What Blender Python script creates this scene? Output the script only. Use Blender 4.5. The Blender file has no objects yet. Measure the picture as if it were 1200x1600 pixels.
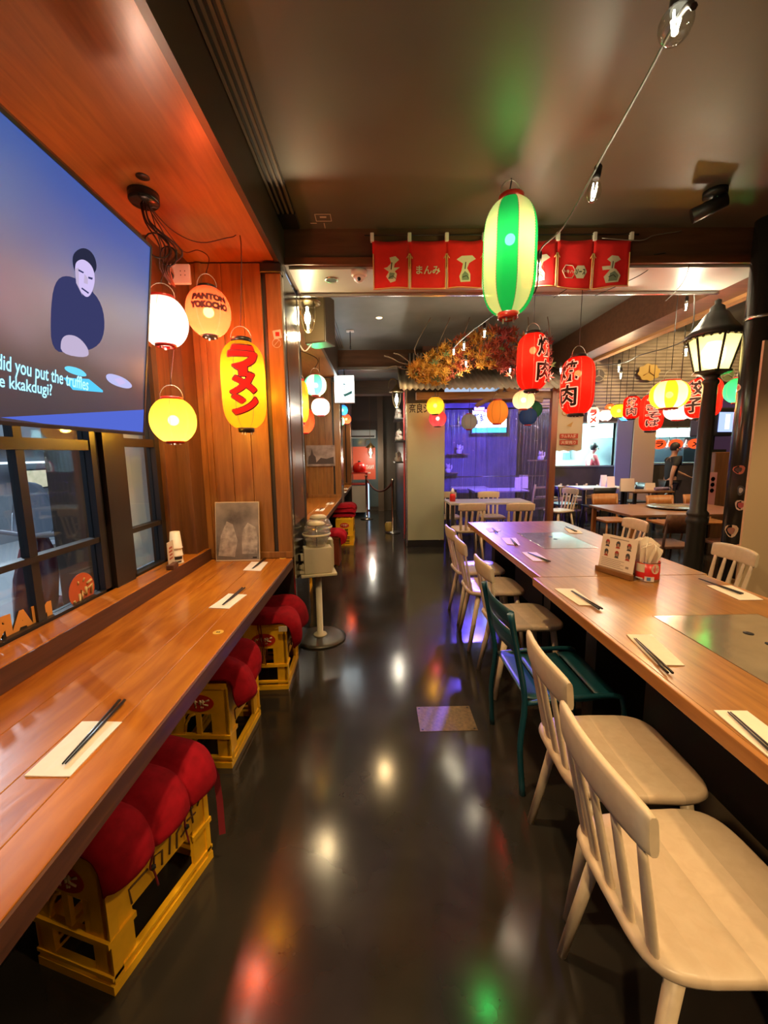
import bpy, bmesh, math, random
from mathutils import Vector, Matrix
random.seed(7)
R = math.radians
sc = bpy.context.scene
col = sc.collection
PI = math.pi

# ------------------------------------------------------------------ camera
F = 640.0; H = 1.45                     # focal length in pixels of the 1200x1600 frame, lens height
_fw = Vector((-11, -92, 640)).normalized()
_dn = Vector((54, 4452, 640)); _dn = (_dn - _fw * _dn.dot(_fw)).normalized()
_rt = _dn.cross(_fw)
MW = Matrix((_rt, _fw, -_dn))           # (right, down, forward) -> world
CAM = Vector((0, 0, H))
cd = bpy.data.cameras.new('camera'); cam = bpy.data.objects.new('camera', cd); col.objects.link(cam)
cd.sensor_fit = 'VERTICAL'; cd.sensor_height = 36; cd.lens = 36 * F / 1600; cd.clip_start = .03
_c = [MW.col[0], -MW.col[1], -MW.col[2]]
cam.matrix_world = Matrix(((_c[0][0], _c[1][0], _c[2][0], 0), (_c[0][1], _c[1][1], _c[2][1], 0), (_c[0][2], _c[1][2], _c[2][2], H), (0, 0, 0, 1)))
sc.camera = cam
def ray(x, y): return MW @ Vector((x - 600, y - 800, F))
def atz(x, y, z): r = ray(x, y); return CAM + r * ((z - H) / r.z)
def aty(x, y, Y): r = ray(x, y); return CAM + r * (Y / r.y)
def atx(x, y, X): r = ray(x, y); return CAM + r * (X / r.x)
def pxm(Y): return Y / F                # metres per pixel at that distance

# ------------------------------------------------------------------ world, exposure
w = bpy.data.worlds.new('dusk'); sc.world = w; w.use_nodes = True
w.node_tree.nodes['Background'].inputs[0].default_value = (.30, .38, .52, 1)
w.node_tree.nodes['Background'].inputs[1].default_value = .85
sc.view_settings.view_transform = 'Standard'; sc.view_settings.look = 'None'
sc.view_settings.exposure = 0.88; sc.view_settings.gamma = 1.0; sc.view_settings.use_curve_mapping = False
sc.cycles.max_bounces = 8; sc.cycles.diffuse_bounces = 4; sc.cycles.glossy_bounces = 4
sc.cycles.transparent_max_bounces = 16; sc.cycles.caustics_reflective = False; sc.cycles.caustics_refractive = False
sc.cycles.sample_clamp_indirect = 4.0; sc.cycles.blur_glossy = .5

# ------------------------------------------------------------------ materials
def nodes(m): m.use_nodes = True; nt = m.node_tree; return nt, nt.nodes, nt.links
def mat(name, c, rough=.5, metal=0, var=.0, scale=8, bump=0, coat=0, spec=.5, stretch=(1, 1, 1), c2=None, emit=None, es=0, sheen=0):
    m = bpy.data.materials.new(name); nt, n, l = nodes(m); b = n['Principled BSDF']
    b.inputs['Base Color'].default_value = (*c, 1); b.inputs['Roughness'].default_value = rough
    b.inputs['Metallic'].default_value = metal; b.inputs['Specular IOR Level'].default_value = spec
    if coat: b.inputs['Coat Weight'].default_value = coat; b.inputs['Coat Roughness'].default_value = .15
    if sheen: b.inputs['Sheen Weight'].default_value = sheen
    if emit: b.inputs['Emission Color'].default_value = (*emit, 1); b.inputs['Emission Strength'].default_value = es
    if var or c2 or bump:
        tc = n.new('ShaderNodeTexCoord'); mp = n.new('ShaderNodeMapping'); mp.inputs['Scale'].default_value = stretch
        nz = n.new('ShaderNodeTexNoise'); nz.inputs['Scale'].default_value = scale; nz.inputs['Detail'].default_value = 5
        l.new(tc.outputs['Object'], mp.inputs[0]); l.new(mp.outputs[0], nz.inputs['Vector'])
        if var or c2:
            rp = n.new('ShaderNodeValToRGB'); rp.color_ramp.elements[0].position = .3; rp.color_ramp.elements[1].position = .7
            a = c2 or tuple(max(0, x * (1 - var)) for x in c); d = c if c2 else tuple(min(1, x * (1 + var)) for x in c)
            rp.color_ramp.elements[0].color = (*a, 1); rp.color_ramp.elements[1].color = (*d, 1)
            l.new(nz.outputs['Fac'], rp.inputs[0]); l.new(rp.outputs[0], b.inputs['Base Color'])
        if bump:
            bp = n.new('ShaderNodeBump'); bp.inputs['Strength'].default_value = bump; bp.inputs['Distance'].default_value = .01
            l.new(nz.outputs['Fac'], bp.inputs['Height']); l.new(bp.outputs[0], b.inputs['Normal'])
    return m
def emis(name, c, s):
    m = bpy.data.materials.new(name); nt, n, l = nodes(m); n.clear()
    e = n.new('ShaderNodeEmission'); o = n.new('ShaderNodeOutputMaterial')
    e.inputs[0].default_value = (*c, 1); e.inputs[1].default_value = s; l.new(e.outputs[0], o.inputs[0]); return m
def paper(name, c, s, tr=None, sheer=.22):
    """lantern paper: lets the bulb's light through and glows with it"""
    m = bpy.data.materials.new(name); nt, n, l = nodes(m); n.clear(); o = n.new('ShaderNodeOutputMaterial')
    tr = tr or c
    t = n.new('ShaderNodeBsdfTranslucent'); t.inputs[0].default_value = (*tr, 1)
    d = n.new('ShaderNodeBsdfDiffuse'); d.inputs[0].default_value = (*[x * .75 for x in tr], 1)
    mx = n.new('ShaderNodeMixShader'); mx.inputs[0].default_value = .5; l.new(t.outputs[0], mx.inputs[1]); l.new(d.outputs[0], mx.inputs[2])
    e = n.new('ShaderNodeEmission'); e.inputs[0].default_value = (*c, 1); e.inputs[1].default_value = s
    a = n.new('ShaderNodeAddShader'); l.new(mx.outputs[0], a.inputs[0]); l.new(e.outputs[0], a.inputs[1])
    tp = n.new('ShaderNodeBsdfTransparent'); tp.inputs[0].default_value = (*tr, 1); m2 = n.new('ShaderNodeMixShader'); m2.inputs[0].default_value = sheer
    l.new(a.outputs[0], m2.inputs[1]); l.new(tp.outputs[0], m2.inputs[2]); l.new(m2.outputs[0], o.inputs[0])
    return m
def wood(name, a, b, rough=.35, grain=(1, 14, 14), scale=3, coat=0, bump=.04):
    """a, b = dark and light grain; grain runs along the axis with the small factor"""
    m = bpy.data.materials.new(name); nt, n, l = nodes(m); p = n['Principled BSDF']; p.inputs['Roughness'].default_value = rough
    if coat: p.inputs['Coat Weight'].default_value = coat; p.inputs['Coat Roughness'].default_value = .22
    tc = n.new('ShaderNodeTexCoord'); mp = n.new('ShaderNodeMapping'); mp.inputs['Scale'].default_value = grain
    oi = n.new('ShaderNodeObjectInfo'); ad = n.new('ShaderNodeVectorMath'); ad.operation = 'ADD'
    sc_ = n.new('ShaderNodeVectorMath'); sc_.operation = 'SCALE'; sc_.inputs['Scale'].default_value = 9.0
    cx = n.new('ShaderNodeCombineXYZ'); l.new(oi.outputs['Random'], cx.inputs[0]); l.new(oi.outputs['Random'], cx.inputs[1]); l.new(oi.outputs['Random'], cx.inputs[2])
    l.new(cx.outputs[0], sc_.inputs[0]); l.new(tc.outputs['Object'], ad.inputs[0]); l.new(sc_.outputs[0], ad.inputs[1]); l.new(ad.outputs[0], mp.inputs[0])
    nz = n.new('ShaderNodeTexNoise'); nz.inputs['Scale'].default_value = scale; nz.inputs['Detail'].default_value = 7; nz.inputs['Distortion'].default_value = .6
    l.new(mp.outputs[0], nz.inputs['Vector'])
    rp = n.new('ShaderNodeValToRGB'); e = rp.color_ramp.elements; e[0].position = .28; e[1].position = .72; e[0].color = (*a, 1); e[1].color = (*b, 1)
    l.new(nz.outputs['Fac'], rp.inputs[0]); l.new(rp.outputs[0], p.inputs['Base Color'])
    bp = n.new('ShaderNodeBump'); bp.inputs['Strength'].default_value = bump * 4; bp.inputs['Distance'].default_value = .004
    l.new(nz.outputs['Fac'], bp.inputs['Height']); l.new(bp.outputs[0], p.inputs['Normal'])
    return m
def clear(name, tint=(1, 1, 1), ior=1.45, rough=.02, extra=0.0, bump=0, haze=0):
    """thin clear sheet: see-through with a mirror-like sheen"""
    m = bpy.data.materials.new(name); nt, n, l = nodes(m); n.clear(); o = n.new('ShaderNodeOutputMaterial')
    t = n.new('ShaderNodeBsdfTransparent'); t.inputs[0].default_value = (*tint, 1)
    g = n.new('ShaderNodeBsdfGlossy'); g.inputs['Roughness'].default_value = rough
    fr = n.new('ShaderNodeFresnel'); ge = n.new('ShaderNodeNewGeometry'); mi_ = n.new('ShaderNodeMath'); mi_.operation = 'MULTIPLY_ADD'
    mi_.inputs[1].default_value = 1 / ior - ior; mi_.inputs[2].default_value = ior; l.new(ge.outputs['Backfacing'], mi_.inputs[0]); l.new(mi_.outputs[0], fr.inputs[0])   # thin sheet: both faces reflect alike
    ad = n.new('ShaderNodeMath'); ad.operation = 'ADD'; ad.inputs[1].default_value = extra; ad.use_clamp = True
    l.new(fr.outputs[0], ad.inputs[0]); mx = n.new('ShaderNodeMixShader')
    l.new(ad.outputs[0], mx.inputs[0]); l.new(t.outputs[0], mx.inputs[1]); l.new(g.outputs[0], mx.inputs[2]); out_ = mx.outputs[0]
    if haze:                                   # slightly milky plastic
        h1 = n.new('ShaderNodeBsdfTranslucent'); h2 = n.new('ShaderNodeBsdfDiffuse'); h1.inputs[0].default_value = h2.inputs[0].default_value = (.8, .8, .85, 1); hm_ = n.new('ShaderNodeMixShader'); l.new(h1.outputs[0], hm_.inputs[1]); l.new(h2.outputs[0], hm_.inputs[2])
        h3 = n.new('ShaderNodeMixShader'); h3.inputs[0].default_value = haze; l.new(out_, h3.inputs[1]); l.new(hm_.outputs[0], h3.inputs[2]); out_ = h3.outputs[0]
    l.new(out_, o.inputs[0])
    if bump:
        tc = n.new('ShaderNodeTexCoord'); nz = n.new('ShaderNodeTexNoise'); nz.inputs['Scale'].default_value = 14
        mp = n.new('ShaderNodeMapping'); mp.inputs['Scale'].default_value = (3, 3, .5)
        l.new(tc.outputs['Object'], mp.inputs[0]); l.new(mp.outputs[0], nz.inputs['Vector'])
        b = n.new('ShaderNodeBump'); b.inputs['Strength'].default_value = bump; b.inputs['Distance'].default_value = .02
        l.new(nz.outputs['Fac'], b.inputs['Height']); l.new(b.outputs[0], g.inputs['Normal'])
    return m

# ------------------------------------------------------------------ mesh helpers
def bx(bm, lo, hi, mi=0, rot=None, at=None):
    vs = [Vector((x, y, z)) for z in (lo[2], hi[2]) for y in (lo[1], hi[1]) for x in (lo[0], hi[0])]
    if rot is not None: vs = [rot @ v for v in vs]
    if at is not None: vs = [v + Vector(at) for v in vs]
    v = [bm.verts.new(p) for p in vs]
    for q in ((0, 2, 3, 1), (4, 5, 7, 6), (0, 1, 5, 4), (2, 6, 7, 3), (0, 4, 6, 2), (1, 3, 7, 5)):
        f = bm.faces.new([v[i] for i in q]); f.material_index = mi
    return v
def box(lo, hi, mi=0, bev=0, seg=2):
    bm = bmesh.new(); bx(bm, lo, hi, mi)
    if bev: bmesh.ops.bevel(bm, geom=bm.edges[:], offset=bev, segments=seg, affect='EDGES', profile=.6)
    return bm
def frame_from(d):
    d = d.normalized(); a = Vector((0, 0, 1)) if abs(d.z) < .9 else Vector((1, 0, 0))
    u = d.cross(a).normalized(); return u, d.cross(u).normalized()
def cyl(bm, p0, p1, r0, r1=None, n=12, cap=True, mi=0):
    p0 = Vector(p0); p1 = Vector(p1); r1 = r0 if r1 is None else r1; u, v = frame_from(p1 - p0)
    A = []; B = []
    for i in range(n):
        a = 2 * PI * i / n; d = u * math.cos(a) + v * math.sin(a); A.append(bm.verts.new(p0 + d * r0)); B.append(bm.verts.new(p1 + d * r1))
    for i in range(n): f = bm.faces.new((A[i], A[(i + 1) % n], B[(i + 1) % n], B[i])); f.smooth = True; f.material_index = mi
    if cap:
        for L in (A[::-1], B): f = bm.faces.new(L); f.material_index = mi
def tube(bm, pts, r, n=6, mi=0, smooth_pts=0):
    pts = [Vector(p) for p in pts]
    if smooth_pts:
        P = [pts[0]] + pts + [pts[-1]]; out = []
        for i in range(1, len(P) - 2):
            for k in range(smooth_pts):
                t = k / smooth_pts; a, b, c, d = P[i - 1], P[i], P[i + 1], P[i + 2]
                out.append(.5 * ((2 * b) + (c - a) * t + (2 * a - 5 * b + 4 * c - d) * t * t + (3 * b - a - 3 * c + d) * t ** 3))
        pts = out + [pts[-1]]
    rings = []; u = None
    for i, p in enumerate(pts):
        d = (pts[min(i + 1, len(pts) - 1)] - pts[max(i - 1, 0)])
        if d.length < 1e-9: d = Vector((0, 0, 1))
        d.normalize()
        if u is None: u, v = frame_from(d)
        else:
            u = u - d * u.dot(d)
            u = u.normalized() if u.length > 1e-6 else frame_from(d)[0]
            v = d.cross(u)
        rr = r[i] if isinstance(r, (list, tuple)) and len(r) == len(pts) else (r if not isinstance(r, (list, tuple)) else r[0])
        rings.append([bm.verts.new(p + (u * math.cos(2 * PI * k / n) + v * math.sin(2 * PI * k / n)) * rr) for k in range(n)])
    for a, b in zip(rings, rings[1:]):
        for k in range(n): f = bm.faces.new((a[k], a[(k + 1) % n], b[(k + 1) % n], b[k])); f.smooth = True; f.material_index = mi
    for L in (rings[0][::-1], rings[-1]): f = bm.faces.new(L); f.material_index = mi
def lathe(bm, prof, n=24, at=(0, 0, 0), mi=0, cap=True, smooth=True, axis=None):
    """prof = [(radius, z)]"""
    at = Vector(at); rings = []
    for r, z in prof:
        if r < 1e-6: rings.append([bm.verts.new(at + Vector((0, 0, z)))])
        else: rings.append([bm.verts.new(at + Vector((r * math.cos(2 * PI * k / n), r * math.sin(2 * PI * k / n), z))) for k in range(n)])
    for a, b in zip(rings, rings[1:]):
        if len(a) == 1 and len(b) == 1: continue
        for k in range(n):
            k2 = (k + 1) % n
            if len(a) == 1: f = bm.faces.new((a[0], b[k2], b[k]))
            elif len(b) == 1: f = bm.faces.new((a[k], a[k2], b[0]))
            else: f = bm.faces.new((a[k], a[k2], b[k2], b[k]))
            f.smooth = smooth; f.material_index = mi
    if cap:
        if len(rings[0]) > 1: f = bm.faces.new(rings[0][::-1]); f.material_index = mi
        if len(rings[-1]) > 1: f = bm.faces.new(rings[-1]); f.material_index = mi
def prism(bm, poly, fn, depth_vec, mi=0):
    """poly of (a, b); fn maps to world; extruded along depth_vec"""
    A = [bm.verts.new(fn(a, b)) for a, b in poly]; B = [bm.verts.new(fn(a, b) + Vector(depth_vec)) for a, b in poly]
    n = len(A)
    for L in (A[::-1], B): f = bm.faces.new(L); f.material_index = mi
    for i in range(n): f = bm.faces.new((A[i], A[(i + 1) % n], B[(i + 1) % n], B[i])); f.material_index = mi
def obj(name, bm, m, parent=None, recalc=True):
    if recalc: bmesh.ops.recalc_face_normals(bm, faces=bm.faces[:])
    me = bpy.data.meshes.new(name); bm.to_mesh(me); bm.free()
    for x in (m if isinstance(m, (list, tuple)) else [m]): me.materials.append(x)
    o = bpy.data.objects.new(name, me); col.objects.link(o); o.parent = parent; return o
def pieces(name, bm, m, parent=None):
    """every separate piece of bm becomes an object of its own"""
    bm.verts.index_update(); bm.verts.ensure_lookup_table(); seen = set(); out = []
    for v0 in bm.verts:
        if v0.index in seen: continue
        st_ = [v0]; comp = []; seen.add(v0.index)
        while st_:
            v = st_.pop(); comp.append(v)
            for e in v.link_edges:
                w_ = e.other_vert(v)
                if w_.index not in seen: seen.add(w_.index); st_.append(w_)
        nb = bmesh.new(); mp = {v.index: nb.verts.new(v.co) for v in comp}; fs = {f for v in comp for f in v.link_faces}
        for f in fs: g = nb.faces.new([mp[v.index] for v in f.verts]); g.smooth = f.smooth; g.material_index = f.material_index
        out.append(obj(name, nb, m, parent))
    bm.free(); return out
def tag(o, label, cat, group=None, kind=None):
    o['label'] = label; o['category'] = cat
    if group: o['group'] = group
    if kind: o['kind'] = kind
    return o
def thing(name, label, cat, loc=(0, 0, 0), rz=0, group=None):
    o = bpy.data.objects.new(name, None); o.empty_display_size = .05; col.objects.link(o)
    o.location = loc; o.rotation_euler = (0, 0, rz); return tag(o, label, cat, group)
def struct(name, bm, m, parent=None):
    o = obj(name, bm, m, parent)
    if not parent: o['kind'] = 'structure'
    return o
def kids(o): return [c for c in bpy.data.objects if c.parent == o]
CH = {}
def dup(root, loc, rz, label, group=None):
    r = root.copy(); col.objects.link(r); r.location = loc; r.rotation_euler = (0, 0, rz); r['label'] = label
    if group: r['group'] = group
    if root.name not in CH: CH[root.name] = [(c, kids(c)) for c in kids(root)]
    for c, gs in CH[root.name]:
        d = c.copy(); col.objects.link(d); d.parent = r
        for g in gs: e = g.copy(); col.objects.link(e); e.parent = d
    return r
def light(name, kind, loc, power, color, parent=None, size=.05, spot=None, aim=None, blend=.4):
    d = bpy.data.lights.new(name, kind); d.energy = power; d.color = color
    if kind == 'AREA': d.shape = 'DISK'; d.size = size
    else: d.shadow_soft_size = size
    if kind == 'SPOT': d.spot_size = spot or R(100); d.spot_blend = blend
    o = bpy.data.objects.new(name, d); col.objects.link(o); o.location = loc; o.parent = parent
    if aim is not None: o.rotation_euler = Vector(aim).to_track_quat('-Z', 'Y').to_euler()
    return o
_tx = {}
def glyphs(body, size=1.0, bold=0.0, res=3):
    """lettering outline as a list of verts and faces centred on the origin in x/y"""
    k = (body, size, bold)
    if k in _tx: return _tx[k]
    c = bpy.data.curves.new('lettering', 'FONT'); c.body = body; c.size = size; c.offset = bold; c.resolution_u = res
    o = bpy.data.objects.new('lettering', c); col.objects.link(o); bpy.context.view_layer.update()
    me = bpy.data.meshes.new_from_object(o.evaluated_get(bpy.context.evaluated_depsgraph_get()))
    vs = [v.co.copy() for v in me.vertices]; fs = [tuple(p.vertices) for p in me.polygons]
    bpy.data.objects.remove(o); bpy.data.curves.remove(c); bpy.data.meshes.remove(me)
    x0, x1 = min(v.x for v in vs), max(v.x for v in vs); y0, y1 = min(v.y for v in vs), max(v.y for v in vs)
    vs = [Vector((v.x - (x0 + x1) / 2, v.y - (y0 + y1) / 2, 0)) for v in vs]
    _tx[k] = (vs, fs, x1 - x0, y1 - y0); return _tx[k]
def text_into(bm, body, fn, size=1.0, bold=0.0, mi=0, fit=None, cut=0):
    """add lettering to bm; fn(x, y) -> world point; fit = (w, h) stretches it to that box"""
    vs, fs, w_, h_ = glyphs(body, size, bold)
    sx, sy = (fit[0] / w_, fit[1] / h_) if fit else (1, 1)
    if cut:
        t = bmesh.new(); V = [t.verts.new((v.x * sx, v.y * sy, 0)) for v in vs]
        for f in fs:
            try: t.faces.new([V[i] for i in f])
            except ValueError: pass
        for _ in range(3):
            L = [e for e in t.edges if e.calc_length() > cut]
            if not L: break
            bmesh.ops.subdivide_edges(t, edges=L, cuts=1); bmesh.ops.triangulate(t, faces=[f for f in t.faces if len(f.verts) > 3])
        t.verts.index_update(); V = [bm.verts.new(fn(v.co.x, v.co.y)) for v in t.verts]
        for f in t.faces:
            try: g = bm.faces.new([V[v.index] for v in f.verts]); g.material_index = mi
            except ValueError: pass
        t.free(); return
    V = [bm.verts.new(fn(v.x * sx, v.y * sy)) for v in vs]
    for f in fs:
        try: g = bm.faces.new([V[i] for i in f]); g.material_index = mi
        except ValueError: pass

# ------------------------------------------------------------------ shared materials
M_floor = mat('dark_polished_resin', (.030, .026, .021), .17, c2=(.014, .012, .010), scale=2.2, spec=.55)
def _rough_var(m, lo, hi, scale):
    nt, n, l = nodes(m); b = n['Principled BSDF']; tc = n.new('ShaderNodeTexCoord'); nz = n.new('ShaderNodeTexNoise')
    nz.inputs['Scale'].default_value = scale; nz.inputs['Detail'].default_value = 6
    mr = n.new('ShaderNodeMapRange'); mr.inputs['To Min'].default_value = lo; mr.inputs['To Max'].default_value = hi
    l.new(tc.outputs['Object'], nz.inputs['Vector']); l.new(nz.outputs['Fac'], mr.inputs['Value']); l.new(mr.outputs[0], b.inputs['Roughness'])
_rough_var(M_floor, .07, .22, 3.0)
M_ceil = mat('dark_olive_ceiling_paint', (.10, .085, .062), .46, var=.12, scale=1.5)
M_ceil2 = mat('grey_ceiling_paint', (.15, .15, .14), .5, var=.18, scale=2.2)
M_beam = wood('dark_brown_beam', (.075, .034, .018), (.13, .06, .030), .4, (1, 10, 10), 2.5)
M_beamunder = mat('pale_gloss_paint', (.42, .42, .38), .36)
M_soffit = wood('orange_varnished_ply', (.36, .13, .038), (.50, .19, .05), .34, (12, 1.2, 12), 3, coat=.25)
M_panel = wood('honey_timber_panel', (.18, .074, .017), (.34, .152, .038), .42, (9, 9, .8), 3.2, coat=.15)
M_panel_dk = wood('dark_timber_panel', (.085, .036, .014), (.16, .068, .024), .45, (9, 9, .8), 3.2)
M_bar = wood('varnished_bar_timber', (.30, .082, .008), (.54, .185, .016), .24, (6, 1.0, 6), 3.2, coat=.35, bump=.05)
M_bar_edge = wood('dark_bar_edge', (.055, .018, .009), (.13, .046, .018), .6, (14, 1, 14), 2.6)
M_table = wood('oak_table_top', (.24, .10, .022), (.40, .18, .042), .30, (16, 1.3, 16), 3.0, coat=.3)
M_table_edge = wood('orange_table_edge', (.34, .135, .030), (.46, .20, .05), .33, (14, 1, 14), 3, coat=.3)
M_black = mat('black_paint', (.012, .011, .010), .45)
M_blackgloss = mat('black_gloss', (.012, .012, .013), .15)
M_metal_dk = mat('dark_metal', (.05, .048, .045), .38, .7)
M_chrome = mat('brushed_steel', (.62, .60, .58), .22, 1.0)
M_steel = mat('griddle_steel', (.66, .60, .46), .16, .8, var=.14, scale=10, bump=.05)
M_whitewood = wood('cream_painted_chair', (.64, .51, .34), (.72, .585, .40), .38, (8, 8, 8), 4, coat=.12, bump=.02)
M_seat = wood('cream_chair_seat', (.66, .50, .33), (.74, .58, .40), .38, (8, 8, 8), 4, coat=.12, bump=.02)
def _boards(m, w_):
    nt, n, l = nodes(m); b = n['Principled BSDF']; src = b.inputs['Base Color'].links[0].from_socket
    tc = n.new('ShaderNodeTexCoord'); sp = n.new('ShaderNodeSeparateXYZ'); l.new(tc.outputs['Object'], sp.inputs[0])
    d = n.new('ShaderNodeMath'); d.operation = 'DIVIDE'; d.inputs[1].default_value = w_; l.new(sp.outputs[0], d.inputs[0]); fl = n.new('ShaderNodeMath'); fl.operation = 'FLOOR'; l.new(d.outputs[0], fl.inputs[0])
    wn = n.new('ShaderNodeTexWhiteNoise'); wn.noise_dimensions = '1D'; l.new(fl.outputs[0], wn.inputs['W']); mr = n.new('ShaderNodeMapRange'); mr.inputs['To Min'].default_value = .72; mr.inputs['To Max'].default_value = 1.08; l.new(wn.outputs['Value'], mr.inputs['Value'])
    hs = n.new('ShaderNodeHueSaturation'); l.new(src, hs.inputs['Color']); l.new(mr.outputs[0], hs.inputs['Value']); l.new(hs.outputs[0], b.inputs['Base Color'])
_boards(M_seat, .105)
M_cream = mat('cream_paint', (.62, .55, .38), .4, var=.05)
M_teal = mat('teal_metal', (.006, .060, .078), .35, spec=.6)
M_crate = mat('yellow_crate_plastic', (.86, .46, .014), .34, var=.10, scale=12)
M_red_cloth = mat('red_cushion_cloth', (.30, .003, .011), .9, var=.22, scale=26, bump=.25, spec=.2)
M_red_dark = mat('dark_red_cord', (.18, .006, .014), .8)
M_paper = mat('napkin_paper', (.80, .69, .55), .85, var=.03, scale=30)
M_stick = mat('black_chopstick', (.014, .013, .013), .35)
M_noren = mat('red_noren_cloth', (.74, .008, .009), .85, var=.06, scale=20)
M_noren_hem = mat('noren_hem', (.75, .42, .16), .8)
M_ink = mat('black_ink', (.012, .01, .01), .7)
M_printcream = mat('cream_print', (.66, .55, .40), .8)
M_printgreen = mat('grey_green_print', (.18, .22, .15), .8)
M_plug = mat('white_plastic', (.72, .66, .60), .4)
M_cable = mat('dark_red_cable', (.06, .012, .008), .5)
M_cableblk = mat('black_cable', (.015, .013, .012), .5)
M_wire = mat('bare_wire', (.55, .52, .45), .35, .8)
M_glass = clear('window_glass', (.86, .90, .92), 1.5, .01)
M_glassthin = clear('clear_glass', (.93, .95, .90), 1.4, .04, .05)
M_bulbglow = emis('bulb_filament', (1, .86, .55), 26)
M_bulbglow2 = emis('bulb_cool_filament', (1, .95, .78), 22)
M_printgrey = mat('grey_photo_print', (.34, .31, .29), .35, c2=(.055, .05, .05), scale=5)
M_standee = mat('pale_green_panel', (.35, .36, .24), .45, var=.03, scale=3)
M_beige = mat('beige_panel', (.62, .45, .27), .45)
M_darkwall = mat('charcoal_wall', (.028, .026, .025), .45, var=.2, scale=4)
M_frame = mat('dark_window_frame', (.018, .014, .011), .4)
M_corr = mat('corrugated_metal', (.34, .29, .22), .45, .1, var=.18, scale=4)

# ------------------------------------------------------------------ room shell
YB = -2.6                                  # wall behind the camera
ZC = 2.92; ZS = 2.65; ZC2 = 3.06; ZH = 3.9
XS = -.593; XW = -1.27
struct('floor', box((XW - .03, YB, -.12), (8.6, 10.6, 0)), M_floor)
struct('ceiling', box((XS, YB, ZC), (8.6, 2.95, ZC + .1)), M_ceil)
struct('ceiling.001', box((XS, 3.42, ZC2), (2.72, 9.1, ZC2 + .1)), M_ceil2)
struct('ceiling.006', box((2.72, 2.95, ZH), (8.6, 9.1, ZH + .1)), M_ceil2)
struct('wall_header', box((2.72, 2.90, ZC - .2), (8.6, 2.95, ZH)), M_darkwall)
struct('ceiling.002', box((XW - .1, YB, ZS), (XS - .03, 2.95, ZS + .04)), M_soffit)      # boarded soffit above the bar
struct('ceiling.003', box((XW - .1, 3.36, ZS), (XS - .03, 6.75, ZS + .04)), M_soffit)
struct('trim_1', box((XS - .03, YB, ZS - .012), (XS, 2.95, ZC)), mat('dark_fascia', (.05, .034, .022), .35))
struct('trim_2', box((XS - .03, 3.36, ZS - .012), (XS, 6.75, ZC2)), mat('dark_fascia_far', (.05, .034, .022), .35))
# slot grille let into the ceiling along the fascia
gr = thing('air_slot_grille', 'long dark slotted air grille in the ceiling along the bar fascia', 'vent', (XS + .05, 1.2, ZC))
for i, x in enumerate((-.045, -.016, .013, .042)):
    obj('slat', box((x, YB - 1.1, -.016), (x + .013, 1.72, -.001)), mat('grille_slat', (.17, .12, .07), .4) if i == 0 else bpy.data.materials['grille_slat'], gr)
obj('slot_bed', box((-.047, YB - 1.1, -.006), (.06, 1.72, -.0005)), M_black, gr)
obj('end_plate', box((-.047, 1.55, -.017), (.062, 1.72, -.0008)), M_black, gr)
gr2 = thing('air_slot_grille', 'short slotted air grille in the ceiling beyond the noren beam', 'vent', (XS + .05, 5.0, ZC2))
for i, x in enumerate((-.045, -.016, .013, .042)): obj('slat', box((x, -1.5, -.016), (x + .013, 1.6, -.001)), bpy.data.materials['grille_slat'], gr2)
obj('slot_bed', box((-.047, -1.5, -.006), (.06, 1.6, -.0005)), M_black, gr2)
# cross beams
b = struct('trim_3', box((XS - .02, 2.95, 2.69), (2.72, 3.42, ZC + .14)), M_beam)
obj('soffit_board', box((XS + .02, 2.962, 2.676), (2.70, 3.40, 2.69)), M_beamunder, b)
obj('rail', box((XS, 2.925, 2.69), (2.70, 2.95, 2.735)), wood('red_brown_rail', (.10, .035, .015), (.17, .06, .024), .35, (1, 10, 10), 3), b)
obj('rail', box((XS, 3.375, 2.655), (2.70, 3.40, 2.676)), M_chrome, b)
b = struct('trim_4', box((XS - .02, 6.75, 2.80), (.95, 7.2, ZC2 + .1)), M_beam)
obj('rail', box((XS, 6.72, 2.755), (.95, 6.78, 2.80)), M_chrome, b)
struct('trim_5', box((2.72, 2.96, 2.69), (3.04, 9.0, ZH)), M_beam)                        # long beam towards the kitchen
struct('trim_6', box((2.98, 3.0, 2.66), (3.06, 9.0, 2.70)), wood('light_beam_edge', (.22, .11, .04), (.34, .17, .06), .5, (8, 1, 8), 3))
struct('trim_7', box((4.6, 3.0, 3.45), (4.85, 9.0, 3.7)), M_beam)
# walls out of frame that close the room
struct('wall_rear', box((XW - .1, YB - .1, 0), (8.6, YB, ZC)), mat('warm_plaster', (.30, .20, .12), .7))
struct('wall_right', box((8.55, YB, 0), (8.65, 11.5, ZH)), M_darkwall)

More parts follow.
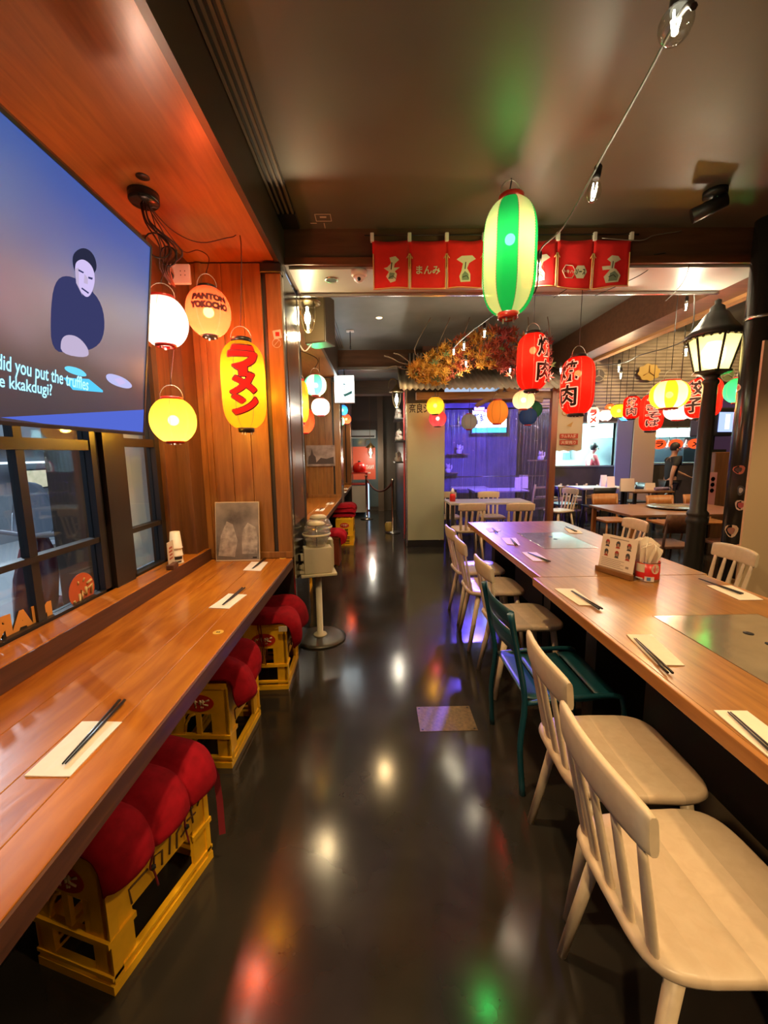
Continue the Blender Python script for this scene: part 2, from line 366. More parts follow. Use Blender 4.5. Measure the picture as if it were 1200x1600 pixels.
# left wall: solid below the sill, header above, window posts between
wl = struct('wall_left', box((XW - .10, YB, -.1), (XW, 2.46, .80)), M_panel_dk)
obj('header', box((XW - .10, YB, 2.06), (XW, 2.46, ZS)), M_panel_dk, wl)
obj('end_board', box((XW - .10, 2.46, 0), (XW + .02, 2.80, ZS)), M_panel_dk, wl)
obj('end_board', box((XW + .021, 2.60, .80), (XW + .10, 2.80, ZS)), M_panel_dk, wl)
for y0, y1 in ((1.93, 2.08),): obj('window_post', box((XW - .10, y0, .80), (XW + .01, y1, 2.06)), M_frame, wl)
def window(name, y0, y1, mull, rails, frost=None):
    s = struct(name, box((XW - .06, y0, .80), (XW - .01, y0 + .045, 2.06)), M_frame)
    obj('window_frame', box((XW - .06, y1 - .045, .80), (XW - .01, y1, 2.06)), M_frame, s)
    obj('window_frame', box((XW - .06, y0, .80), (XW - .01, y1, .83)), M_frame, s)
    for y in mull: obj('mullion', box((XW - .055, y - .018, .80), (XW - .022, y + .018, 2.06)), M_frame, s)
    for z, t in rails: obj('transom', box((XW - .06, y0, z - t), (XW - .015, y1, z + t)), M_frame, s)
    ys = [y0 + .045] + list(mull) + [y1 - .045]
    for a, c in zip(ys, ys[1:]):
        zs = [.83] + [z for z, t in rails] + [2.06]
        for z0, z1 in zip(zs, zs[1:]): obj('pane', box((XW - .043, a, z0), (XW - .037, c, z1)), M_glass, s)
    return s
window('window_1', -.6, 1.92, (.62, 1.52), ((1.07, .012), (1.50, .022)))
window('window_2', 2.08, 2.46, (), ((1.06, .012), (1.52, .022)))
window('window_3', YB + .1, -.62, (-1.6,), ((1.07, .012), (1.50, .022)))

# timber end panels of the bar bays: each is planks, a dark groove and a corner post
def end_panel(name, Y, z0, z1, yend, hue):
    s = struct(name, box((XW, Y + .02, 0), (XS - .006, yend, z1)), M_darkwall)
    xs = [XW + .10, -1.105, -.965, -.835, -.716]
    for a, c in zip(xs, xs[1:]): obj('plank', box((a, Y, z0), (c - .0025, Y + .022, z1 - .01), bev=.0015, seg=1), hue, s)
    obj('batten', box((-1.125, Y - .014, z0), (-1.085, Y, z1 - .01), bev=.003, seg=1), hue, s)
    obj('plank', box((-.688, Y - .004, z0), (XS, Y + .022, z1 - .06), bev=.002, seg=1), hue, s)
    obj('skirting', box((-1.14, Y - .012, z0), (XS, Y, z0 + .045), bev=.002, seg=1), hue, s)
    obj('capping', box((-.715, Y - .03, z1 - .075), (XS + .012, Y + .03, z1 - .02), bev=.004, seg=1), M_metal_dk, s)
    # face towards the aisle: dark board between steel corner strips
    obj('corner_strip', box((XS - .006, Y + .024, 0.02), (XS + .004, Y + .07, z1 - .08)), M_chrome, s)
    obj('side_board', box((XS - .006, Y + .072, 0.02), (XS + .001, yend - .05, z1 - .02)), M_blackgloss, s)
    obj('side_poster', box((XS + .001, Y + .11, .95), (XS + .004, yend - .08, 2.35)), mat('sidepanel_print', (.30, .13, .055), .25, c2=(.09, .05, .045), scale=3), s)
    obj('corner_strip', box((XS - .006, yend - .048, 0.02), (XS + .006, yend, z1 - .02)), M_chrome, s)
    return s
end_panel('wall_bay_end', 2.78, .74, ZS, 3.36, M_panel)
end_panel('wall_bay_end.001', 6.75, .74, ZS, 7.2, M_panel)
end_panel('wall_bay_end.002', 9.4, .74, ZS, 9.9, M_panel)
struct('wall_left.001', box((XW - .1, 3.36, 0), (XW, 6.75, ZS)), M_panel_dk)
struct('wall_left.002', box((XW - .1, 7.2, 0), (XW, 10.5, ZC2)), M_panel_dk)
struct('ceiling.004', box((XW - .1, 7.2, 2.86), (.95, 10.5, 2.96)), M_ceil2)
struct('trim_8', box((XS, 8.3, 2.6), (.5, 8.6, 2.86)), M_beam)

# corridor end wall with a glazed door, and the corridor's right wall
we = struct('wall_far', box((XW, 10.4, 0), (.95, 10.5, 2.9)), mat('warm_dark_wall', (.07, .055, .042), .5))
obj('pilaster', box((.02, 10.25, 0), (.16, 10.4, 2.86)), mat('brown_pilaster', (.13, .09, .06), .5), we)
wc = struct('wall_corridor', box((.46, 6.6, 0), (.56, 10.4, 2.86)), M_darkwall)

# ------------------------------------------------------------------ the window bar
ZB = .74
def make_bar(name, label, y0, y1):
    t = thing(name, label, 'counter', ((XS + -1.145) / 2, (y0 + y1) / 2, 0)); x0 = -.276; L = (y1 - y0) / 2
    cuts = [x0, -.115, .055, .168, .276]
    for a, c in zip(cuts, cuts[1:]):
        obj('plank', box((a + .0006, -L, ZB - .038), (c - .0006, L, ZB), bev=.0016, seg=1), M_bar, t)
    obj('front_edge', box((.262, -L, ZB - .066), (.279, L, ZB - .004), bev=.004, seg=1), M_bar_edge, t)
    obj('underboard', box((x0, -L, ZB - .062), (.260, L, ZB - .040)), M_bar_edge, t)
    for y in (-L + .08, L - .08, 0): obj('bracket', box((x0, y - .02, .38), (x0 + .04, y + .02, ZB - .063)), M_black, t)
    obj('ledge', box((x0 - .13, -L, ZB - .06), (x0 - .004, L, .82), bev=.003, seg=1), M_bar, t); obj('ledge_face', box((x0 - .004, -L, ZB), (x0, L, .818)), M_bar_edge, t)
    return t
bar = make_bar('window_bar', 'long varnished timber bar counter under the window and television', YB + .05, 2.762)
bar2 = make_bar('window_bar', 'timber bar counter in the bay beyond the gumball machine', 3.40, 6.73)
bar3 = make_bar('window_bar', 'far timber bar counter ending at the red trolley', 7.24, 9.38)
struct('wall_bar', box((-1.145, YB + .05, 0), (-1.10, 2.78, .68)), M_black)
struct('wall_bar.001', box((-1.145, 3.38, 0), (-1.10, 6.74, .68)), M_black)

# ------------------------------------------------------------------ crates and cushions
CW, CD, CHH = .266, .39, .425
def make_crate():
    t = thing('beer_crate', '', 'crate')
    w, d, h = CW / 2, CD / 2, CHH; th = .014
    for sx in (-1, 1):
        for sy in (-1, 1):                                   # corner posts, ribbed
            bm = bmesh.new(); x, y = sx * w, sy * d
            bx(bm, (min(x, x - sx * .058), min(y, y - sy * th), 0.012), (max(x, x - sx * .058), max(y, y - sy * th), h - .004))
            bx(bm, (min(x, x - sx * th), min(y, y - sy * .075), 0.012), (max(x, x - sx * th), max(y, y - sy * .075), h - .004))
            bx(bm, (min(x, x + sx * .006), min(y, y - sy * .02), .03), (max(x, x + sx * .006), max(y, y - sy * .028), h - .02))
            obj('corner_post', bm, M_crate, t)
    def ring(z0, z1, o):
        bm = bmesh.new()
        bx(bm, (-w - o, -d - o, z0), (w + o, -d + th, z1)); bx(bm, (-w - o, d - th, z0), (w + o, d + o, z1))
        bx(bm, (-w - o, -d + th, z0), (-w + th, d - th, z1)); bx(bm, (w - th, -d + th, z0), (w + o, d - th, z1)); return bm
    obj('base_rim', ring(0, .028, .006), M_crate, t); 
    bm = bmesh.new(); z0, z1, o_ = .150, .168, .008
    for s in (-1, 1):
        bx(bm, (-w - o_, min(s * (d + o_), s * (d - th)), z0), (w + o_, max(s * (d + o_), s * (d - th)), z1))
        for q in (-1, 1): bx(bm, (min(q * (w + o_), q * (w - th)), min(s * (d - th), s * (d - .08)), z0), (max(q * (w + o_), q * (w - th)), max(s * (d - th), s * (d - .08)), z1))
    pieces('middle_rim', bm, M_crate, t)
    obj('lower_rim', ring(.045, .056, .006), M_crate, t); obj('top_rim', ring(h - .03, h, .004), M_crate, t)
    for s in (-1, 1):
        bm = bmesh.new(); y = s * (d - .006)                                     # name board over slots on each short side
        bx(bm, (-w + .02, y - .005, .27), (w - .02, y + .005, h - .025))
        for x in (-.018, .055): bx(bm, (x, y - .006, .16), (x + .022, y + .006, .275))
        P = [(-.018 - .06 * math.cos(a), .17 + .10 * math.sin(a)) for a in [R(5), R(30), R(60), R(88)]]
        tube(bm, [(p[0], y, p[1]) for p in P], .008, 5); obj('end_board', bm, M_crate, t)
        bm = bmesh.new(); x = s * (w - .006)
        bx(bm, (x - .005, -d + .03, .185), (x + .005, d - .03, h - .025))
        obj('side_board', bm, M_crate, t)
    bm = bmesh.new()
    for i in range(1, 4): x = -w + i * CW / 4; bx(bm, (x - .004, -d + th, h - .03), (x + .004, d - th, h - .006))
    for i in range(1, 5): y = -d + i * CD / 5; bx(bm, (-w + th, y - .004, h - .03), (w - th, y + .004, h - .006))
    obj('top_grid', bm, M_crate, t)
    # oval mark on the near end, lettering on the long side
    M_mark = mat('crate_mark_red', (.55, .03, .012), .45); M_marktext = mat('crate_mark_cream', (.80, .66, .42), .5)
    bm = bmesh.new(); prism(bm, [(.072 * math.cos(a), .325 + .042 * math.sin(a)) for a in [2 * PI * k / 28 for k in range(28)]], lambda a, c: Vector((a, -d - .0008, c)), (0, -.0012, 0))
    lg = obj('logo_oval', bm, M_mark, t)
    bm = bmesh.new()
    for pts in ([(-.052, .318), (-.046, .338), (-.036, .326), (-.030, .340)], [(-.014, .342), (-.014, .314)], [(-.022, .330), (-.004, .333)], [(.010, .340), (.010, .316)], [(.002, .326), (.030, .334)], [(.022, .342), (.022, .320), (.046, .316)], [(.034, .336), (.052, .342)], [(-.012, .300), (-.012, .310)], [(.012, .299), (.012, .309)], [(.020, .302), (.020, .309)]):
        tube(bm, [(p[0], -d - .0022, p[1]) for p in pts], .0042 if pts[0][1] > .311 else .0028, 5)
    obj('logo_strokes', bm, M_marktext, t)
    bm = bmesh.new()
    for pts in ([(-.12, .25), (-.125, .30), (-.06, .295)], [(-.04, .27), (-.035, .31), (-.005, .30), (-.01, .255)], [(.02, .26), (.03, .325)], [(.05, .25), (.055, .30), (.075, .31)], [(.07, .27), (.09, .275)], [(.105, .33), (.13, .325)], [(.10, .30), (.14, .295)], [(.12, .335), (.125, .27)], [(.15, .31), (.165, .33)]):
        tube(bm, [(w + .0005, p[0], p[1] - .055) for p in pts], .0036, 5)
    obj('side_lettering', bm, mat('worn_dark_print', (.10, .045, .01), .7), t)
    return t
crate = make_crate()
def cushion(bm, path, y0, y1, lobes, thick=.05, rnd=0.0, wav=0.0, seed=0):
    """padded cloth laid along a path in x/z, running from y0 to y1 with stitched lobes"""
    rs = random.Random(seed); ph = [rs.uniform(0, 6) for _ in range(4)]
    P = [Vector((p[0], 0, p[1])) for p in path]; pts = []
    for i in range(len(P) - 1):
        for k in range(6): pts.append(P[i].lerp(P[i + 1], k / 6))
    pts.append(P[-1]); N = len(pts); K = 12 * lobes
    for _ in range(3): pts = [pts[0]] + [(pts[i - 1] + pts[i] * 2 + pts[i + 1]) / 4 for i in range(1, N - 1)] + [pts[-1]]
    top = []; bot = []
    for i, p in enumerate(pts):
        d = (pts[min(i + 1, N - 1)] - pts[max(i - 1, 0)]).normalized(); nrm = Vector((-d.z, 0, d.x)); u = i / (N - 1); ra = []; rb = []
        for k in range(K + 1):
            v = k / K; lob = abs(math.sin(PI * lobes * v)) ** .45
            eu = max(0, 1 - abs(2 * u - 1) ** 9) ** .5; ev = max(0, 1 - abs(2 * v - 1) ** 14) ** .5
            t = thick * eu * ev * (.45 + .55 * lob) + .004
            y = y0 + (y1 - y0) * v
            yy = y + (rnd * math.sin(5 * u + ph[0]) + rnd * .5 * math.sin(11 * u + ph[1])) * (1 if k in (0, K) else .8)
            bump_ = wav * math.sin(7 * v + ph[2] + 4 * u) * math.sin(6 * u + ph[3])
            xs_ = wav * math.sin(5 * v + ph[1])
            ra.append(bm.verts.new(p + nrm * (t + bump_) + Vector((xs_ * u, yy, 0)))); rb.append(bm.verts.new(p + nrm * (-.1 * t + bump_ * .3) + Vector((xs_ * u, yy, 0))))
        top.append(ra); bot.append(rb)
    for i in range(N - 1):
        for k in range(K):
            for G, fl in ((top, 0), (bot, 1)):
                q = [G[i][k], G[i + 1][k], G[i + 1][k + 1], G[i][k + 1]]; f = bm.faces.new(q[::-1] if fl else q); f.smooth = True
    for i in range(N - 1):
        for k in (0, K): f = bm.faces.new((top[i][k], top[i + 1][k], bot[i + 1][k], bot[i][k])); f.smooth = True
    for k in range(K):
        for i in (0, N - 1): f = bm.faces.new((top[i][k], top[i][k + 1], bot[i][k + 1], bot[i][k])); f.smooth = True
def ribbon(bm, pts, wv, mi=0):
    A = [(bm.verts.new(Vector(p) + Vector(wv)), bm.verts.new(Vector(p) - Vector(wv))) for p in pts]
    for a, c in zip(A, A[1:]): bm.faces.new((a[0], a[1], c[1], c[0]))
CRG = 'yellow crates used as stools along the bar'
ang = math.atan2(-.111, .375)
def corner_to_centre(cx, cy, rz): v = Matrix.Rotation(rz, 3, 'Z') @ Vector((-CW / 2, CD / 2, 0)); return (cx + v.x, cy + v.y, 0)
crate.location = corner_to_centre(-.735, .932, ang); crate.rotation_euler = (0, 0, ang)
crate['label'] = 'yellow plastic crate under the three-lobed red cushion, nearest the television'; crate['group'] = CRG
c2l = corner_to_centre(-.702, 1.742, R(-3)); c3l = corner_to_centre(-.577, 2.386, R(2))
dup(crate, c2l, R(-3), 'yellow plastic crate under the red cushion folded into an arrow shape')
dup(crate, c3l, R(2), 'yellow plastic crate under the red cushion with a white label')
def cush(label, loc, rz, path, y0, y1, lobes, strings=(), **k):
    t = thing('seat_cushion', label, 'cushion', loc, rz, 'red cushions on crates'); bm = bmesh.new(); cushion(bm, path, y0, y1, lobes, **k)
    o = obj('pad', bm, M_red_cloth, t); bm2 = bmesh.new()
    for s in strings: tube(bm2, s, .0032, 5, smooth_pts=4)
    if strings: pieces('tie_cord', bm2, M_red_dark, t)
    else: bm2.free()
    return t
w2 = CW / 2
t = cush('thick red three-lobed seat cushion draped over the crate nearest the television', crate.location, ang,
     [(-w2 - .02, CHH + .004), (0, CHH + .006), (w2 - .01, CHH + .004), (w2 + .012, CHH - .03), (w2 + .016, CHH - .06), (w2 + .02, CHH - .10)], -.21, .205, 3, thick=.058,
     strings=[[(w2 + .03, -.06, CHH - .12), (w2 + .016, -.065, CHH - .17), (w2 + .012, -.05, CHH - .2), (w2 + .012, -.04, CHH - .26)], [(w2 + .03, .075, CHH - .10), (w2 + .016, .075, CHH - .16), (w2 + .012, .09, CHH - .25)]])
bm = bmesh.new(); ribbon(bm, [(w2 + .02, .20, CHH - .02), (w2 + .035, .213, CHH - .10), (w2 + .04, .215, CHH - .2), (w2 + .045, .21, CHH - .33)], (.009, .006, 0)); obj('ribbon', bm, M_red_dark, t)
bm = bmesh.new()
for y in (-.055, .082): bmesh.ops.create_icosphere(bm, subdivisions=1, radius=.009, matrix=Matrix.Translation((w2 + .016, y, CHH - .18)))
pieces('knot', bm, M_ink, t)
t = cush('crumpled red seat cushion folded into an arrow shape on the middle crate', c2l, R(-3),
     [(-w2, CHH + .01), (0, CHH + .015), (w2 - .02, CHH + .02), (w2 + .02, CHH - .01), (w2 + .04, CHH - .12)], -.19, .12, 2, thick=.068, rnd=.03, wav=.02, seed=4,
     strings=[[(w2 + .02, .0, CHH - .06), (w2 + .012, .02, CHH - .15), (w2 + .012, .05, CHH - .23), (w2 + .012, .02, CHH - .17)]])
t = cush('red seat cushion with a white label hanging over the crate by the gumball stand', c3l, R(2),
     [(-w2 + .02, CHH + .004), (0, CHH + .008), (w2 - .01, CHH + .01), (w2 + .025, CHH - .03), (w2 + .03, CHH - .17)], -.20, .20, 2, thick=.058, rnd=.02, wav=.012, seed=9,
     strings=[[(-.03, -.20, CHH + .02), (-.02, -.215, CHH - .05), (-.005, -.212, CHH - .15), (-.01, -.214, CHH - .24)], [(-.015, -.20, CHH + .02), (0, -.212, CHH - .10), (.012, -.212, CHH - .25)]])
obj('care_label', box((w2 - .032, -.225, CHH - .035), (w2 + .018, -.222, CHH - .002)), M_printcream, t)
# stools in the bays beyond
for (px, py, lab, rz) in ((468, 935, 'yellow crate half hidden behind the gumball pole', 2), (541, 848, 'yellow crate in the second bay beside the red stool', 0)):
    p = atz(px + 14, py, 0); dup(crate, (p.x - CW / 2 - .02, p.y + (CD / 2 if px < 500 else 0), 0), R(rz), lab)
def red_stool(loc, label, clabel):
    t = thing('box_stool', label, 'stool', loc, 0, 'stools in the far bays')
    for sx in (-1, 1): obj('side', box((sx * .13 - .012, -.16, 0), (sx * .13 + .012, .16, .36), bev=.004, seg=1), mat('red_brown_stool', (.22, .045, .018), .4) if 'red_brown_stool' not in bpy.data.materials else bpy.data.materials['red_brown_stool'], t)
    obj('front', box((-.118, -.16, .02), (.118, -.145, .36)), bpy.data.materials['red_brown_stool'], t); obj('seat', box((-.15, -.17, .36), (.15, .17, .385), bev=.004, seg=1), bpy.data.materials['red_brown_stool'], t)
    cush(clabel, loc, 0, [(-.15, .39), (0, .395), (.13, .395), (.165, .37), (.17, .28)], -.17, .17, 2, thick=.065, rnd=.01, seed=int(loc[1] * 10), strings=[[(.175, .1, .3), (.185, .12, .2), (.18, .13, .08)]])
p = atz(529, 885, 0); red_stool((p.x - .13, p.y + .17, 0), 'red-brown box stool just beyond the gumball machine', 'red tied cushion on the red-brown stool beyond the gumball machine')
p = atz(546, 845, 0)
for i, (dz, dx) in enumerate(((.40, 0), (.475, .01), (.545, -.01))):
    cush(('lowest', 'middle', 'topmost')[i] + ' red cushion of the pile on the yellow crate in the second bay', (p.x - .10 + dx, p.y, dz - .37), R(i * 7), [(-.16, .40), (0, .40), (.15, .40), (.17, .37)], -.17, .17, 1, thick=.062, rnd=.015, seed=20 + i)
for k, (yy, lab) in enumerate(((7.5, 'red box stool standing third from the gumball machine'), (8.3, 'red box stool in front of the far timber bar'))):
    red_stool((-.66, yy, 0), lab, lab.replace('box stool', 'cushion on the stool').replace('standing ', ''))

# ------------------------------------------------------------------ napkins and chopsticks
def quad_sheet(name, pts, z, label, group, m=None, t=.0018):
    c = sum((Vector((p[0], p[1], 0)) for p in pts), Vector()) / len(pts); c.z = z; bm = bmesh.new()
    prism(bm, [(p[0] - c.x, p[1] - c.y) for p in pts], lambda a, b_: Vector((a, b_, 0)), (0, 0, t))
    bmesh.ops.subdivide_edges(bm, edges=bm.edges[:], cuts=2, use_grid_fill=True)
    for v in bm.verts: v.co.z += .0009 * (1 + math.sin(40 * v.co.x + 25 * v.co.y)) if v.co.z > t * .5 else 0
    o = tag(obj(name, bm, m or M_paper), label, 'napkin', group); o.location = c; return o
def chopsticks(a, b, z, where, gap=.007):
    a = Vector((*a, 0)); b = Vector((*b, 0)); d = (b - a).normalized(); s = Vector((-d.y, d.x, 0)); b = a + d * .245
    for k in (-1, 1):
        bm = bmesh.new(); p0 = a + s * gap * .45 * k; p1 = b + s * gap * k; c = (a + b) / 2
        cyl(bm, Vector((p0.x - c.x, p0.y - c.y, .0035)), Vector((p1.x - c.x, p1.y - c.y, .005)), .0018, .0042, 6)
        o = tag(obj('chopstick', bm, M_stick), 'black chopstick lying on the napkin ' + where, 'chopstick', 'chopsticks ' + where); o.location = (c.x, c.y, z)
BN = 'napkins along the window bar'
def setting(q, st, z, where, group):
    quad_sheet('paper_napkin', q, z, 'folded cream paper napkin ' + where, group); chopsticks(st[0], st[1], z + .0042, where)
setting([(-.801, .839), (-.697, .835), (-.696, 1.023), (-.806, 1.027)], [(-.734, .867), (-.749, 1.104)], ZB + .0005, 'on the bar below the television', BN)
setting([(-.798, 1.847), (-.698, 1.835), (-.675, 2.025), (-.774, 2.04)], [(-.74, 1.87), (-.722, 2.10)], ZB + .0005, 'beside the yellow sticker on the bar', BN)
setting([(-.839, 2.474), (-.726, 2.454), (-.734, 2.664), (-.847, 2.671)], [(-.785, 2.49), (-.775, 2.70)], ZB + .0005, 'on the bar beside the grey print', BN)
for i, (px, py) in enumerate(((488, 815), (500, 797), (516, 787), (537, 769), (540, 764))):
    p = atz(px, py, ZB); wh = ('nearest the gumball globe', 'second beyond the gumball globe', 'under the horse picture', 'first on the far bar', 'last on the far bar')[i]
    setting([(p.x - .05, p.y - .1), (p.x + .05, p.y - .1), (p.x + .05, p.y + .1), (p.x - .05, p.y + .1)], [(p.x, p.y - .1), (p.x + .01, p.y + .12)], ZB + .0005, 'on the distant bars, ' + wh, BN)
# stickers on the bar
def disc_sticker(px, py, r, lab):
    p = atz(px, py, ZB); t = thing('round_sticker', lab, 'sticker', (p.x, p.y, ZB)); bm = bmesh.new(); lathe(bm, [(r, .0002), (r, .0012)], 24); obj('disc', bm, mat('yellow_sticker', (.70, .45, .08), .4) if 'yellow_sticker' not in bpy.data.materials else bpy.data.materials['yellow_sticker'], t)
    bm = bmesh.new()
    for x in (-.35, .05): bx(bm, (x * r, -.25 * r, .0012), (x * r + .3 * r, .2 * r, .0016))
    obj('print', bm, M_ink, t)
disc_sticker(341, 988, .021, 'round yellow number sticker on the bar near its front edge'); disc_sticker(442, 872, .024, 'small round sticker at the end of the bar by the timber panel')

# paper cups with a wooden sign on the ledge, grey print against the panel
p = atx(277, 880, -1.19); lz = .82
cu = thing('paper_cup_stack', 'stack of white paper cups standing on the window ledge', 'cups', (-1.19, p.y, lz))
for i in range(3):
    bm = bmesh.new(); z = i * .045; lathe(bm, [(.036, z), (.0375, z + .006), (.035, z + .008), (.027, z + .10), (.024, z + .10)], 20)
    c_ = obj('cup', bm, mat('cup_white', (.74, .66, .50), .5) if 'cup_white' not in bpy.data.materials else bpy.data.materials['cup_white'], cu)
bm = bmesh.new()
for k in range(5):
    a = R(-75 + 14 * k); bx(bm, (.0345, -.004, .03), (.0365, .004, .045), rot=Matrix.Rotation(a, 3, 'Z'))
for k in range(3): bx(bm, (.0355, -.006, .012), (.0372, .006, .02), rot=Matrix.Rotation(R(-70 + 18 * k), 3, 'Z'))
obj('print', bm, M_ink, cu)
sg = thing('table_sign', 'small cream card in a wooden foot on the window ledge', 'sign', (-1.165, p.y - .10, lz), R(8))
obj('foot', box((-.02, -.05, 0), (.02, .03, .028), bev=.003, seg=1), M_bar_edge, sg); obj('card', box((-.012, -.035, .02), (-.008, .055, .15)), M_printcream, sg)
bm = bmesh.new()
for i in range(4): bx(bm, (-.008, -.02 + (i % 2) * .005, .05 + i * .02), (-.0072, .03, .06 + i * .02))
obj('print', bm, mat('faded_red_print', (.40, .08, .04), .7), sg)
pr = thing('framed_print', 'black and white photo print leaning on the timber panel at the bar end', 'picture', (-.945, 2.70, ZB))
pr.rotation_euler = (R(-7), 0, 0)
obj('board', box((-.147, -.002, .002), (.147, .006, .40), bev=.001, seg=1), M_printcream, pr); obj('photo', box((-.143, -.0035, .012), (.143, -.002, .396)), M_printgrey, pr)
bm = bmesh.new()           # plain abstract tones: pale cloud above a dark mound
prism(bm, [(.03, .05), (.13, .05), (.135, .16), (.12, .23), (.07, .26), (.03, .2)], lambda a, c: Vector((a, -.0036, c)), (0, -.0006, 0))
prism(bm, [(-.13, .04), (-.02, .03), (.0, .14), (-.03, .25), (-.07, .27), (-.11, .18)], lambda a, c: Vector((a, -.0036, c)), (0, -.0006, 0))
obj('pale_shape', bm, mat('photo_pale', (.50, .46, .43), .4, c2=(.18, .165, .155), scale=22), pr)
obj('caption_mark', box((.10, -.0046, .02), (.128, -.0036, .03)), M_ink, pr)

# ------------------------------------------------------------------ television
TVY0, TVY1 = .46, 1.80; tv = thing('television', 'large wall television hung over the bar, showing a dark blue film with subtitles', 'television', (-.946, (TVY0 + TVY1) / 2, 1.911))
tilt = math.atan2(.101, .748); tv.rotation_euler = (0, tilt, 0)     # top leans out over the bar
hw, hh = (TVY1 - TVY0) / 2, .378
obj('casing', box((-.045, -hw, -hh), (-.004, hw, hh), bev=.004, seg=1), M_black, tv)
bm = bmesh.new(); e = .011
for lo, hi in (((-.004, -hw, -hh), (.004, hw, -hh + e)), ((-.004, -hw, hh - e), (.004, hw, hh)), ((-.004, -hw, -hh), (.004, -hw + e, hh)), ((-.004, hw - e, -hh), (.004, hw, hh))): bx(bm, lo, hi)
obj('bezel', bm, mat('bezel_black', (.03, .022, .02), .3), tv)
def screen_mat(name, stops):
    m = bpy.data.materials.new(name); nt, n, l = nodes(m); b = n['Principled BSDF']; b.inputs['Base Color'].default_value = (.004, .004, .006, 1); b.inputs['Roughness'].default_value = .30; b.inputs['Specular IOR Level'].default_value = .75
    tc = n.new('ShaderNodeTexCoord'); sp = n.new('ShaderNodeSeparateXYZ'); l.new(tc.outputs['Object'], sp.inputs[0])
    mr = n.new('ShaderNodeMapRange'); mr.inputs['From Min'].default_value = -hh; mr.inputs['From Max'].default_value = hh; l.new(sp.outputs[2], mr.inputs['Value'])
    nz = n.new('ShaderNodeTexNoise'); nz.inputs['Scale'].default_value = 5; l.new(tc.outputs['Object'], nz.inputs['Vector'])
    ma = n.new('ShaderNodeMath'); ma.operation = 'MULTIPLY_ADD'; ma.inputs[1].default_value = .16; l.new(nz.outputs['Fac'], ma.inputs[0]); l.new(mr.outputs[0], ma.inputs[2])
    rp = n.new('ShaderNodeValToRGB'); el = rp.color_ramp.elements
    while len(el) > 1: el.remove(el[-1])
    el[0].position, el[0].color = stops[0][0], (*stops[0][1], 1)
    for p_, c_ in stops[1:]: x = el.new(p_); x.color = (*c_, 1)
    l.new(ma.outputs[0], rp.inputs[0]); l.new(rp.outputs[0], b.inputs['Emission Color']); b.inputs['Emission Strength'].default_value = 1.0
    return m
M_screen = screen_mat('film_picture', [(.0, (.02, .018, .03)), (.12, (.022, .018, .026)), (.34, (.020, .018, .026)), (.45, (.055, .05, .075)), (.62, (.075, .07, .11)), (.8, (.045, .065, .17)), (1.0, (.018, .05, .20))])
scr = obj('screen', box((-.003, -hw + e, -hh + e), (.001, hw - e, hh - e)), M_screen, tv)
def on_tv(px, py): # pixel -> point on the screen plane, in television coordinates
    n_ = Vector((math.cos(tilt), 0, -math.sin(tilt))); o_ = Vector(tv.location); r = ray(px, py); q = CAM + r * ((o_ - CAM).dot(n_) / r.dot(n_)) - o_
    q = Matrix.Rotation(-tilt, 3, 'Y') @ q; return q.y, q.z
def rounded(P, it=2):
    for _ in range(it): P = [q for a, c in zip(P, P[1:] + P[:1]) for q in ((a[0] * .75 + c[0] * .25, a[1] * .75 + c[1] * .25), (a[0] * .25 + c[0] * .75, a[1] * .25 + c[1] * .75))]
    return P
def tv_shape(bm, pix, d, mi):
    if len(pix) > 5: pix = rounded(pix)
    prism(bm, [on_tv(*p) for p in pix], lambda a, c: Vector((.0011 + d, a, c)), (.0003, 0, 0), mi)
bm = bmesh.new()
tv_shape(bm, [(78, 490), (84, 440), (104, 428), (135, 445), (160, 475), (164, 520), (150, 545), (110, 552), (80, 548)], 0, 0)      # dark suit
tv_shape(bm, [(112, 410), (114, 395), (128, 386), (142, 392), (150, 408), (150, 424), (140, 430), (118, 430)], .0003, 1)              # hair
tv_shape(bm, [(116, 420), (118, 408), (130, 404), (144, 416), (148, 436), (144, 455), (136, 466), (126, 458), (118, 440)], .0006, 2)   # face
tv_shape(bm, [(121, 420), (130, 425), (129, 427), (121, 423)], .0009, 0); tv_shape(bm, [(137, 432), (144, 434), (143, 437), (137, 435)], .0009, 0)
tv_shape(bm, [(127, 449), (138, 457), (137, 459), (126, 451)], .0009, 0)
tv_shape(bm, [(131, 428), (136, 434), (136, 444), (130, 442)], .0009, 3); tv_shape(bm, [(116, 420), (122, 418), (122, 446), (128, 462), (118, 442)], .0009, 3)
tv_shape(bm, [(94, 530), (104, 522), (122, 526), (138, 545), (137, 560), (94, 553)], .0006, 3)                                        # hands
tv_shape(bm, [(98, 575), (105, 571), (125, 576), (136, 586), (130, 589), (108, 583)], .0006, 4)
tv_shape(bm, [(98, 590), (138, 592), (160, 610), (160, 613), (113, 609)], .0003, 5)
tv_shape(bm, [(164, 586), (172, 583), (194, 590), (208, 603), (200, 608), (180, 603), (167, 595)], .0003, 6); tv_shape(bm, [(178, 592), (188, 590), (196, 598), (186, 602)], .0006, 2)
tv_shape(bm, [(0, 652), (70, 662), (225, 640), (223, 675)], 0, 7)
obj('film_figure', bm, [emis('film_dark', (.022, .024, .075), 1), emis('film_black', (.012, .013, .03), 1), emis('film_skin', (.36, .30, .50), 1), emis('film_hand', (.30, .25, .36), 1), emis('film_plate', (.10, .42, .62), 1), emis('film_board', (.06, .36, .60), 1), emis('film_dish', (.30, .30, .50), 1), emis('film_blue', (.05, .08, .36), 1), emis('film_smoke', (.045, .045, .065), 1)], scr)
bm = bmesh.new()
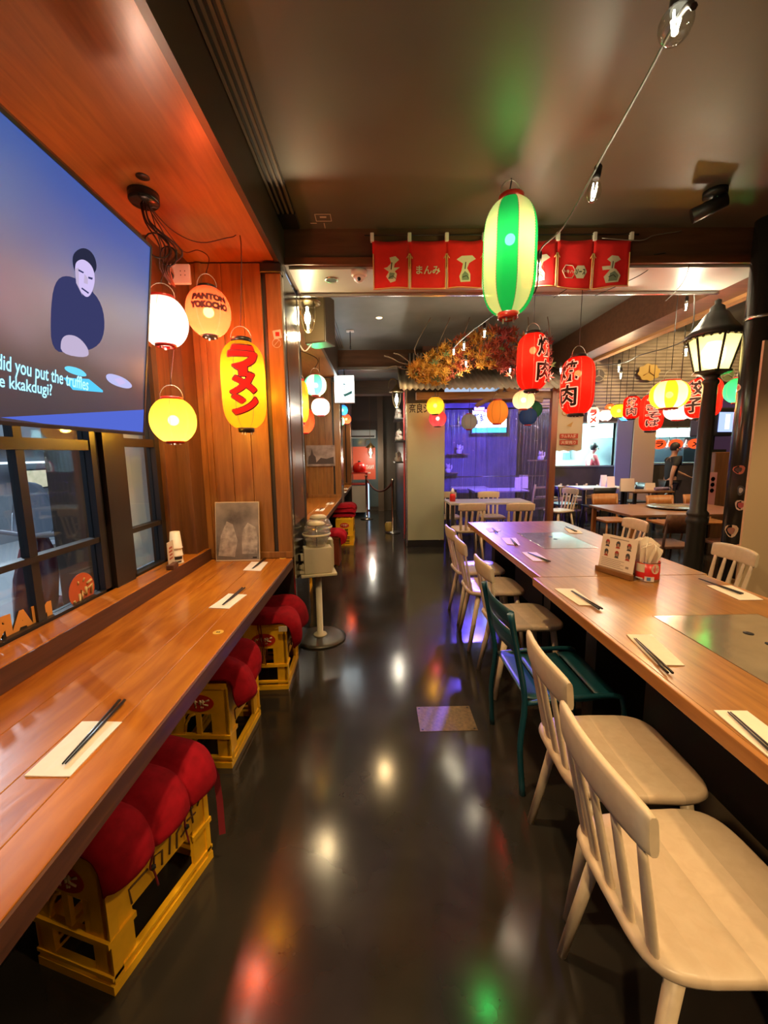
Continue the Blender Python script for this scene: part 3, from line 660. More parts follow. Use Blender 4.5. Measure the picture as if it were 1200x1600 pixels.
def line_on_tv(body, pa, pb, height):
    a = Vector((0, *on_tv(*pa))); b = Vector((0, *on_tv(*pb))); d = b - a; L = d.length; u = d / L; v = Vector((0, -u.z, u.y)); c = (a + b) / 2
    text_into(bm, body, lambda x, y: c + u * x + v * y + Vector((.0027, 0, 0)), 1, .012, 0, fit=(L, height))
line_on_tv('did you put the truffles', (-7, 567), (137, 604), .052); line_on_tv('e kkakdugi?', (-3, 597), (80, 612), .044)
obj('subtitle', bm, emis('subtitle_glow', (.33, .72, .95), 1), scr)
obj('wall_arm', box((-.30, -.12, -.10), (-.045, .12, .10), bev=.01, seg=1), M_black, tv)

# ------------------------------------------------------------------ paper lanterns
M_capred = mat('red_lacquer_ring', (.45, .02, .012), .3); M_capblk = mat('black_ring', (.02, .016, .014), .3)
M_capgrey = mat('dark_chrome_ring', (.18, .16, .13), .25, .8)
_pap = {}; M_lbulb = emis('lantern_bulb', (1, .9, .68), 22)
def pap(c, s, tr=None, lit=True):
    k = (c, s, tr, lit)
    if k not in _pap: _pap[k] = paper('lantern_paper', c, s * .3, tr, .62) if lit else paper('lantern_paper', c, s, tr, .05)
    return _pap[k]
M_seam = paper('lantern_seam', (.10, .06, .02), .3, (.12, .08, .04))
def superprof(w_, h_, e, capr):
    """half outline of a lantern: radius as a function of height"""
    def f(z):
        a = min(1, abs(z) / (h_ / 2)); r = (w_ / 2) * max(0, 1 - a ** e) ** (1 / 2.0); return max(capr, r)
    return f
def lantern(name, label, px, py, wpx, hpx, Y, cols, s, e=2.0, seams=8, cap=M_capred, capb=None, text=None, rot=0, cord_to=None, bulb=1.2, group='paper lanterns', ribs=None, tr=None, loc=None, hot=None, capw=.42, ceilz=None, capwb=None):
    c = Vector(loc) if loc else aty(px, py, Y); ceilz = ZH if ceilz == ZC2 and c.x > 3.04 else 2.69 if ceilz == ZC2 and c.x > 2.72 else ceilz; k = (c - CAM).dot(MW.col[2]) / F
    W, Hh = wpx * k, hpx * k
    t = thing(name, label, 'lantern', c, 0, group); capr = W * capw / 2; f = superprof(W, Hh, e, capr * .98)
    zs = []; N = ribs or (84 if hpx > 80 else 48 if hpx > 45 else 18)
    z1 = Hh / 2 * (1 - (capw * .98) ** 2) ** (1 / e)
    bm = bmesh.new(); angs = []
    for i in range(seams):
        a0 = 2 * PI * i / seams; w_ = .012 if seams <= 8 else .008
        angs += [(a0 - w_, -1), (a0 + w_, i)]; m_ = 4
        for j in range(1, m_): angs.append((a0 + w_ + (2 * PI / seams - 2 * w_) * j / m_, i))
    rings = []
    for q in range(N + 1):
        z = -z1 + 2 * z1 * q / N; r = f(z) * (1 + (.009 if q % 2 else -.009) * (1 if hpx > 45 else 0))
        rings.append([bm.verts.new((r * math.cos(a + rot), r * math.sin(a + rot), z)) for a, _ in angs])
    n = len(angs)
    for q in range(N):
        for j in range(n):
            fc = bm.faces.new((rings[q][j], rings[q][(j + 1) % n], rings[q + 1][(j + 1) % n], rings[q + 1][j])); fc.smooth = True
            i = angs[j][1]; fc.material_index = len(cols) if i < 0 else i % len(cols)
    obj('paper_body', bm, [pap(x, s, tr, bool(bulb)) for x in cols] + [M_seam], t)
    for sg, cm, cw_ in ((1, cap, capw), (-1, capb or cap, capwb or capw)):
        bm = bmesh.new(); cr = W * cw_ / 2 * 1.02; hgt = max(.012, Hh * .05)
        lathe(bm, [(cr * .8, sg * (z1 - .004)), (cr, sg * (z1 - .004)), (cr, sg * (z1 + hgt * .8)), (cr * .86, sg * (z1 + hgt)), (cr * .8, sg * (z1 + hgt * .7))], 20, cap=False); obj('ring', bm, cm, t)
    if hpx > 30:
        bm = bmesh.new(); cr = W * capw / 2; hz = z1 + Hh * .04; bh = W * .28
        tube(bm, [(cr * math.cos(a) * .98, cr * math.cos(a) * .25, hz + bh * math.sin(a)) for a in [PI * k_ / 10 for k_ in range(11)]], .0022, 5); obj('handle', bm, M_wire, t)
        top = hz + bh
    else: top = z1
    if cord_to is not None or ceilz:
        bm = bmesh.new(); pts = [Vector((0, 0, top))]
        if cord_to is None: pts.append(Vector((0, 0, ceilz - c.z)))
        else: pts += [Vector(p_) - c for p_ in cord_to]
        tube(bm, pts, .0028 if hpx > 45 else .004, 5, smooth_pts=6 if len(pts) > 2 else 0); obj('cord', bm, M_cable if Y < 2.9 and px < 500 else M_cableblk, t)
    if hpx > 45:
        bm = bmesh.new()
        for k_ in range(3): a = 2 * PI * k_ / 3; bx(bm, (-.004, -.004, -z1 - Hh * .075), (.004, .004, -z1 - Hh * .03), at=(W * .12 * math.cos(a), W * .12 * math.sin(a), 0))
        obj('tassel_peg', bm, M_wire, t)
    if bulb:
        bz = (hot if hot is not None else 0) * Hh; br = min(.028, W * .12)
        bm = bmesh.new(); bmesh.ops.create_uvsphere(bm, u_segments=12, v_segments=8, radius=br, matrix=Matrix.Translation((0, 0, bz))); obj('bulb', bm, M_lbulb, t)
        light('bulb_light', 'POINT', (0, 0, bz - br * 1.2), 98.7 * s * W * W, (1, .90, .72), t, size=br * .9)
    if text:
        for body, a0, z0, wf, hf, mm, bold in text:
            bm = bmesh.new()
            def fn(x, y, a0=a0, z0=z0, off=.0034): r = f(z0 + y) ; a = R(a0) + x / (W / 2); return Vector(((r + off) * math.cos(a), (r + off) * math.sin(a), z0 + y))
            rim = mm[1] if isinstance(mm, tuple) else None
            fat = W * (.009 if body in 'ラーメン' else .010 if len(body) > 3 else .006)
            for k_ in range(9):
                ox, oy = (0, 0) if k_ == 8 else (fat * math.cos(PI * k_ / 4), fat * math.sin(PI * k_ / 4))
                text_into(bm, body, lambda x, y: fn(x + ox, y + oy, off=.0034 + .00004 * k_), 1, bold, fit=(wf * W * .96, hf * Hh * .96), cut=W * .09)
            obj('lettering', bm, mm[0] if isinstance(mm, tuple) else mm, t)
            if rim:
                bm = bmesh.new(); ow = W * (.032 if body in 'ラーメン' else .026)
                for k_ in range(8):
                    ox, oy = ow * math.cos(PI * k_ / 4), ow * math.sin(PI * k_ / 4)
                    text_into(bm, body, lambda x, y: fn(x + ox, y + oy, off=.0014 + .00006 * k_), 1, bold, fit=(wf * W, hf * Hh), cut=W * .09)
                obj('lettering_outline', bm, rim, t)
    return t, c, W, Hh, top
WH = (1, .82, .74); YE = (1, .72, .10); RD = (1, .016, .006); OR = (1, .17, .055)
def face(px, py, Y): # direction (degrees) from a point towards the lens
    p_ = aty(px, py, Y); return math.degrees(math.atan2(-p_.y, -p_.x))
zt = ZS
LG = 'lit lanterns over the window bar'
hub = atz(224, 302, ZS)
lantern('round_lantern', 'glowing white round lantern with red rings beside the television edge', 256, 503, 70, 80, 2.05, [(1, .70, .62)], 2.4, 2.0, 8, cord_to=[(hub.x + .05, hub.y + .1, ZS - .18), (hub.x + .01, hub.y, ZS - .05)], group=LG, bulb=2.2, rot=.2, capw=.52, capwb=.44)
M_letter_dk = mat('brown_letter', (.07, .006, .002), .7)
a_ = face(327, 488, 2.4)
pc = atz(325, 385, ZS)
lantern('round_lantern', 'orange-pink round lantern lettered PANTON YOKOCHO', 326, 488, 66, 76, 2.4, [(1, .105, .03)], 1.7, 2.2, 6, cap=M_capblk, group=LG, rot=R(a_ + 30), capw=.42, capwb=.34,
        text=[('PANTON', a_ + 4, .046, .80, .125, M_letter_dk, .045), ('YOKOCHO', a_ + 3, .004, .86, .125, M_letter_dk, .045)], cord_to=[(pc.x, pc.y, ZS - .06), (pc.x - .06, pc.y, ZS - .02), (pc.x - .12, pc.y - .05, ZS - .05), (hub.x + .03, hub.y + .12, ZS - .09), (hub.x + .01, hub.y, ZS - .04)])
a_ = face(381, 603, 2.45)
M_letter_red = paper('red_letter', (.75, .015, .008), .75, (.6, .03, .02)); M_letter_rim = mat('dark_letter_rim', (.10, .008, .004), .7)
c_ = aty(375, 385, 2.45)
lt = lantern('long_lantern', 'tall yellow lantern with red katakana against the timber panel', 381, 603, 66, 136, 2.45, [(1, .42, .012)], 1.2, 4.5, 8, cap=M_capblk, group=LG, bulb=4.5, hot=.12, rot=R(a_ + 22), capw=.46, capwb=.36,
        text=[('ラ', a_ + 2, .136, .72, .27, (M_letter_red, M_letter_rim), .045), ('ー', a_, .062, .17, .12, (M_letter_red, M_letter_rim), .05), ('メ', a_ - 2, -.005, .62, .24, (M_letter_red, M_letter_rim), .045), ('ン', a_, -.115, .62, .22, (M_letter_red, M_letter_rim), .045)],
        cord_to=[(c_.x, 2.47, ZS - .03), (c_.x - .05, 2.46, ZS - .015), (c_.x - .2, 2.42, ZS - .06), (hub.x + .05, hub.y + .16, ZS - .08), (hub.x + .01, hub.y, ZS - .04)])
lantern('round_lantern', 'glowing yellow round lantern hanging in front of the frosted window', 271, 657, 67, 72, 2.15, [(1, .56, .05)], 1.3, 2.1, 8, group=LG, bulb=4, rot=.3, capw=.48, capwb=.40, cord_to=[(aty(271, 600, 2.15).x - .04, 2.32, 2.25), (hub.x + .02, hub.y, ZS - .04)])
# aisle and table side
GG = 'lanterns over the tables'
gc = aty(800, 248, 2.45)
lantern('long_lantern', 'large green and white striped lantern hanging in front of the noren', 796, 404, 81, 172, 2.45, [(.015, .40, .08), (.58, .60, .24)], 1.0, 4.2, 8, group=GG, bulb=5, hot=.16, rot=R(face(796, 404, 2.45) - 28), capb=M_capred, capw=.46, capwb=.38, cord_to=[(gc.x - .01, 2.45, 2.84), (gc.x, 2.45, ZC)])
M_letter_blk = mat('black_letter', (.02, .008, .006), .7); M_letter_pale = paper('pale_letter_rim', (.9, .35, .22), .9, (.8, .5, .4))
def red_long(label, px, py, wp, hp, Y, da, body, **k):
    a = face(px, py, Y) + da; n = len(body); hf = .80 / n
    tx = [(ch, a, (((n - 1) / 2 - i) * hf * .98 + .02) * hp * pxm(Y), .60, hf * .90, (M_letter_blk, M_letter_pale), .018) for i, ch in enumerate(body)]
    return lantern('long_lantern', label, px, py, wp, hp, Y, [RD], k.pop('s', .95), 4.6, 8, cap=M_capblk, group=GG, bulb=k.pop('bulb', 7), hot=.2, rot=R(a), text=tx, capw=.5, **k)
red_long('red barrel lantern with black kanji turned away, above the leaf garland end', 832, 566, 47, 88, 3.45, 50, '焼肉', ceilz=ZC2)
red_long('red barrel lantern with bold black kanji facing the aisle, left of the rafter', 902, 603, 49, 90, 3.3, -34, '焼肉', ceilz=2.69)
red_long('red barrel lantern with four hiragana, below the yellow and white lantern', 1018, 645, 33, 58, 4.8, 8, 'やきそば', s=.85, bulb=2, ceilz=ZC2)
red_long('red barrel lantern partly hidden by the street lamp', 1099, 622, 48, 64, 4.15, -30, '餃子', ceilz=ZC2)
red_long('dim dark red lantern behind the hiragana lantern', 987, 637, 24, 36, 5.6, 0, '焼肉', s=.22, bulb=.5, ceilz=ZC2)
lantern('round_lantern', 'yellow and white striped round lantern beside the street lamp', 1046, 617, 54, 46, 3.6, [(1, .48, .015), (1, .76, .34)], 1.0, 2.3, 10, group=GG, bulb=3, rot=.1, capw=.5, ceilz=ZC2)
lantern('round_lantern', 'pink and white round lantern behind the striped yellow one', 1060, 640, 40, 34, 4.4, [(1, .35, .45), (1, .8, .75)], 1.2, 2.2, 8, group=GG, bulb=1.5, ceilz=ZC2)
lantern('round_lantern', 'pale cream lantern low behind the street lamp pole', 1087, 643, 28, 24, 4.6, [(1, .82, .72)], .8, 2.2, 8, group=GG, bulb=1, ceilz=ZC2)
lantern('round_lantern', 'bright green round lantern peeping from behind the black column', 1156, 610, 42, 40, 3.7, [(.05, .75, .18)], .9, 2.2, 8, group=GG, bulb=1.2, ceilz=ZC2)
# second bay on the left
BG = 'lanterns in the second bay'
lantern('round_lantern', 'green and white round lantern in the second bay', 493, 602, 34, 33, 4.9, [(.08, .75, .30), (.85, 1, .85)], 1.3, 2.2, 8, group=BG, bulb=1.6, cord_to=[(aty(493, 580, 4.9).x + .02, 4.9, ZS - .12), (aty(493, 580, 4.9).x - .25, 4.9, ZS)])
lantern('round_lantern', 'bright plain white lantern below the green one in the second bay', 501, 636, 28, 27, 5.4, [(1, .93, .82)], 3.5, 2.4, 8, group=BG, bulb=1.6, ceilz=ZS)
lantern('long_lantern', 'yellow lantern half hidden behind the first timber post', 471, 628, 22, 66, 3.75, [(1, .60, .06)], 1.4, 4.2, 8, group=BG, bulb=1.5, ceilz=ZS)
lantern('round_lantern', 'red-orange lantern half hidden behind the first timber post', 474, 657, 34, 42, 4.3, [(1, .06, .015)], 1.2, 2.2, 8, group=BG, bulb=1.0, ceilz=ZS)
for px, py, wv, cc, lab in ((535, 641, 17, (.05, .35, .85), 'blue lantern in the third bay'), (541, 655, 15, (1, .12, .04), 'red-orange lantern in the third bay'), (531, 658, 15, (.3, .85, .55), 'mint green lantern in the third bay')):
    lantern('round_lantern', lab, px, py, wv, wv, {535: 7.95, 541: 8.25, 531: 7.6}[px], [cc], 1.1, 2.2, 6, group='lanterns in the third bay', bulb=.6, ceilz=2.86)
# lanterns under the booth eave
EG = 'lanterns under the booth eave'
for px, py, wv, hv, Y, cc, s_, tr, lab in ((680, 634, 27, 28, 5.68, (1, .45, .02), .8, (.8, .4, .02), 'small amber lantern at the top corner of the green panel'),
      (684, 654, 27, 26, 5.96, (.85, .05, .06), .35, (.6, .06, .07), 'small red lantern below the amber one'),
      (733, 659, 25, 25, 6.5, (.6, .5, .35), .10, (.45, .40, .28), 'dull cream lantern in front of the clear curtain'),
      (777, 644, 33, 38, 6.0, (1, .28, .03), .28, (.65, .25, .05), 'orange lantern hanging in the middle of the booth opening'),
      (818, 625, 33, 30, 5.72, (1, .72, .35), .55, (.7, .55, .3), 'cream lantern below the red barrel lantern'),
      (825, 651, 27, 27, 6.2, (.03, .06, .16), .15, (.05, .08, .16), 'dark blue lantern below the cream one'),
      (836, 640, 22, 24, 6.45, (.04, .16, .06), .12, (.06, .16, .07), 'dark green lantern behind the blue one')):
    lantern('round_lantern', lab, px, py, wv, hv, Y, [cc], s_, 2.1, 8, group=EG, bulb=.4 if s_ > .3 else 0, tr=tr, ceilz=2.27 + (Y - 5.65) * .5, cap=M_capblk if 'amber' in lab or 'green' in lab else M_capred)
# far hall
FG = 'lanterns in the far hall'
for px, py, wv, hv, Y, cc, s_, lab in ((927, 651, 17, 31, 6.9, (1, .9, .8), .9, 'small white lantern with red lettering in the far hall'), (946, 649, 19, 18, 6.9, (1, .55, .55), 1.1, 'small pink lantern in the far hall'),
      (967, 642, 23, 21, 6.6, (1, .62, .02), 1.0, 'small yellow lantern in the far hall'), (976, 652, 15, 12, 7.0, (.08, .35, .9), .7, 'small blue lantern behind the yellow one'), (953, 637, 14, 12, 7.2, (1, .15, .03), .7, 'small orange lantern behind the pink one')):
    tx = [('大入', face(px, py, Y), 0, .5, .7, M_letter_red, .05)] if 'lettering' in lab else None
    tx = [(ch, face(px, py, Y), (i - .5) * -.11, .6, .32, M_letter_red, .05) for i, ch in enumerate('ラメ')] if tx else None
    lantern('long_lantern' if hv > 25 else 'round_lantern', lab, px, py, wv, hv, Y, [cc], s_, 3.5 if hv > 25 else 2.1, 8, group=FG, bulb=.5, cap=M_capblk, text=tx, ceilz=ZC2)

# ------------------------------------------------------------------ lead hub, cables and socket over the bar
hb = thing('ceiling_rose', 'black round ceiling rose with bunched cables over the bar', 'ceiling rose', (hub.x, hub.y, ZS))
bm = bmesh.new(); lathe(bm, [(.066, -.0005), (.066, -.035), (.058, -.045), (0, -.046)], 28); obj('rose', bm, M_blackgloss, hb)
bm = bmesh.new(); rs = random.Random(3)
for k in range(5):
    x0 = rs.uniform(-.03, .03); tube(bm, [(x0, 0, -.045), (x0 + .01, .01, -.12), (.03 + .02 * k, .05 + .015 * k, -.2), (.0 + .012 * k, .10, -.28), (.02, .16 + .01 * k, -.33)], .004, 5, smooth_pts=5)
obj('cable', bm, M_cable, hb)
bm = bmesh.new(); tube(bm, [(.02 + .045 * math.cos(a), .05 + .03 * math.cos(a), -.20 + .055 * math.sin(a)) for a in [2 * PI * k / 14 for k in range(15)]], .004, 5); tube(bm, [(.05 + .04 * math.cos(a), .09, -.23 + .045 * math.sin(a)) for a in [2 * PI * k / 14 for k in range(15)]], .004, 5); obj('cable_loop', bm, M_cableblk, hb)
bm = bmesh.new(); lathe(bm, [(.028, -.0008), (.028, -.002), (0, -.0021)], 20); hp = atz(223, 276, ZS); o = tag(obj('downlight_opening', bm, M_black), 'small round black opening in the orange soffit', 'fixture'); o.location = (hp.x, hp.y, ZS)
so = aty(283, 429, 2.59); sk = thing('wall_socket', 'white double socket plate high on the dark timber beside the panel', 'socket', (so.x, 2.59, so.z))
obj('plate', box((-.075, -.012, -.055), (.055, .008, .055), bev=.004, seg=1), M_plug, sk)
bm = bmesh.new()
for x in (-.0, .025):
    for z in (-.01, .012): bx(bm, (x, -.013, z), (x + .005, -.0118, z + .005))
obj('pin_hole', bm, M_ink, sk)
bm = bmesh.new(); lathe(bm, [(.022, 0), (.024, .02), (.015, .045), (0, .046)], 16); pl = obj('plug', bm, M_black, sk); pl.location = (-.05, -.03, -.02); pl.rotation_euler = (R(90), 0, 0)

# ------------------------------------------------------------------ noren on the beam
nr = thing('noren_curtain', 'red seven-panel noren cloth with cream prints clipped to the beam', 'curtain', (0, 2.90, 0))
def nz_(px, py): p_ = aty(px, py, 2.90); return p_.x, p_.z
xa = nz_(582, 412)[0]; xb = nz_(984, 412)[0]; ztp = nz_(780, 374)[1]; zbt = nz_(780, 451)[1]; PW = (xb - xa) / 7
def wave(x, z): return .012 * math.sin(9 * x + 1.3) * (1 - (z - zbt) / (ztp - zbt)) + .004 * math.sin(31 * x)
for i in range(7):
    x0 = xa + i * PW; x1 = x0 + PW; zsag = .012
    def cz(u, v): # v: 0 bottom .. 1 top
        x = x0 + (x1 - x0) * u
        if v < .72: x = x0 + (x1 - x0) * (.5 + (u - .5) * (.965 + .03 * v))
        z = zbt + (ztp - zbt) * v - zsag * math.sin(PI * u) * v + .008 * math.sin(3 * i + 3 * u) * (1 - v); return Vector((x, wave(x, z), z))
    bm = bmesh.new(); G = [[bm.verts.new(cz(u / 10, v / 10)) for u in range(11)] for v in range(11)]
    for v in range(10):
        for u in range(10): f_ = bm.faces.new((G[v][u], G[v][u + 1], G[v + 1][u + 1], G[v + 1][u])); f_.smooth = True
    pn = obj('cloth_panel', bm, M_noren, nr)
    so_ = pn.modifiers.new('thickness', 'SOLIDIFY'); so_.thickness = .002
    def pt(u, v, d=.003): q = cz(u, v); return Vector((q.x, q.y - d, q.z))
    bm = bmesh.new()
    for line in ([(.015, .02 + .7 * k / 6) for k in range(7)], [(.985, .02 + .7 * k / 6) for k in range(7)], [(k / 8, .015) for k in range(9)]):
        tube(bm, [pt(*q) for q in line], .0035, 4)
    if i < 6: tube(bm, [pt(1 + .07 * k, .72 - abs(k) * .09) if k <= 0 else pt(1 - .07 * k + .0, .72 - .09) for k in (-1, 0)], .003, 4)
    if i > 0: tube(bm, [pt(.07, .63), pt(0, .72)], .003, 4)
    obj('hem', bm, M_noren_hem, pn)
    bm = bmesh.new(); d_ = .0045
    def poly(P, mi, dd=0): prism(bm, P, lambda a, c: pt(a, c, d_ + dd), (0, -.0006, 0), mi)
    if i in (0, 2, 4, 6):
        if i == 0: A = [(.48, .12), (.62, .15), (.66, .3), (.60, .36), (.74, .44), (.58, .44), (.60, .52), (.72, .6), (.62, .68), (.46, .66), (.50, .54), (.40, .46), (.30, .44), (.44, .36), (.36, .26)]; C = [(.42, .2), (.56, .2), (.60, .32), (.46, .34)]
        elif i == 6: A = [(.36, .10), (.70, .10), (.76, .24), (.62, .38), (.56, .40), (.58, .52), (.74, .58), (.66, .66), (.48, .68), (.36, .60), (.46, .54), (.46, .46), (.24, .46), (.26, .38), (.46, .38), (.30, .24)]; C = [(.42, .13), (.66, .13), (.70, .24), (.58, .34), (.46, .30)]
        else: A = [(.38, .12), (.66, .14), (.66, .3), (.56, .42), (.62, .54), (.80, .62), (.70, .70), (.40, .68), (.26, .60), (.44, .52), (.40, .36), (.34, .24)]; C = [(.42, .16), (.62, .17), (.60, .30), (.50, .36), (.42, .28)]
        poly(A, 0); poly(C, 1, .0012); tube(bm, [pt(.42, .22, .007), pt(.55, .26, .007), pt(.62, .2, .007)], .002, 4, mi=2)
        tube(bm, [pt(.5, .4, .007), pt(.52, .55, .007)], .003, 4, mi=2)
    elif i == 1: text_into(bm, 'まんみ', lambda x, y: pt(.5 + x, .40 + y, d_), 1, .02, 0, fit=(.66, .18))
    elif i == 5:
        for cx_, fill in ((.34, 0), (.66, 1)):
            hx = [(cx_ + .19 * math.cos(PI * k / 3), .36 + .15 * math.sin(PI * k / 3)) for k in range(6)]
            if fill: poly(hx, 0)
            else: tube(bm, [pt(*q, .005) for q in hx + hx[:1]], .0025, 4)
        text_into(bm, 'トキハ', lambda x, y: pt(.33 + x, .36 + y, d_ + .0015), 1, .01, 0, fit=(.26, .08)); text_into(bm, 'ソース', lambda x, y: pt(.66 + x, .36 + y, d_ + .0022), 1, .03, 2, fit=(.28, .12))
    if bm.verts: obj('print', bm, [M_printcream, M_printgreen, M_ink], pn)
    else: bm.free()
for i in range(8):
    x = xa + i * PW; o = obj('clip', box((x - .012, -.012, ztp - .012), (x + .012, .016, ztp + .04), bev=.003, seg=1), M_plug, nr)
bm = bmesh.new(); tube(bm, [(xa - .05, .006, ztp + .03), (xb + .05, .006, ztp + .03)], .004, 6); obj('hanging_rod', bm, M_metal_dk, nr)
bm = bmesh.new(); tube(bm, [(xb - .2, -.01, ztp + .0), (xb + .05, -.01, ztp - .015), (xb + .15, .0, ztp + .02), (xb + .35, .03, ztp + .06)], .003, 5, smooth_pts=5); obj('loose_cord', bm, M_wire, nr)

# ------------------------------------------------------------------ string lights
def bulb_mesh(s=1.0):
    a = bmesh.new(); lathe(a, [(.0, -.098 * s), (.014 * s, -.095 * s), (.027 * s, -.078 * s), (.030 * s, -.062 * s), (.024 * s, -.040 * s), (.015 * s, -.022 * s), (.0135 * s, -.005 * s)], 18, cap=False)
    b_ = bmesh.new(); lathe(b_, [(.0135 * s, -.012 * s), (.016 * s, .0), (.016 * s, .035 * s), (.008 * s, .045 * s)], 12)
    c_ = bmesh.new()
    for k in range(4): q = R(90 * k + 20); cyl(c_, (.010 * s * math.cos(q), .010 * s * math.sin(q), -.030 * s), (.004 * s * math.cos(q), .004 * s * math.sin(q), -.078 * s), .0022 * s, n=5)
    return a, b_, c_
_bm = None
def bulb_set(parent, loc, tilt_=(0, 0), s=1.0, p_=2.0):
    global _bm
    if _bm is None:
        a, b_, c_ = bulb_mesh(); _bm = []
        for nm, q, mm in (('glass', a, M_glassthin), ('socket', b_, M_black), ('filament', c_, M_bulbglow2)):
            me = bpy.data.meshes.new(nm); q.to_mesh(me); q.free(); me.materials.append(mm); _bm.append((nm, me))
    root = bpy.data.objects.new('bulb_socket', _bm[1][1]); col.objects.link(root); root.parent = parent; root.location = loc; root.rotation_euler = (tilt_[0], tilt_[1], 0); root.scale = (s, s, s)
    for nm, me in (_bm[0], _bm[2]): o = bpy.data.objects.new('bulb_' + nm, me); col.objects.link(o); o.parent = root
    light('bulb_light', 'POINT', (0, 0, -.13), p_, (1, .85, .58), root, size=.03)
s1 = [aty(1085, 10, .85), aty(1062, 25, 1.0), aty(1000, 140, 1.45), aty(938, 250, 1.95), aty(925, 275, 2.05), aty(880, 355, 2.45), aty(848, 385, 2.70), aty(842, 405, 2.78), aty(836, 456, 2.87), aty(805, 472, 3.05), aty(760, 500, 3.5), aty(722, 530, 4.4), aty(708, 545, 4.8)]
st = thing('string_lights', 'string of clear filament bulbs running over the aisle to the leaf garland', 'string lights', s1[4])
bm = bmesh.new(); tube(bm, [p_ - s1[4] for p_ in s1], .0055, 6, smooth_pts=5); obj('flex', bm, M_cableblk, st)
for px, py, Y, tl, s_ in ((1056, 62, 1.05, (R(-25), R(20)), 1.15), (931, 298, 2.05, (0, R(8)), 1.1), (842, 417, 2.85, (0, 0), 1.0), (757, 521, 3.9, (0, 0), .95), (725, 541, 4.55, (0, 0), 1), (709, 549, 4.75, (0, 0), .9), (728, 568, 5.1, (0, 0), 1), (797, 579, 5.2, (0, 0), .95)):
    q = aty(px, py, Y); bulb_set(st, Vector((q.x, q.y, q.z + .055 * s_)) - s1[4], tl, s_, 2.2)
s2 = [aty(870, 575, 5.0), aty(967, 568, 4.9), aty(1000, 555, 4.3), aty(1072, 530, 3.7), aty(1085, 470, 3.45), aty(1080, 455, 3.42)]
st2 = thing('string_lights', 'string of bulbs looping from the rafter towards the street lamp', 'string lights', s2[2])
bm = bmesh.new(); tube(bm, [p_ - s2[2] for p_ in s2], .005, 5, smooth_pts=5); obj('flex', bm, M_cableblk, st2)
for px, py, Y, s_ in ((967, 575, 4.9, 1), (970, 586, 5.3, 1), (1072, 549, 3.7, .95), (1072, 480, 3.45, .8), (876, 579, 5.0, .9)):
    q = aty(px, py, Y); bulb_set(st2, Vector((q.x, q.y, q.z + .05)) - s2[2], (0, 0), s_, 7.0)
for k, pts in enumerate(([(865, 465, 3.3), (930, 425, 3.1), (985, 405, 3.0), (1040, 395, 2.93)], [(930, 462, 3.4), (1000, 430, 3.05), (1030, 405, 2.93)], [(1040, 470, 3.5), (1068, 440, 3.05), (1080, 400, 2.93)])):
    q = [aty(*p_) for p_ in pts]; bm = bmesh.new(); tube(bm, [p_ - q[0] for p_ in q], .003, 5, smooth_pts=5)
    o = tag(obj('loose_cable', bm, M_cableblk), ('loose black cable drooping from the noren corner', 'loose black cable crossing under the beam', 'loose black cable bending down by the rafter')[k], 'cable'); o.location = q[0]

# ------------------------------------------------------------------ small ceiling fixtures
q = atz(561, 424, 2.676); cc = thing('dome_camera', 'white dome security camera under the noren beam', 'camera', (q.x, q.y, 2.676))
bm = bmesh.new(); lathe(bm, [(.055, -.001), (.055, -.025), (.042, -.035)], 24); obj('base', bm, M_plug, cc); bm = bmesh.new(); lathe(bm, [(.040, -.033), (.036, -.055), (.02, -.068), (0, -.071)], 20); obj('dome', bm, M_plug, cc)
bm = bmesh.new(); bmesh.ops.create_uvsphere(bm, u_segments=12, v_segments=8, radius=.013, matrix=Matrix.Translation((0, -.028, -.058))); obj('lens', bm, M_blackgloss, cc)
def downlight(px, py, z, lab, pw=0, colr=(1, .8, .55), loc=None, aim=(0, 0, -1), spot=110):
    q = Vector(loc) if loc else atz(px, py, z); t = thing('downlight', lab, 'downlight', (q.x, q.y, z)); bm = bmesh.new()
    lathe(bm, [(.036, -.004), (.046, -.006), (.048, -.001)], 24, cap=False); obj('trim_ring', bm, M_chrome, t)
    bm = bmesh.new(); lathe(bm, [(.036, -.003), (0, -.0028)], 20, cap=False); obj('lamp_face', bm, emis('downlight_face', colr, 6) if pw else M_black, t)
    if pw: light('lamp', 'SPOT', (0, 0, -.02), pw, colr, t, size=.05, spot=R(spot), aim=aim)
downlight(518, 437, 2.676, 'small dark downlight under the noren beam')
# added downlights out of view, fill for near chairs, crates and gumball machine
WARM = (1, .67, .32)
for x, y, pw in ((1.35, .15, 62), (-.05, 1.3, 75), (1.9, -1.2, 72), (2.9, 1.2, 95), (-.2, -1.3, 170)):
    downlight(0, 0, ZC, 'added warm fill downlight at x %.0f cm' % (x * 100) if False else ('added warm fill downlight over the near table', 'added warm fill downlight over the aisle start', 'added warm fill downlight behind the near chairs', 'added warm fill downlight right of the near table', 'added warm fill downlight at the back of the aisle')[[1.35, -.05, 1.9, 2.9, -.2].index(x)], pw, WARM, (x, y, ZC), (0, .55, -1) if y == 1.3 else (0, 0, -1))
q = atz(1118, 298, ZC); tk = thing('track_spot', 'black ceiling spotlight near the black column', 'spotlight', (q.x, q.y, ZC)); bm = bmesh.new(); lathe(bm, [(.06, -.0005), (.06, -.03), (0, -.031)], 20); obj('base', bm, M_black, tk)
bm = bmesh.new(); cyl(bm, (0, 0, -.03), (0, 0, -.06), .01); cyl(bm, (.05, -.03, -.06), (-.09, .05, -.11), .035, .04, 16); obj('barrel', bm, M_black, tk)
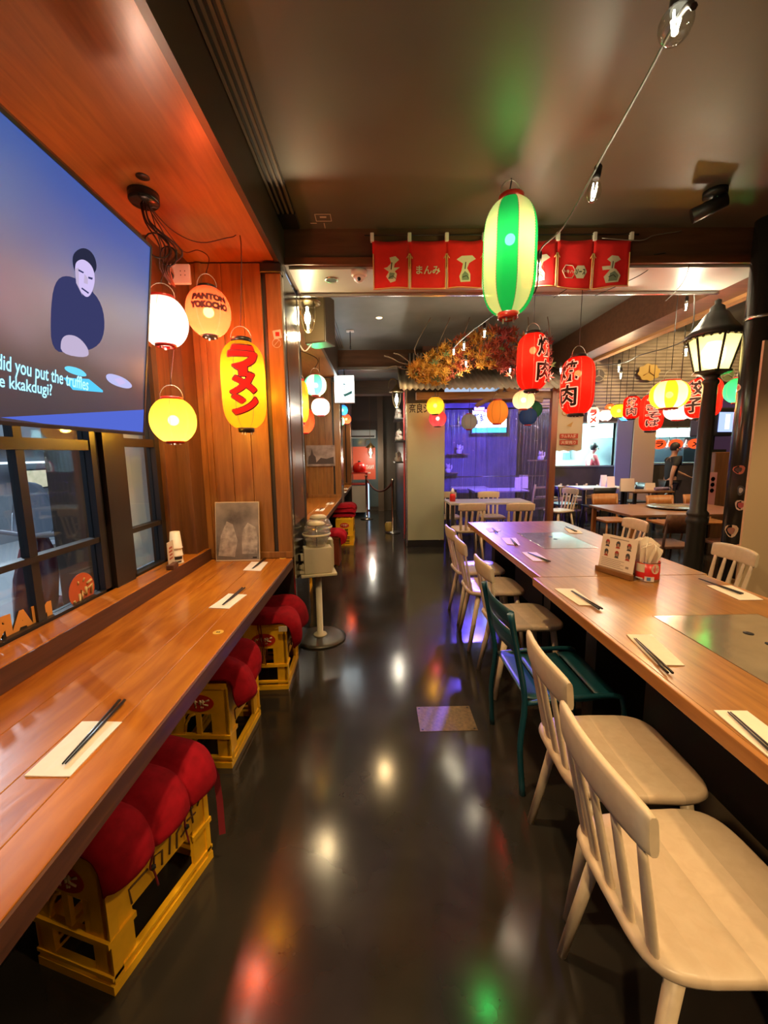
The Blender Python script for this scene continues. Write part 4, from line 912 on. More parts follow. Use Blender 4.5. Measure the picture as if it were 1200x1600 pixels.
q = atz(547, 517, ZC2); sp = thing('sprinkler', 'small white ceiling plate with a hanging sensor', 'sensor', (q.x, q.y, ZC2)); obj('plate', box((-.05, -.05, -.008), (.05, .05, -.0005)), M_plug, sp); bm = bmesh.new(); cyl(bm, (0, 0, -.008), (0, 0, -.19), .006); cyl(bm, (0, 0, -.19), (0, 0, -.24), .010); obj('stem', bm, M_metal_dk, sp)
# small sketch-like decal on the ceiling edge above the beam
q = atz(505, 340, ZC); bm = bmesh.new()
for lo, hi in (((-.05, -.04), (.05, -.036)), ((-.05, .036), (.05, .04)), ((-.05, -.04), (-.046, .04)), ((.046, -.04), (.05, .04)), ((-.02, -.015), (.02, .0)), ((-.005, .06), (.0, .12)), ((-.09, .06), (-.05, .065))): bx(bm, (*lo, -.0018), (*hi, -.0004))
o = tag(obj('ceiling_decal', bm, M_printcream), 'small white line drawing on the ceiling before the beam', 'decal'); o.location = (q.x, q.y, ZC)

# ------------------------------------------------------------------ street lamp and column
lp = aty(1100, 700, 3.2); SL = thing('street_lamp', 'black street lamp post with a glowing four-sided lantern head beside the tables', 'street lamp', (lp.x, 3.2, 0))
bm = bmesh.new(); lathe(bm, [(.10, 0), (.10, .05), (.068, .09), (.064, .85), (.076, .87), (.076, .90), (.066, .915), (.074, .93), (.074, .95), (.057, .97), (.047, 1.93), (.056, 1.945), (.056, 1.965), (.042, 1.98), (.06, 2.0)], 20); obj('pole', bm, mat('lamp_iron', (.035, .036, .032), .42, .3), SL)
zb0, zb1 = 2.03, 2.29; rb, rt_ = .105, .168
bm = bmesh.new(); lathe(bm, [(.05, 2.0), (.10, 2.015), (.135, 2.02), (.13, 2.035), (.0, 2.035)], 6, smooth=False); obj('cup', bm, bpy.data.materials['lamp_iron'], SL)
for k in range(6):
    a = R(60 * k + 12); a2 = a + R(60); bm = bmesh.new(); cyl(bm, (rb * math.cos(a), rb * math.sin(a), zb0), (rt_ * math.cos(a), rt_ * math.sin(a), zb1), .008, n=6); obj('glazing_bar', bm, bpy.data.materials['lamp_iron'], SL)
    bm = bmesh.new(); V = [bm.verts.new((r_ * math.cos(q) * .985, r_ * math.sin(q) * .985, z_)) for r_, z_, q in ((rb, zb0, a), (rb, zb0, a2), (rt_, zb1, a2), (rt_, zb1, a))]; bm.faces.new(V); obj('pane', bm, paper('lamp_frosted', (1, .80, .28), .55, (.9, .8, .5)) if 'lamp_frosted' not in bpy.data.materials else bpy.data.materials['lamp_frosted'], SL)
bm = bmesh.new(); lathe(bm, [(.183, 2.275), (.192, 2.30), (.155, 2.335), (.11, 2.39), (.075, 2.45), (.05, 2.47), (.045, 2.50), (.02, 2.52), (.022, 2.545), (0, 2.56)], 12); obj('roof', bm, bpy.data.materials['lamp_iron'], SL)
bm = bmesh.new()
for k in range(24): a = 2 * PI * k / 24; bmesh.ops.create_icosphere(bm, subdivisions=1, radius=.012, matrix=Matrix.Translation((.185 * math.cos(a), .185 * math.sin(a), 2.272)))
pieces('frill', bm, bpy.data.materials['lamp_iron'], SL)
bm = bmesh.new(); lathe(bm, [(.0, 2.05), (.05, 2.07), (.075, 2.13), (.075, 2.19), (.045, 2.25), (0, 2.26)], 16); obj('globe', bm, emis('lamp_globe', (1, .82, .40), 7), SL)
cl = aty(1167, 690, 2.85); CO = thing('column', 'tall black round column with stickers at the end of the beam', 'column', (cl.x, 2.85, 0))
bm = bmesh.new(); cyl(bm, (0, 0, 0), (0, 0, ZC), .085, n=28); obj('shaft', bm, mat('black_gloss_column', (.02, .019, .017), .22), CO)
bm = bmesh.new(); lathe(bm, [(.10, 0), (.10, .06), (.087, .08)], 24); obj('base_ring', bm, M_black, CO)
bm = bmesh.new(); lathe(bm, [(.087, 2.30), (.092, 2.31), (.087, 2.32)], 24, cap=False); obj('band', bm, M_chrome, CO)
for px, py, sx, sz, cc_, pr_ in ((1152, 603, .05, .05, (.72, .62, .5), (.6, .08, .04)), (1155, 734, .07, .06, (.55, .15, .08), (.05, .03, .03)), (1157, 766, .04, .07, (.06, .06, .06), (.5, .5, .5)), (1157, 789, .07, .07, (.72, .55, .45), (.5, .1, .1)), (1143, 830, .08, .09, (.70, .52, .34), (.3, .15, .1)), (1149, 862, .07, .12, (.68, .42, .33), (.6, .3, .2)), (1144, 908, .05, .05, (.65, .5, .25), (.4, .25, .1))):
    a = math.atan2(-2.85, -cl.x); q = aty(px, py, 2.79); da = (q.x - (cl.x + .085 * math.cos(a))) / .085 * .9
    def sk_(x, y, off, a=a, da=da, q=q): aa = a + da + x / .085; return Vector(((.085 + off) * math.cos(aa), (.085 + off) * math.sin(aa), q.z + y))
    for nm, k_, off, cm in (('sticker', 1.0, .0012, cc_), ('sticker_print', .55, .0022, pr_)):
        bm = bmesh.new(); n = 14; V = []
        for j in range(n):
            aa = 2 * PI * j / n; rr = k_ * (1 + .12 * math.sin(3 * aa + px)); V.append(bm.verts.new(sk_(sx / 2 * rr * math.cos(aa), sz / 2 * rr * math.sin(aa), off)))
        bm.faces.new(V); obj(nm, bm, mat('sticker_colour', cm, .5), CO)
# plain beige board standing by the column
q0 = aty(1192, 532, 2.62); q1 = aty(1151, 900, 2.62)
bd = thing('display_board', 'plain beige display board standing against the black column', 'board', (q1.x + .30, 2.62, 0))
obj('board', box((-.30, -.008, .05), (.32, .008, q0.z)), M_beige, bd); obj('foot', box((-.2, -.06, 0), (.2, .10, .05)), M_black, bd)

for x, y, pw, lab in ((4.0, 5.4, 120, 'added warm fill downlight over the hall tables'), (6.2, 5.0, 130, 'added warm fill downlight deep in the hall'), (4.2, 7.2, 170, 'added warm fill downlight before the kitchen window'), (6.6, 7.2, 170, 'added warm fill downlight before the kitchen pass'), (.05, 5.2, 40, 'small added fill downlight over the aisle before the green panel'), (0, 8.9, 50, 'small added fill downlight in the corridor')):  # added downlights that brighten the hall, aisle and corridor
    downlight(0, 0, ZH if x > 3 else ZC2 if y < 8.5 else 2.86, lab, pw, WARM, (x, y, 0), (0, .9, -1) if y == 7.2 else (0, 0, -1))

# ------------------------------------------------------------------ dining tables
ZT = .75
def make_table(name, label, x0, x1, y0, y1, griddle, seam=None):
    c = ((x0 + x1) / 2, (y0 + y1) / 2, 0); t = thing(name, label, 'table', c, 0, 'long oak tables'); a, b_ = (x1 - x0) / 2, (y1 - y0) / 2
    gx0, gx1, gy0, gy1 = griddle[0] - c[0], griddle[1] - c[0], griddle[2] - c[1], griddle[3] - c[1]
    bm = bmesh.new()      # top built round the griddle opening
    for lo, hi in (((-a + .02, -b_ + .0, ZT - .03), (gx0, b_, ZT)), ((gx1, -b_, ZT - .03), (a - .02, b_, ZT)), ((gx0, -b_, ZT - .03), (gx1, gy0, ZT)), ((gx0, gy1, ZT - .03), (gx1, b_, ZT))): bx(bm, lo, hi)
    obj('table_top', bm, M_table, t)
    for s in (-1, 1): obj('edge_band', box((min(s * a, s * (a - .02)), -b_, ZT - .045), (max(s * a, s * (a - .02)), b_, ZT + .0005), bev=.004, seg=2), M_table_edge, t)
    for s in (-1, 1): obj('end_band', box((-a + .02, min(s * b_, s * (b_ - .012)), ZT - .045), (a - .02, max(s * b_, s * (b_ - .012)), ZT - .03)), M_table_edge, t)
    g = obj('griddle_plate', box((gx0 + .004, gy0 + .004, ZT - .02), (gx1 - .004, gy1 - .004, ZT + .001), bev=.001, seg=1), M_steel, t)
    bm = bmesh.new()
    for yy in (gy1 - .185, gy1 - .275): lathe(bm, [(.017, ZT + .0012), (0, ZT + .0014)], 18, at=((gx0 + gx1) / 2 + .02, yy, .0006))
    obj('drain_hole', bm, M_ink, g)
    for s in (-1, 1):
        obj('pedestal', box((-.30, s * (b_ - .30) - .05, .03), (.30, s * (b_ - .30) + .05, ZT - .046)), M_black, t)
        obj('foot', box((-.36, s * (b_ - .30) - .09, 0), (.36, s * (b_ - .30) + .09, .03)), M_black, t)
    obj('grill_box', box((gx0, gy0, .25), (gx1, gy1, ZT - .032)), M_black, t)
    return t
make_table('griddle_table', 'long oak table with steel griddle plate, beside the near white chairs', .862, 1.84, .30, 2.205, (1.16, 1.62, .95, 1.645))
make_table('griddle_table', 'oak table end-on beyond the first, its corner glowing purple', .905, 1.86, 2.212, 4.05, (1.20, 1.60, 2.87, 3.47))

# ------------------------------------------------------------------ cream wooden chairs
def make_chair():
    t = thing('spindle_chair', '', 'chair')
    bm = bmesh.new(); P = []                       # rounded seat, narrower at the back, slightly dished
    n = 40; sx, sy = .215, .198
    for k in range(n):
        a = 2 * PI * k / n; ca, sa = math.cos(a), math.sin(a); ex = .42
        x = sx * (abs(ca) ** ex) * (1 if ca > 0 else -1); y = sy * (abs(sa) ** ex) * (1 if sa > 0 else -1); y *= 1 - .07 * (-x / sx + 1) / 2 * .9 * (1 if x < 0 else .4); P.append((x, y))
    rings = []
    for z, k_, dz in ((.415, .90, 0), (.420, .97, 0), (.432, 1.0, 0), (.444, .985, 0), (.449, .95, 0), (.446, .70, 0), (.441, .40, 0)): rings.append([bm.verts.new((x * k_, y * k_, z)) for x, y in P])
    for r0, r1 in zip(rings, rings[1:]):
        for k in range(n): f = bm.faces.new((r0[k], r0[(k + 1) % n], r1[(k + 1) % n], r1[k])); f.smooth = True
    bm.faces.new(rings[0][::-1]); f = bm.faces.new(rings[-1]); f.smooth = True; obj('seat', bm, M_seat, t)
    for s in (-1, 1):
        bm = bmesh.new(); cyl(bm, (-.13, s * .135, .425), (-.205, s * .172, 0), .019, .0135, 14); obj('leg', bm, M_whitewood, t)
        bm = bmesh.new(); cyl(bm, (.14, s * .14, .425), (.195, s * .185, 0), .019, .0135, 14); obj('leg', bm, M_whitewood, t)
    rail = lambda v, z: (-.232 - .022 * (1 - v * v) - .10 * (z - .70), .170 * v)
    for v in (-.86, -.45, 0, .45, .86):                 # flat spindles, wider at the seat
        bm = bmesh.new(); x0, y0 = -.178 - .014 * (1 - v * v), .152 * v; x1, y1 = rail(v, .72); R_ = []
        for f_ in range(7):
            u = f_ / 6; wv = .017 - .006 * u + .003 * math.sin(PI * u); th = .0095 - .002 * u; c = Vector((x0 + (x1 - x0) * u, y0 + (y1 - y0) * u, .44 + (.725 - .44) * u))
            R_.append([bm.verts.new(c + Vector((th * math.sin(q), wv * math.cos(q), 0))) for q in [2 * PI * j / 10 for j in range(10)]])
        for r0, r1 in zip(R_, R_[1:]):
            for j in range(10): f = bm.faces.new((r0[j], r0[(j + 1) % 10], r1[(j + 1) % 10], r1[j])); f.smooth = True
        bm.faces.new(R_[-1]); obj('spindle', bm, M_whitewood, t)
    bm = bmesh.new(); G = []                                   # curved top rail
    for k in range(17):
        v = -1 + k / 8; row = []; hd = .052 - .010 * abs(v) ** 6; zc = .762 - .006 * v * v
        for q in range(14):
            a = 2 * PI * q / 14; cx_, cz_ = math.cos(a), math.sin(a); z = zc + hd * (abs(cz_) ** .55) * (1 if cz_ > 0 else -1); th = .0125 * (abs(cx_) ** .6) * (1 if cx_ > 0 else -1)
            x, y = rail(v, z); row.append(bm.verts.new((x + th * (1 - .25 * abs(v) ** 12), y * 1.04, z)))
        G.append(row)
    for r0, r1 in zip(G, G[1:]):
        for q in range(14): f = bm.faces.new((r0[q], r0[(q + 1) % 14], r1[(q + 1) % 14], r1[q])); f.smooth = True
    bm.faces.new(G[0][::-1]); bm.faces.new(G[-1]); obj('top_rail', bm, M_whitewood, t)
    return t
WG = 'cream spindle chairs'
ch = make_chair(); ch['group'] = WG
ch.location = (.725, .82, 0); ch.rotation_euler = (0, 0, R(1)); ch['label'] = 'cream spindle chair at the near table with its whole seat in the open'
for x, y, rz, lab in ((.785, 1.24, R(-2), 'cream spindle chair between the foremost chair and the teal metal chair'), (.875, 2.41, R(2), 'cream spindle chair just beyond the teal metal chair'),
      (.86, 3.0, R(0), 'cream spindle chair at the second table, its seat lit blue'), (.87, 3.5, R(3), 'cream spindle chair at the aisle end of the second table'),
      (1.19, 5.36, R(92), 'cream spindle chair beside the green panel with its back to the long tables'), (1.80, 5.30, R(88), 'cream spindle chair near the wooden booth post with its back to the long tables'),
      (1.12, 6.42, R(-88), 'cream spindle chair across the booth table, by the red bottle'), (1.80, 6.38, R(-92), 'cream spindle chair across the booth table, by the wooden post'),
      (2.16, 3.72, R(182), 'cream chair tucked at the hall side of the second table'), (2.12, 2.62, R(178), 'cream chair behind the napkin pots'), (2.14, 1.62, R(181), 'cream chair at the hall side of the near table'),
      (3.12, 6.95, R(200), 'cream spindle chair just right of the wooden booth post')):
    dup(ch, (x, y, 0), rz, lab, WG)
# teal slatted metal chair
tc = thing('metal_chair', 'teal metal bistro chair with slotted back between the cream chairs', 'chair', (.80, 1.78, 0), R(0))
for s in (-1, 1):
    bm = bmesh.new(); y = s * .215; tube(bm, [(-.20, y * 1.08, 0), (-.215, y * 1.03, .22), (-.20, y, .42), (-.235, y * .98, .62), (-.27, y * .96, .80)], .013, 8, smooth_pts=4); obj('back_leg', bm, M_teal, tc)
    bm = bmesh.new(); tube(bm, [(.235, y * 1.05, 0), (.225, y * 1.02, .25), (.215, y, .40), (.17, y * .98, .435), (-.05, y, .425), (-.19, y, .41)], .011, 8, smooth_pts=4); obj('front_leg', bm, M_teal, tc)
def slat_sheet(P0, n, w_, curve):
    bm = bmesh.new(); G = []
    for i in range(n + 1): u = i / n; G.append([(bm.verts.new(P0(u, v)), 0)[0] for v in [-1 + k / 4 for k in range(9)]])
    for r0, r1 in zip(G, G[1:]):
        for k in range(8): f = bm.faces.new((r0[k], r0[k + 1], r1[k + 1], r1[k])); f.smooth = True
    return bm
def seat_at(x, v): u = (x + .20) / .42; return Vector((x, .205 * v, .432 - .022 * math.sin(PI * min(1, max(0, u))) + (.0 if u < .85 else -.10 * (u - .85))))
for i in range(4):
    x0 = -.195 + i * .105; o = obj('seat_slat', slat_sheet(lambda u, v: seat_at(x0 + .096 * u, v), 4, 0, 0), M_teal, tc); m_ = o.modifiers.new('thickness', 'SOLIDIFY'); m_.thickness = .004
for i in range(2):
    z0 = .615 + i * .10; o = obj('back_slat', slat_sheet(lambda u, v: Vector((-.225 - .16 * (z0 + .092 * u - .6) - .03 * (1 - v * v), .206 * v, z0 + .092 * u)), 3, 0, 0), M_teal, tc); m_ = o.modifiers.new('thickness', 'SOLIDIFY'); m_.thickness = .004

# ------------------------------------------------------------------ things on the tables
TN = 'napkins on the oak tables'; zt_ = ZT + .0012
setting([(.942, 1.465), (1.036, 1.461), (.994, 1.234), (.906, 1.238)], [(.947, 1.421), (.906, 1.179)], zt_, 'beside the near griddle plate', TN)
setting([(.896, 1.0), (.985, .997), (.965, .78), (.88, .785)], [(.925, .985), (.885, .74)], zt_, 'on the near table before the foremost chair', TN)
setting([(.897, 2.003), (.997, 1.998), (.989, 1.768), (.911, 1.771)], [(.961, 1.951), (.975, 1.70)], zt_, 'on the near table beside the teal chair', TN)
setting([(1.692, 2.012), (1.815, 2.005), (1.79, 1.801), (1.675, 1.799)], [(1.73, 2.11), (1.745, 1.865)], zt_, 'on the hall side of the near table', TN)
setting([(1.0, 2.775), (1.101, 2.769), (1.095, 2.53), (.991, 2.537)], [(1.031, 2.737), (1.08, 2.485)], zt_, 'on the second table just past the joint', TN)
for q, st_, wh in (([(783, 841), (806, 841), (813, 853), (792, 851)], [(798, 843), (808, 855)], 'on the second table in the middle of the row'), ([(759, 826), (776, 825), (783, 830), (765, 832)], [(769, 826), (777, 835)], 'on the purple corner of the second table'), ([(882, 826), (905, 829), (911, 834), (890, 833)], [(884, 824), (900, 832)], 'on the hall side of the second table')):
    P = [atz(*p_, ZT) for p_ in q]; S = [atz(*p_, ZT) for p_ in st_]; setting([(p_.x, p_.y) for p_ in P][::-1], [(p_.x, p_.y) for p_ in S], zt_, wh, TN)
# menu stand
mp_ = atz(958, 893, ZT); ms = thing('menu_stand', 'folded menu card of small portraits in a wooden foot on the table', 'menu', (1.365, 2.235, ZT + .001), R(-70))
for y0 in (-.055, .035): obj('foot', box((-.115, y0, 0), (.115, y0 + .028, .032), bev=.003, seg=1), M_table_edge if False else wood('menu_foot', (.17, .07, .02), (.26, .11, .035), .4, (2, 14, 14), 4) if 'menu_foot' not in bpy.data.materials else bpy.data.materials['menu_foot'], ms)
M_menu = mat('menu_card', (.74, .62, .50), .6)
for s in (-1, 1):
    o = obj('card', box((-.11, -.001, 0), (.11, .001, .195)), M_menu, ms); o.location = (0, s * .032, .022); o.rotation_euler = (R(-7 * s * -1), 0, 0)
    if s < 0:
        bm = bmesh.new(); bm2 = bmesh.new(); bm3 = bmesh.new()
        for r_ in range(2):
            for c_ in range(3):
                x = -.07 + c_ * .068; z = .15 - r_ * .055
                lathe(bm, [(.0135, 0), (0, .001)], 12); 
                for v in bm.verts[-13:]: v.co = Vector((x + v.co.x, -.0015, z + v.co.y * 1.25))
                prism(bm2, [(x - .014, z - .02), (x + .014, z - .02), (x + .008, z - .010), (x - .008, z - .010)], lambda a, c: Vector((a, -.0014, c)), (0, -.0006, 0), (r_ + c_) % 2)
                prism(bm2, [(x + .0125 * math.cos(q), z + .006 + .015 * math.sin(q)) for q in [PI * k / 8 for k in range(9)]], lambda a, c: Vector((a, -.0022, c)), (0, -.0006, 0), 1 - (r_ + c_) % 2)
        for k in range(5): bx(bm3, (-.095, -.0018, .060 - k * .010), (.05 - .02 * (k % 2), -.0012, .0625 - k * .010))
        bx(bm3, (-.06, -.0018, .18), (.06, -.0012, .185)); bx(bm3, (.062, -.0018, .03), (.08, -.0012, .042))
        pieces('portrait_face', bm, mat('menu_skin', (.62, .42, .30), .6), o); pieces('portrait_hair', bm2, [mat('menu_hair', (.05, .05, .055), .6), mat('menu_red', (.35, .04, .02), .6)], o); obj('menu_lines', bm3, mat('menu_ink', (.28, .22, .18), .6), o)
def napkin_pot(label, loc, mk, seed):
    t = thing('napkin_pot', label, 'pot', loc, 0, 'red pots of napkins'); r = .058; h = .105
    bm = bmesh.new(); lathe(bm, [(r * .96, 0), (r, .004), (r, h), (r * .95, h), (r * .94, .01), (0, .01)], 32); obj('tin', bm, mk, t)
    bm = bmesh.new(); lathe(bm, [(r + .0006, .0), (r + .0012, .012), (r + .0006, .014)], 32, cap=False); lathe(bm, [(r + .0006, h - .006), (r + .0018, h - .003), (r + .0006, h)], 32, cap=False); obj('rim', bm, M_chrome, t)
    a0 = math.degrees(math.atan2(-loc[1], -loc[0]))
    def wrap(x, z, off=.0012): a = R(a0) + x / r; return Vector(((r + off) * math.cos(a), (r + off) * math.sin(a), z))
    def patch(x0, x1, z0, z1, m_, off=.0012, nm='label'):
        b = bmesh.new(); V = [[b.verts.new(wrap(x0 + (x1 - x0) * k / 6, z, off)) for z in (z0, z1)] for k in range(7)]
        for p_, q in zip(V, V[1:]): b.faces.new((p_[0], q[0], q[1], p_[1]))
        return obj(nm, b, m_, t)
    patch(-.062, -.012, .05, .095, M_printcream); patch(-.010, .035, .004, .030, mat('pot_white', (.72, .66, .62), .5)); patch(-.06, -.018, .012, .02, bpy.data.materials['pot_white'] if 'pot_white' in bpy.data.materials else M_plug)
    bm = bmesh.new(); V = [bm.verts.new(wrap(.040 + .022 * math.cos(q), .072 + .026 * math.sin(q), .0014)) for q in [2 * PI * k / 18 for k in range(18)]]; bm.faces.new(V); obj('logo_disc', bm, M_printcream, t)
    bm = bmesh.new(); text_into(bm, 'ビビ', lambda x, y: wrap(.040 + x, .072 + y, .0022), 1, .02, fit=(.030, .018)); obj('logo_lettering', bm, mat('pot_red', (.5, .02, .02), .5), t)
    patch(.0, .018, .008, .026, mat('pot_blue', (.10, .22, .45), .5), .0018)
    rs = random.Random(seed)
    for k in range(5):                                             # folded napkins fanned out
        b = bmesh.new(); a = rs.uniform(0, 6.28); tl = rs.uniform(.03, .22); w_ = .045; hh_ = .085
        V = [b.verts.new(p_) for p_ in ((-w_ * .7, 0, -.04), (w_ * .7, 0, -.04), (w_ * 1.2, .02, hh_ * .9), (-.01, .012, hh_ + .02), (-w_ * 1.1, 0, hh_))]; b.faces.new(V)
        o = obj('napkin', b, M_paper, t); o.location = (.012 * math.cos(a), .012 * math.sin(a), .095); o.rotation_euler = (tl * math.sin(a), tl * math.cos(a), a if k else R(a0 + 90)); m_ = o.modifiers.new('thickness', 'SOLIDIFY'); m_.thickness = .003
M_potred = mat('red_tin', (.62, .018, .014), .3)
cp = atz(1012, 909, ZT); napkin_pot('bright red pot of cream napkins on the near table', (cp.x + .02, cp.y + .04, ZT + .001), M_potred, 1)
cp2 = atz(984, 893, ZT); napkin_pot('brown-red pot of napkins behind the menu stand', (1.545, 2.30, ZT + .001), mat('brown_tin', (.30, .03, .015), .3), 5)

# ------------------------------------------------------------------ floor plate
fp = thing('floor_plate', 'worn brown metal access plate set in the aisle floor', 'floor plate', (.358, 2.065, 0)); obj('plate', box((-.152, -.105, 0.0003), (.152, .105, .002)), mat('worn_brown_plate', (.20, .125, .05), .5, .1, c2=(.09, .06, .028), scale=60), fp)
bm = bmesh.new()
for sx in (-1, 1):
    for sy in (-1, 1): lathe(bm, [(.007, .002), (.006, .003), (0, .003)], 10, at=(sx * .138, sy * .09, 0))
obj('screw', bm, M_metal_dk, fp)

# ------------------------------------------------------------------ gumball machine
gm = thing('gumball_machine', 'cream twin-globe gumball machine on a pole with round floor base', 'gumball machine', (-.47, 3.09, 0), R(14))
bm = bmesh.new(); lathe(bm, [(.20, 0), (.20, .012), (.17, .022), (.05, .03), (0, .03)], 36); obj('base', bm, mat('dark_base', (.055, .05, .04), .35, .4), gm)
bm = bmesh.new(); lathe(bm, [(.055, .03), (.05, .04), (.024, .046), (.024, .53)], 20); obj('pole', bm, M_cream, gm)
obj('shelf', box((-.135, -.10, .53), (.135, .16, .552), bev=.004, seg=1), M_cream, gm)
for k, (y, lab) in enumerate(((-.03, ''), (.10, ''))):
    x = -.005 + .03 * k; z0 = .553 + .05 * k
    hd = obj('dispenser', box((x - .105, y - .06, .553), (x + .105, y + .06, .553 + .20 + .03 * k), bev=.008, seg=2), M_cream, gm)
    bm = bmesh.new(); cyl(bm, (x - .118, y, .60), (x - .105, y, .60), .028, n=16); bx(bm, (x - .135, y - .008, .585), (x - .118, y + .008, .615)); bx(bm, (x - .16, y - .035, .555), (x - .105, y + .035, .575)); bx(bm, (x - .125, y - .03, .655), (x - .105, y + .03, .70)); obj('coin_knob', bm, M_cream, hd)
    bm = bmesh.new(); bx(bm, (x - .06, y - .0605, .60), (x + .06, y - .0615, .70)) if False else bx(bm, (x + .104, y - .045, .57), (x + .110, y + .045, .74)); obj('panel_rib', bm, M_cream, hd)
    zt2 = .753 + .03 * k
    bm = bmesh.new(); lathe(bm, [(.062, zt2), (.085, zt2 + .05), (.105, zt2 + .095), (.104, zt2 + .105), (.085, zt2 + .15), (.062, zt2 + .168)], 28, at=(x, y, 0), cap=False); obj('globe', bm, clear('gum_globe', (.86, .83, .70), 1.45, .08, .14, haze=.22) if 'gum_globe' not in bpy.data.materials else bpy.data.materials['gum_globe'], gm)
    bm = bmesh.new(); lathe(bm, [(.108, zt2 + .092), (.109, zt2 + .099), (.105, zt2 + .106), (.103, zt2 + .099)], 28, at=(x, y, 0), cap=False); obj('globe_band', bm, M_cream, gm)
    bm = bmesh.new(); lathe(bm, [(.066, zt2 + .166), (.066, zt2 + .176), (.05, zt2 + .19), (0, zt2 + .194)], 24, at=(x, y, 0)); obj('lid', bm, M_cream, gm)
    bm = bmesh.new(); cyl(bm, (x, y, zt2), (x, y, zt2 + .17), .004, n=6); obj('rod', bm, M_metal_dk, gm)

# ------------------------------------------------------------------ booth in the middle
bp0 = atz(635, 855, 0); YP = 6.2
PX0, PX1 = .445, 1.02
pil = thing('panelled_pillar', 'square pillar faced with a plain pale green panel and black plinth', 'pillar', ((PX0 + PX1) / 2, YP + .3, 0)); hw_ = (PX1 - PX0) / 2
obj('core', box((-hw_ + .01, -.28, .10), (hw_ - .01, .28, 2.62)), M_darkwall, pil); obj('plinth', box((-hw_, -.295, 0), (hw_, .295, .10)), M_black, pil)
fpn = obj('front_panel', box((-hw_ + .012, -.30, .11), (hw_ - .004, -.281, 2.17)), M_standee, pil)
obj('edge_strip', box((-hw_ - .012, -.30, .02), (-hw_ + .010, -.27, 2.62)), M_chrome, pil)
obj('edge_strip', box((-hw_ - .012, .25, .02), (-hw_ + .010, .28, 2.62)), mat('red_strip', (.5, .06, .06), .3), pil)
bm = bmesh.new(); q = aty(655, 638, YP); text_into(bm, '奈良シ', lambda x, y: Vector((q.x - pil.location.x + x, -.3006, q.z + y)), 1, .02, fit=(.30, .14)); obj('wall_lettering', bm, M_ink, fpn)
# posts, beams, corrugated roof
M_redwood = wood('red_brown_post', (.13, .045, .018), (.24, .085, .032), .45, (8, 8, .8), 3)
def YX(px, Y): return aty(px, 690, Y).x
pxp = YX(863, 6.0); po = thing('timber_post', 'square red-brown timber post at the corner of the booth', 'post', (pxp, 6.0, 0)); obj('shaft', box((-.045, -.045, 0), (.045, .045, 2.34), bev=.004, seg=1), M_redwood, po); obj('shoe', box((-.052, -.052, 0), (.052, .052, .06)), M_black, po)
BX1 = pxp + .05
fr = thing('booth_frame', 'timber beams carrying the booth roof', 'frame', ((PX1 + BX1) / 2, 6.05, 2.2)); L_ = (BX1 - PX1) / 2
obj('front_beam', box((-L_ - .45, -.05, .0), (L_ + .05, .03, .10)), wood('weathered_beam', (.12, .06, .03), (.22, .12, .06), .6, (1, 9, 9), 3), fr)
for x, a in ((-.12, 32), (.30, -18)):
    o = obj('brace', box((-.30, -.02, -.03), (.30, .02, .03)), bpy.data.materials['weathered_beam'], fr); o.location = (x, -.02, .06); o.rotation_euler = (0, R(-a), 0)
obj('rear_beam', box((-L_, .55, .02), (L_, .62, .10)), bpy.data.materials['weathered_beam'], fr)
rf = thing('booth_roof', 'weathered corrugated lean-to roof over the booth', 'roof', ((PX1 + BX1) / 2 - .2, 5.95, 2.33)); sheets = 5; RW = (BX1 - PX1 + 1.0); y_a, y_b = -.30, .57; zr0, zr1 = -.04, .42
for i in range(sheets):
    bm = bmesh.new(); w_ = RW / sheets + .03; n = 40; A = []; B = []
    for k in range(n + 1):
        x = -RW / 2 + i * RW / sheets + w_ * k / n; dz = .014 * math.sin(x * 2 * PI / .076) + .003 * (i % 2); A.append(bm.verts.new((x, y_a - .015 * (i % 3), zr0 + dz))); B.append(bm.verts.new((x + .0, y_b, zr1 + dz)))
    for k in range(n): f = bm.faces.new((A[k], A[k + 1], B[k + 1], B[k])); f.smooth = True
    o = obj('roof_sheet', bm, M_corr, rf, recalc=False); m_ = o.modifiers.new('thickness', 'SOLIDIFY'); m_.thickness = .003
bh = struct('wall_booth', box((PX1 - .3, 6.55, 2.6), (BX1 + .15, 6.75, ZC2)), mat('rust_red_boarding', (.11, .05, .035), .6, var=.2, scale=5))
obj('back', box((PX1 - .02, 8.55, 0), (BX1 + .3, 8.65, 2.6)), mat('booth_back_wall', (.11, .10, .16), .6, var=.25, scale=3), bh)
obj('slats', box((.50, 6.5, 2.3), (.85, 6.54, 2.95)), M_black, bh)
for k in range(6): obj('slat', box((.51 + k * .058, 6.46, 2.32), (.53 + k * .058, 6.50, 2.94)), mat('slat_grey', (.16, .14, .11), .5) if 'slat_grey' not in bpy.data.materials else bpy.data.materials['slat_grey'], bh)
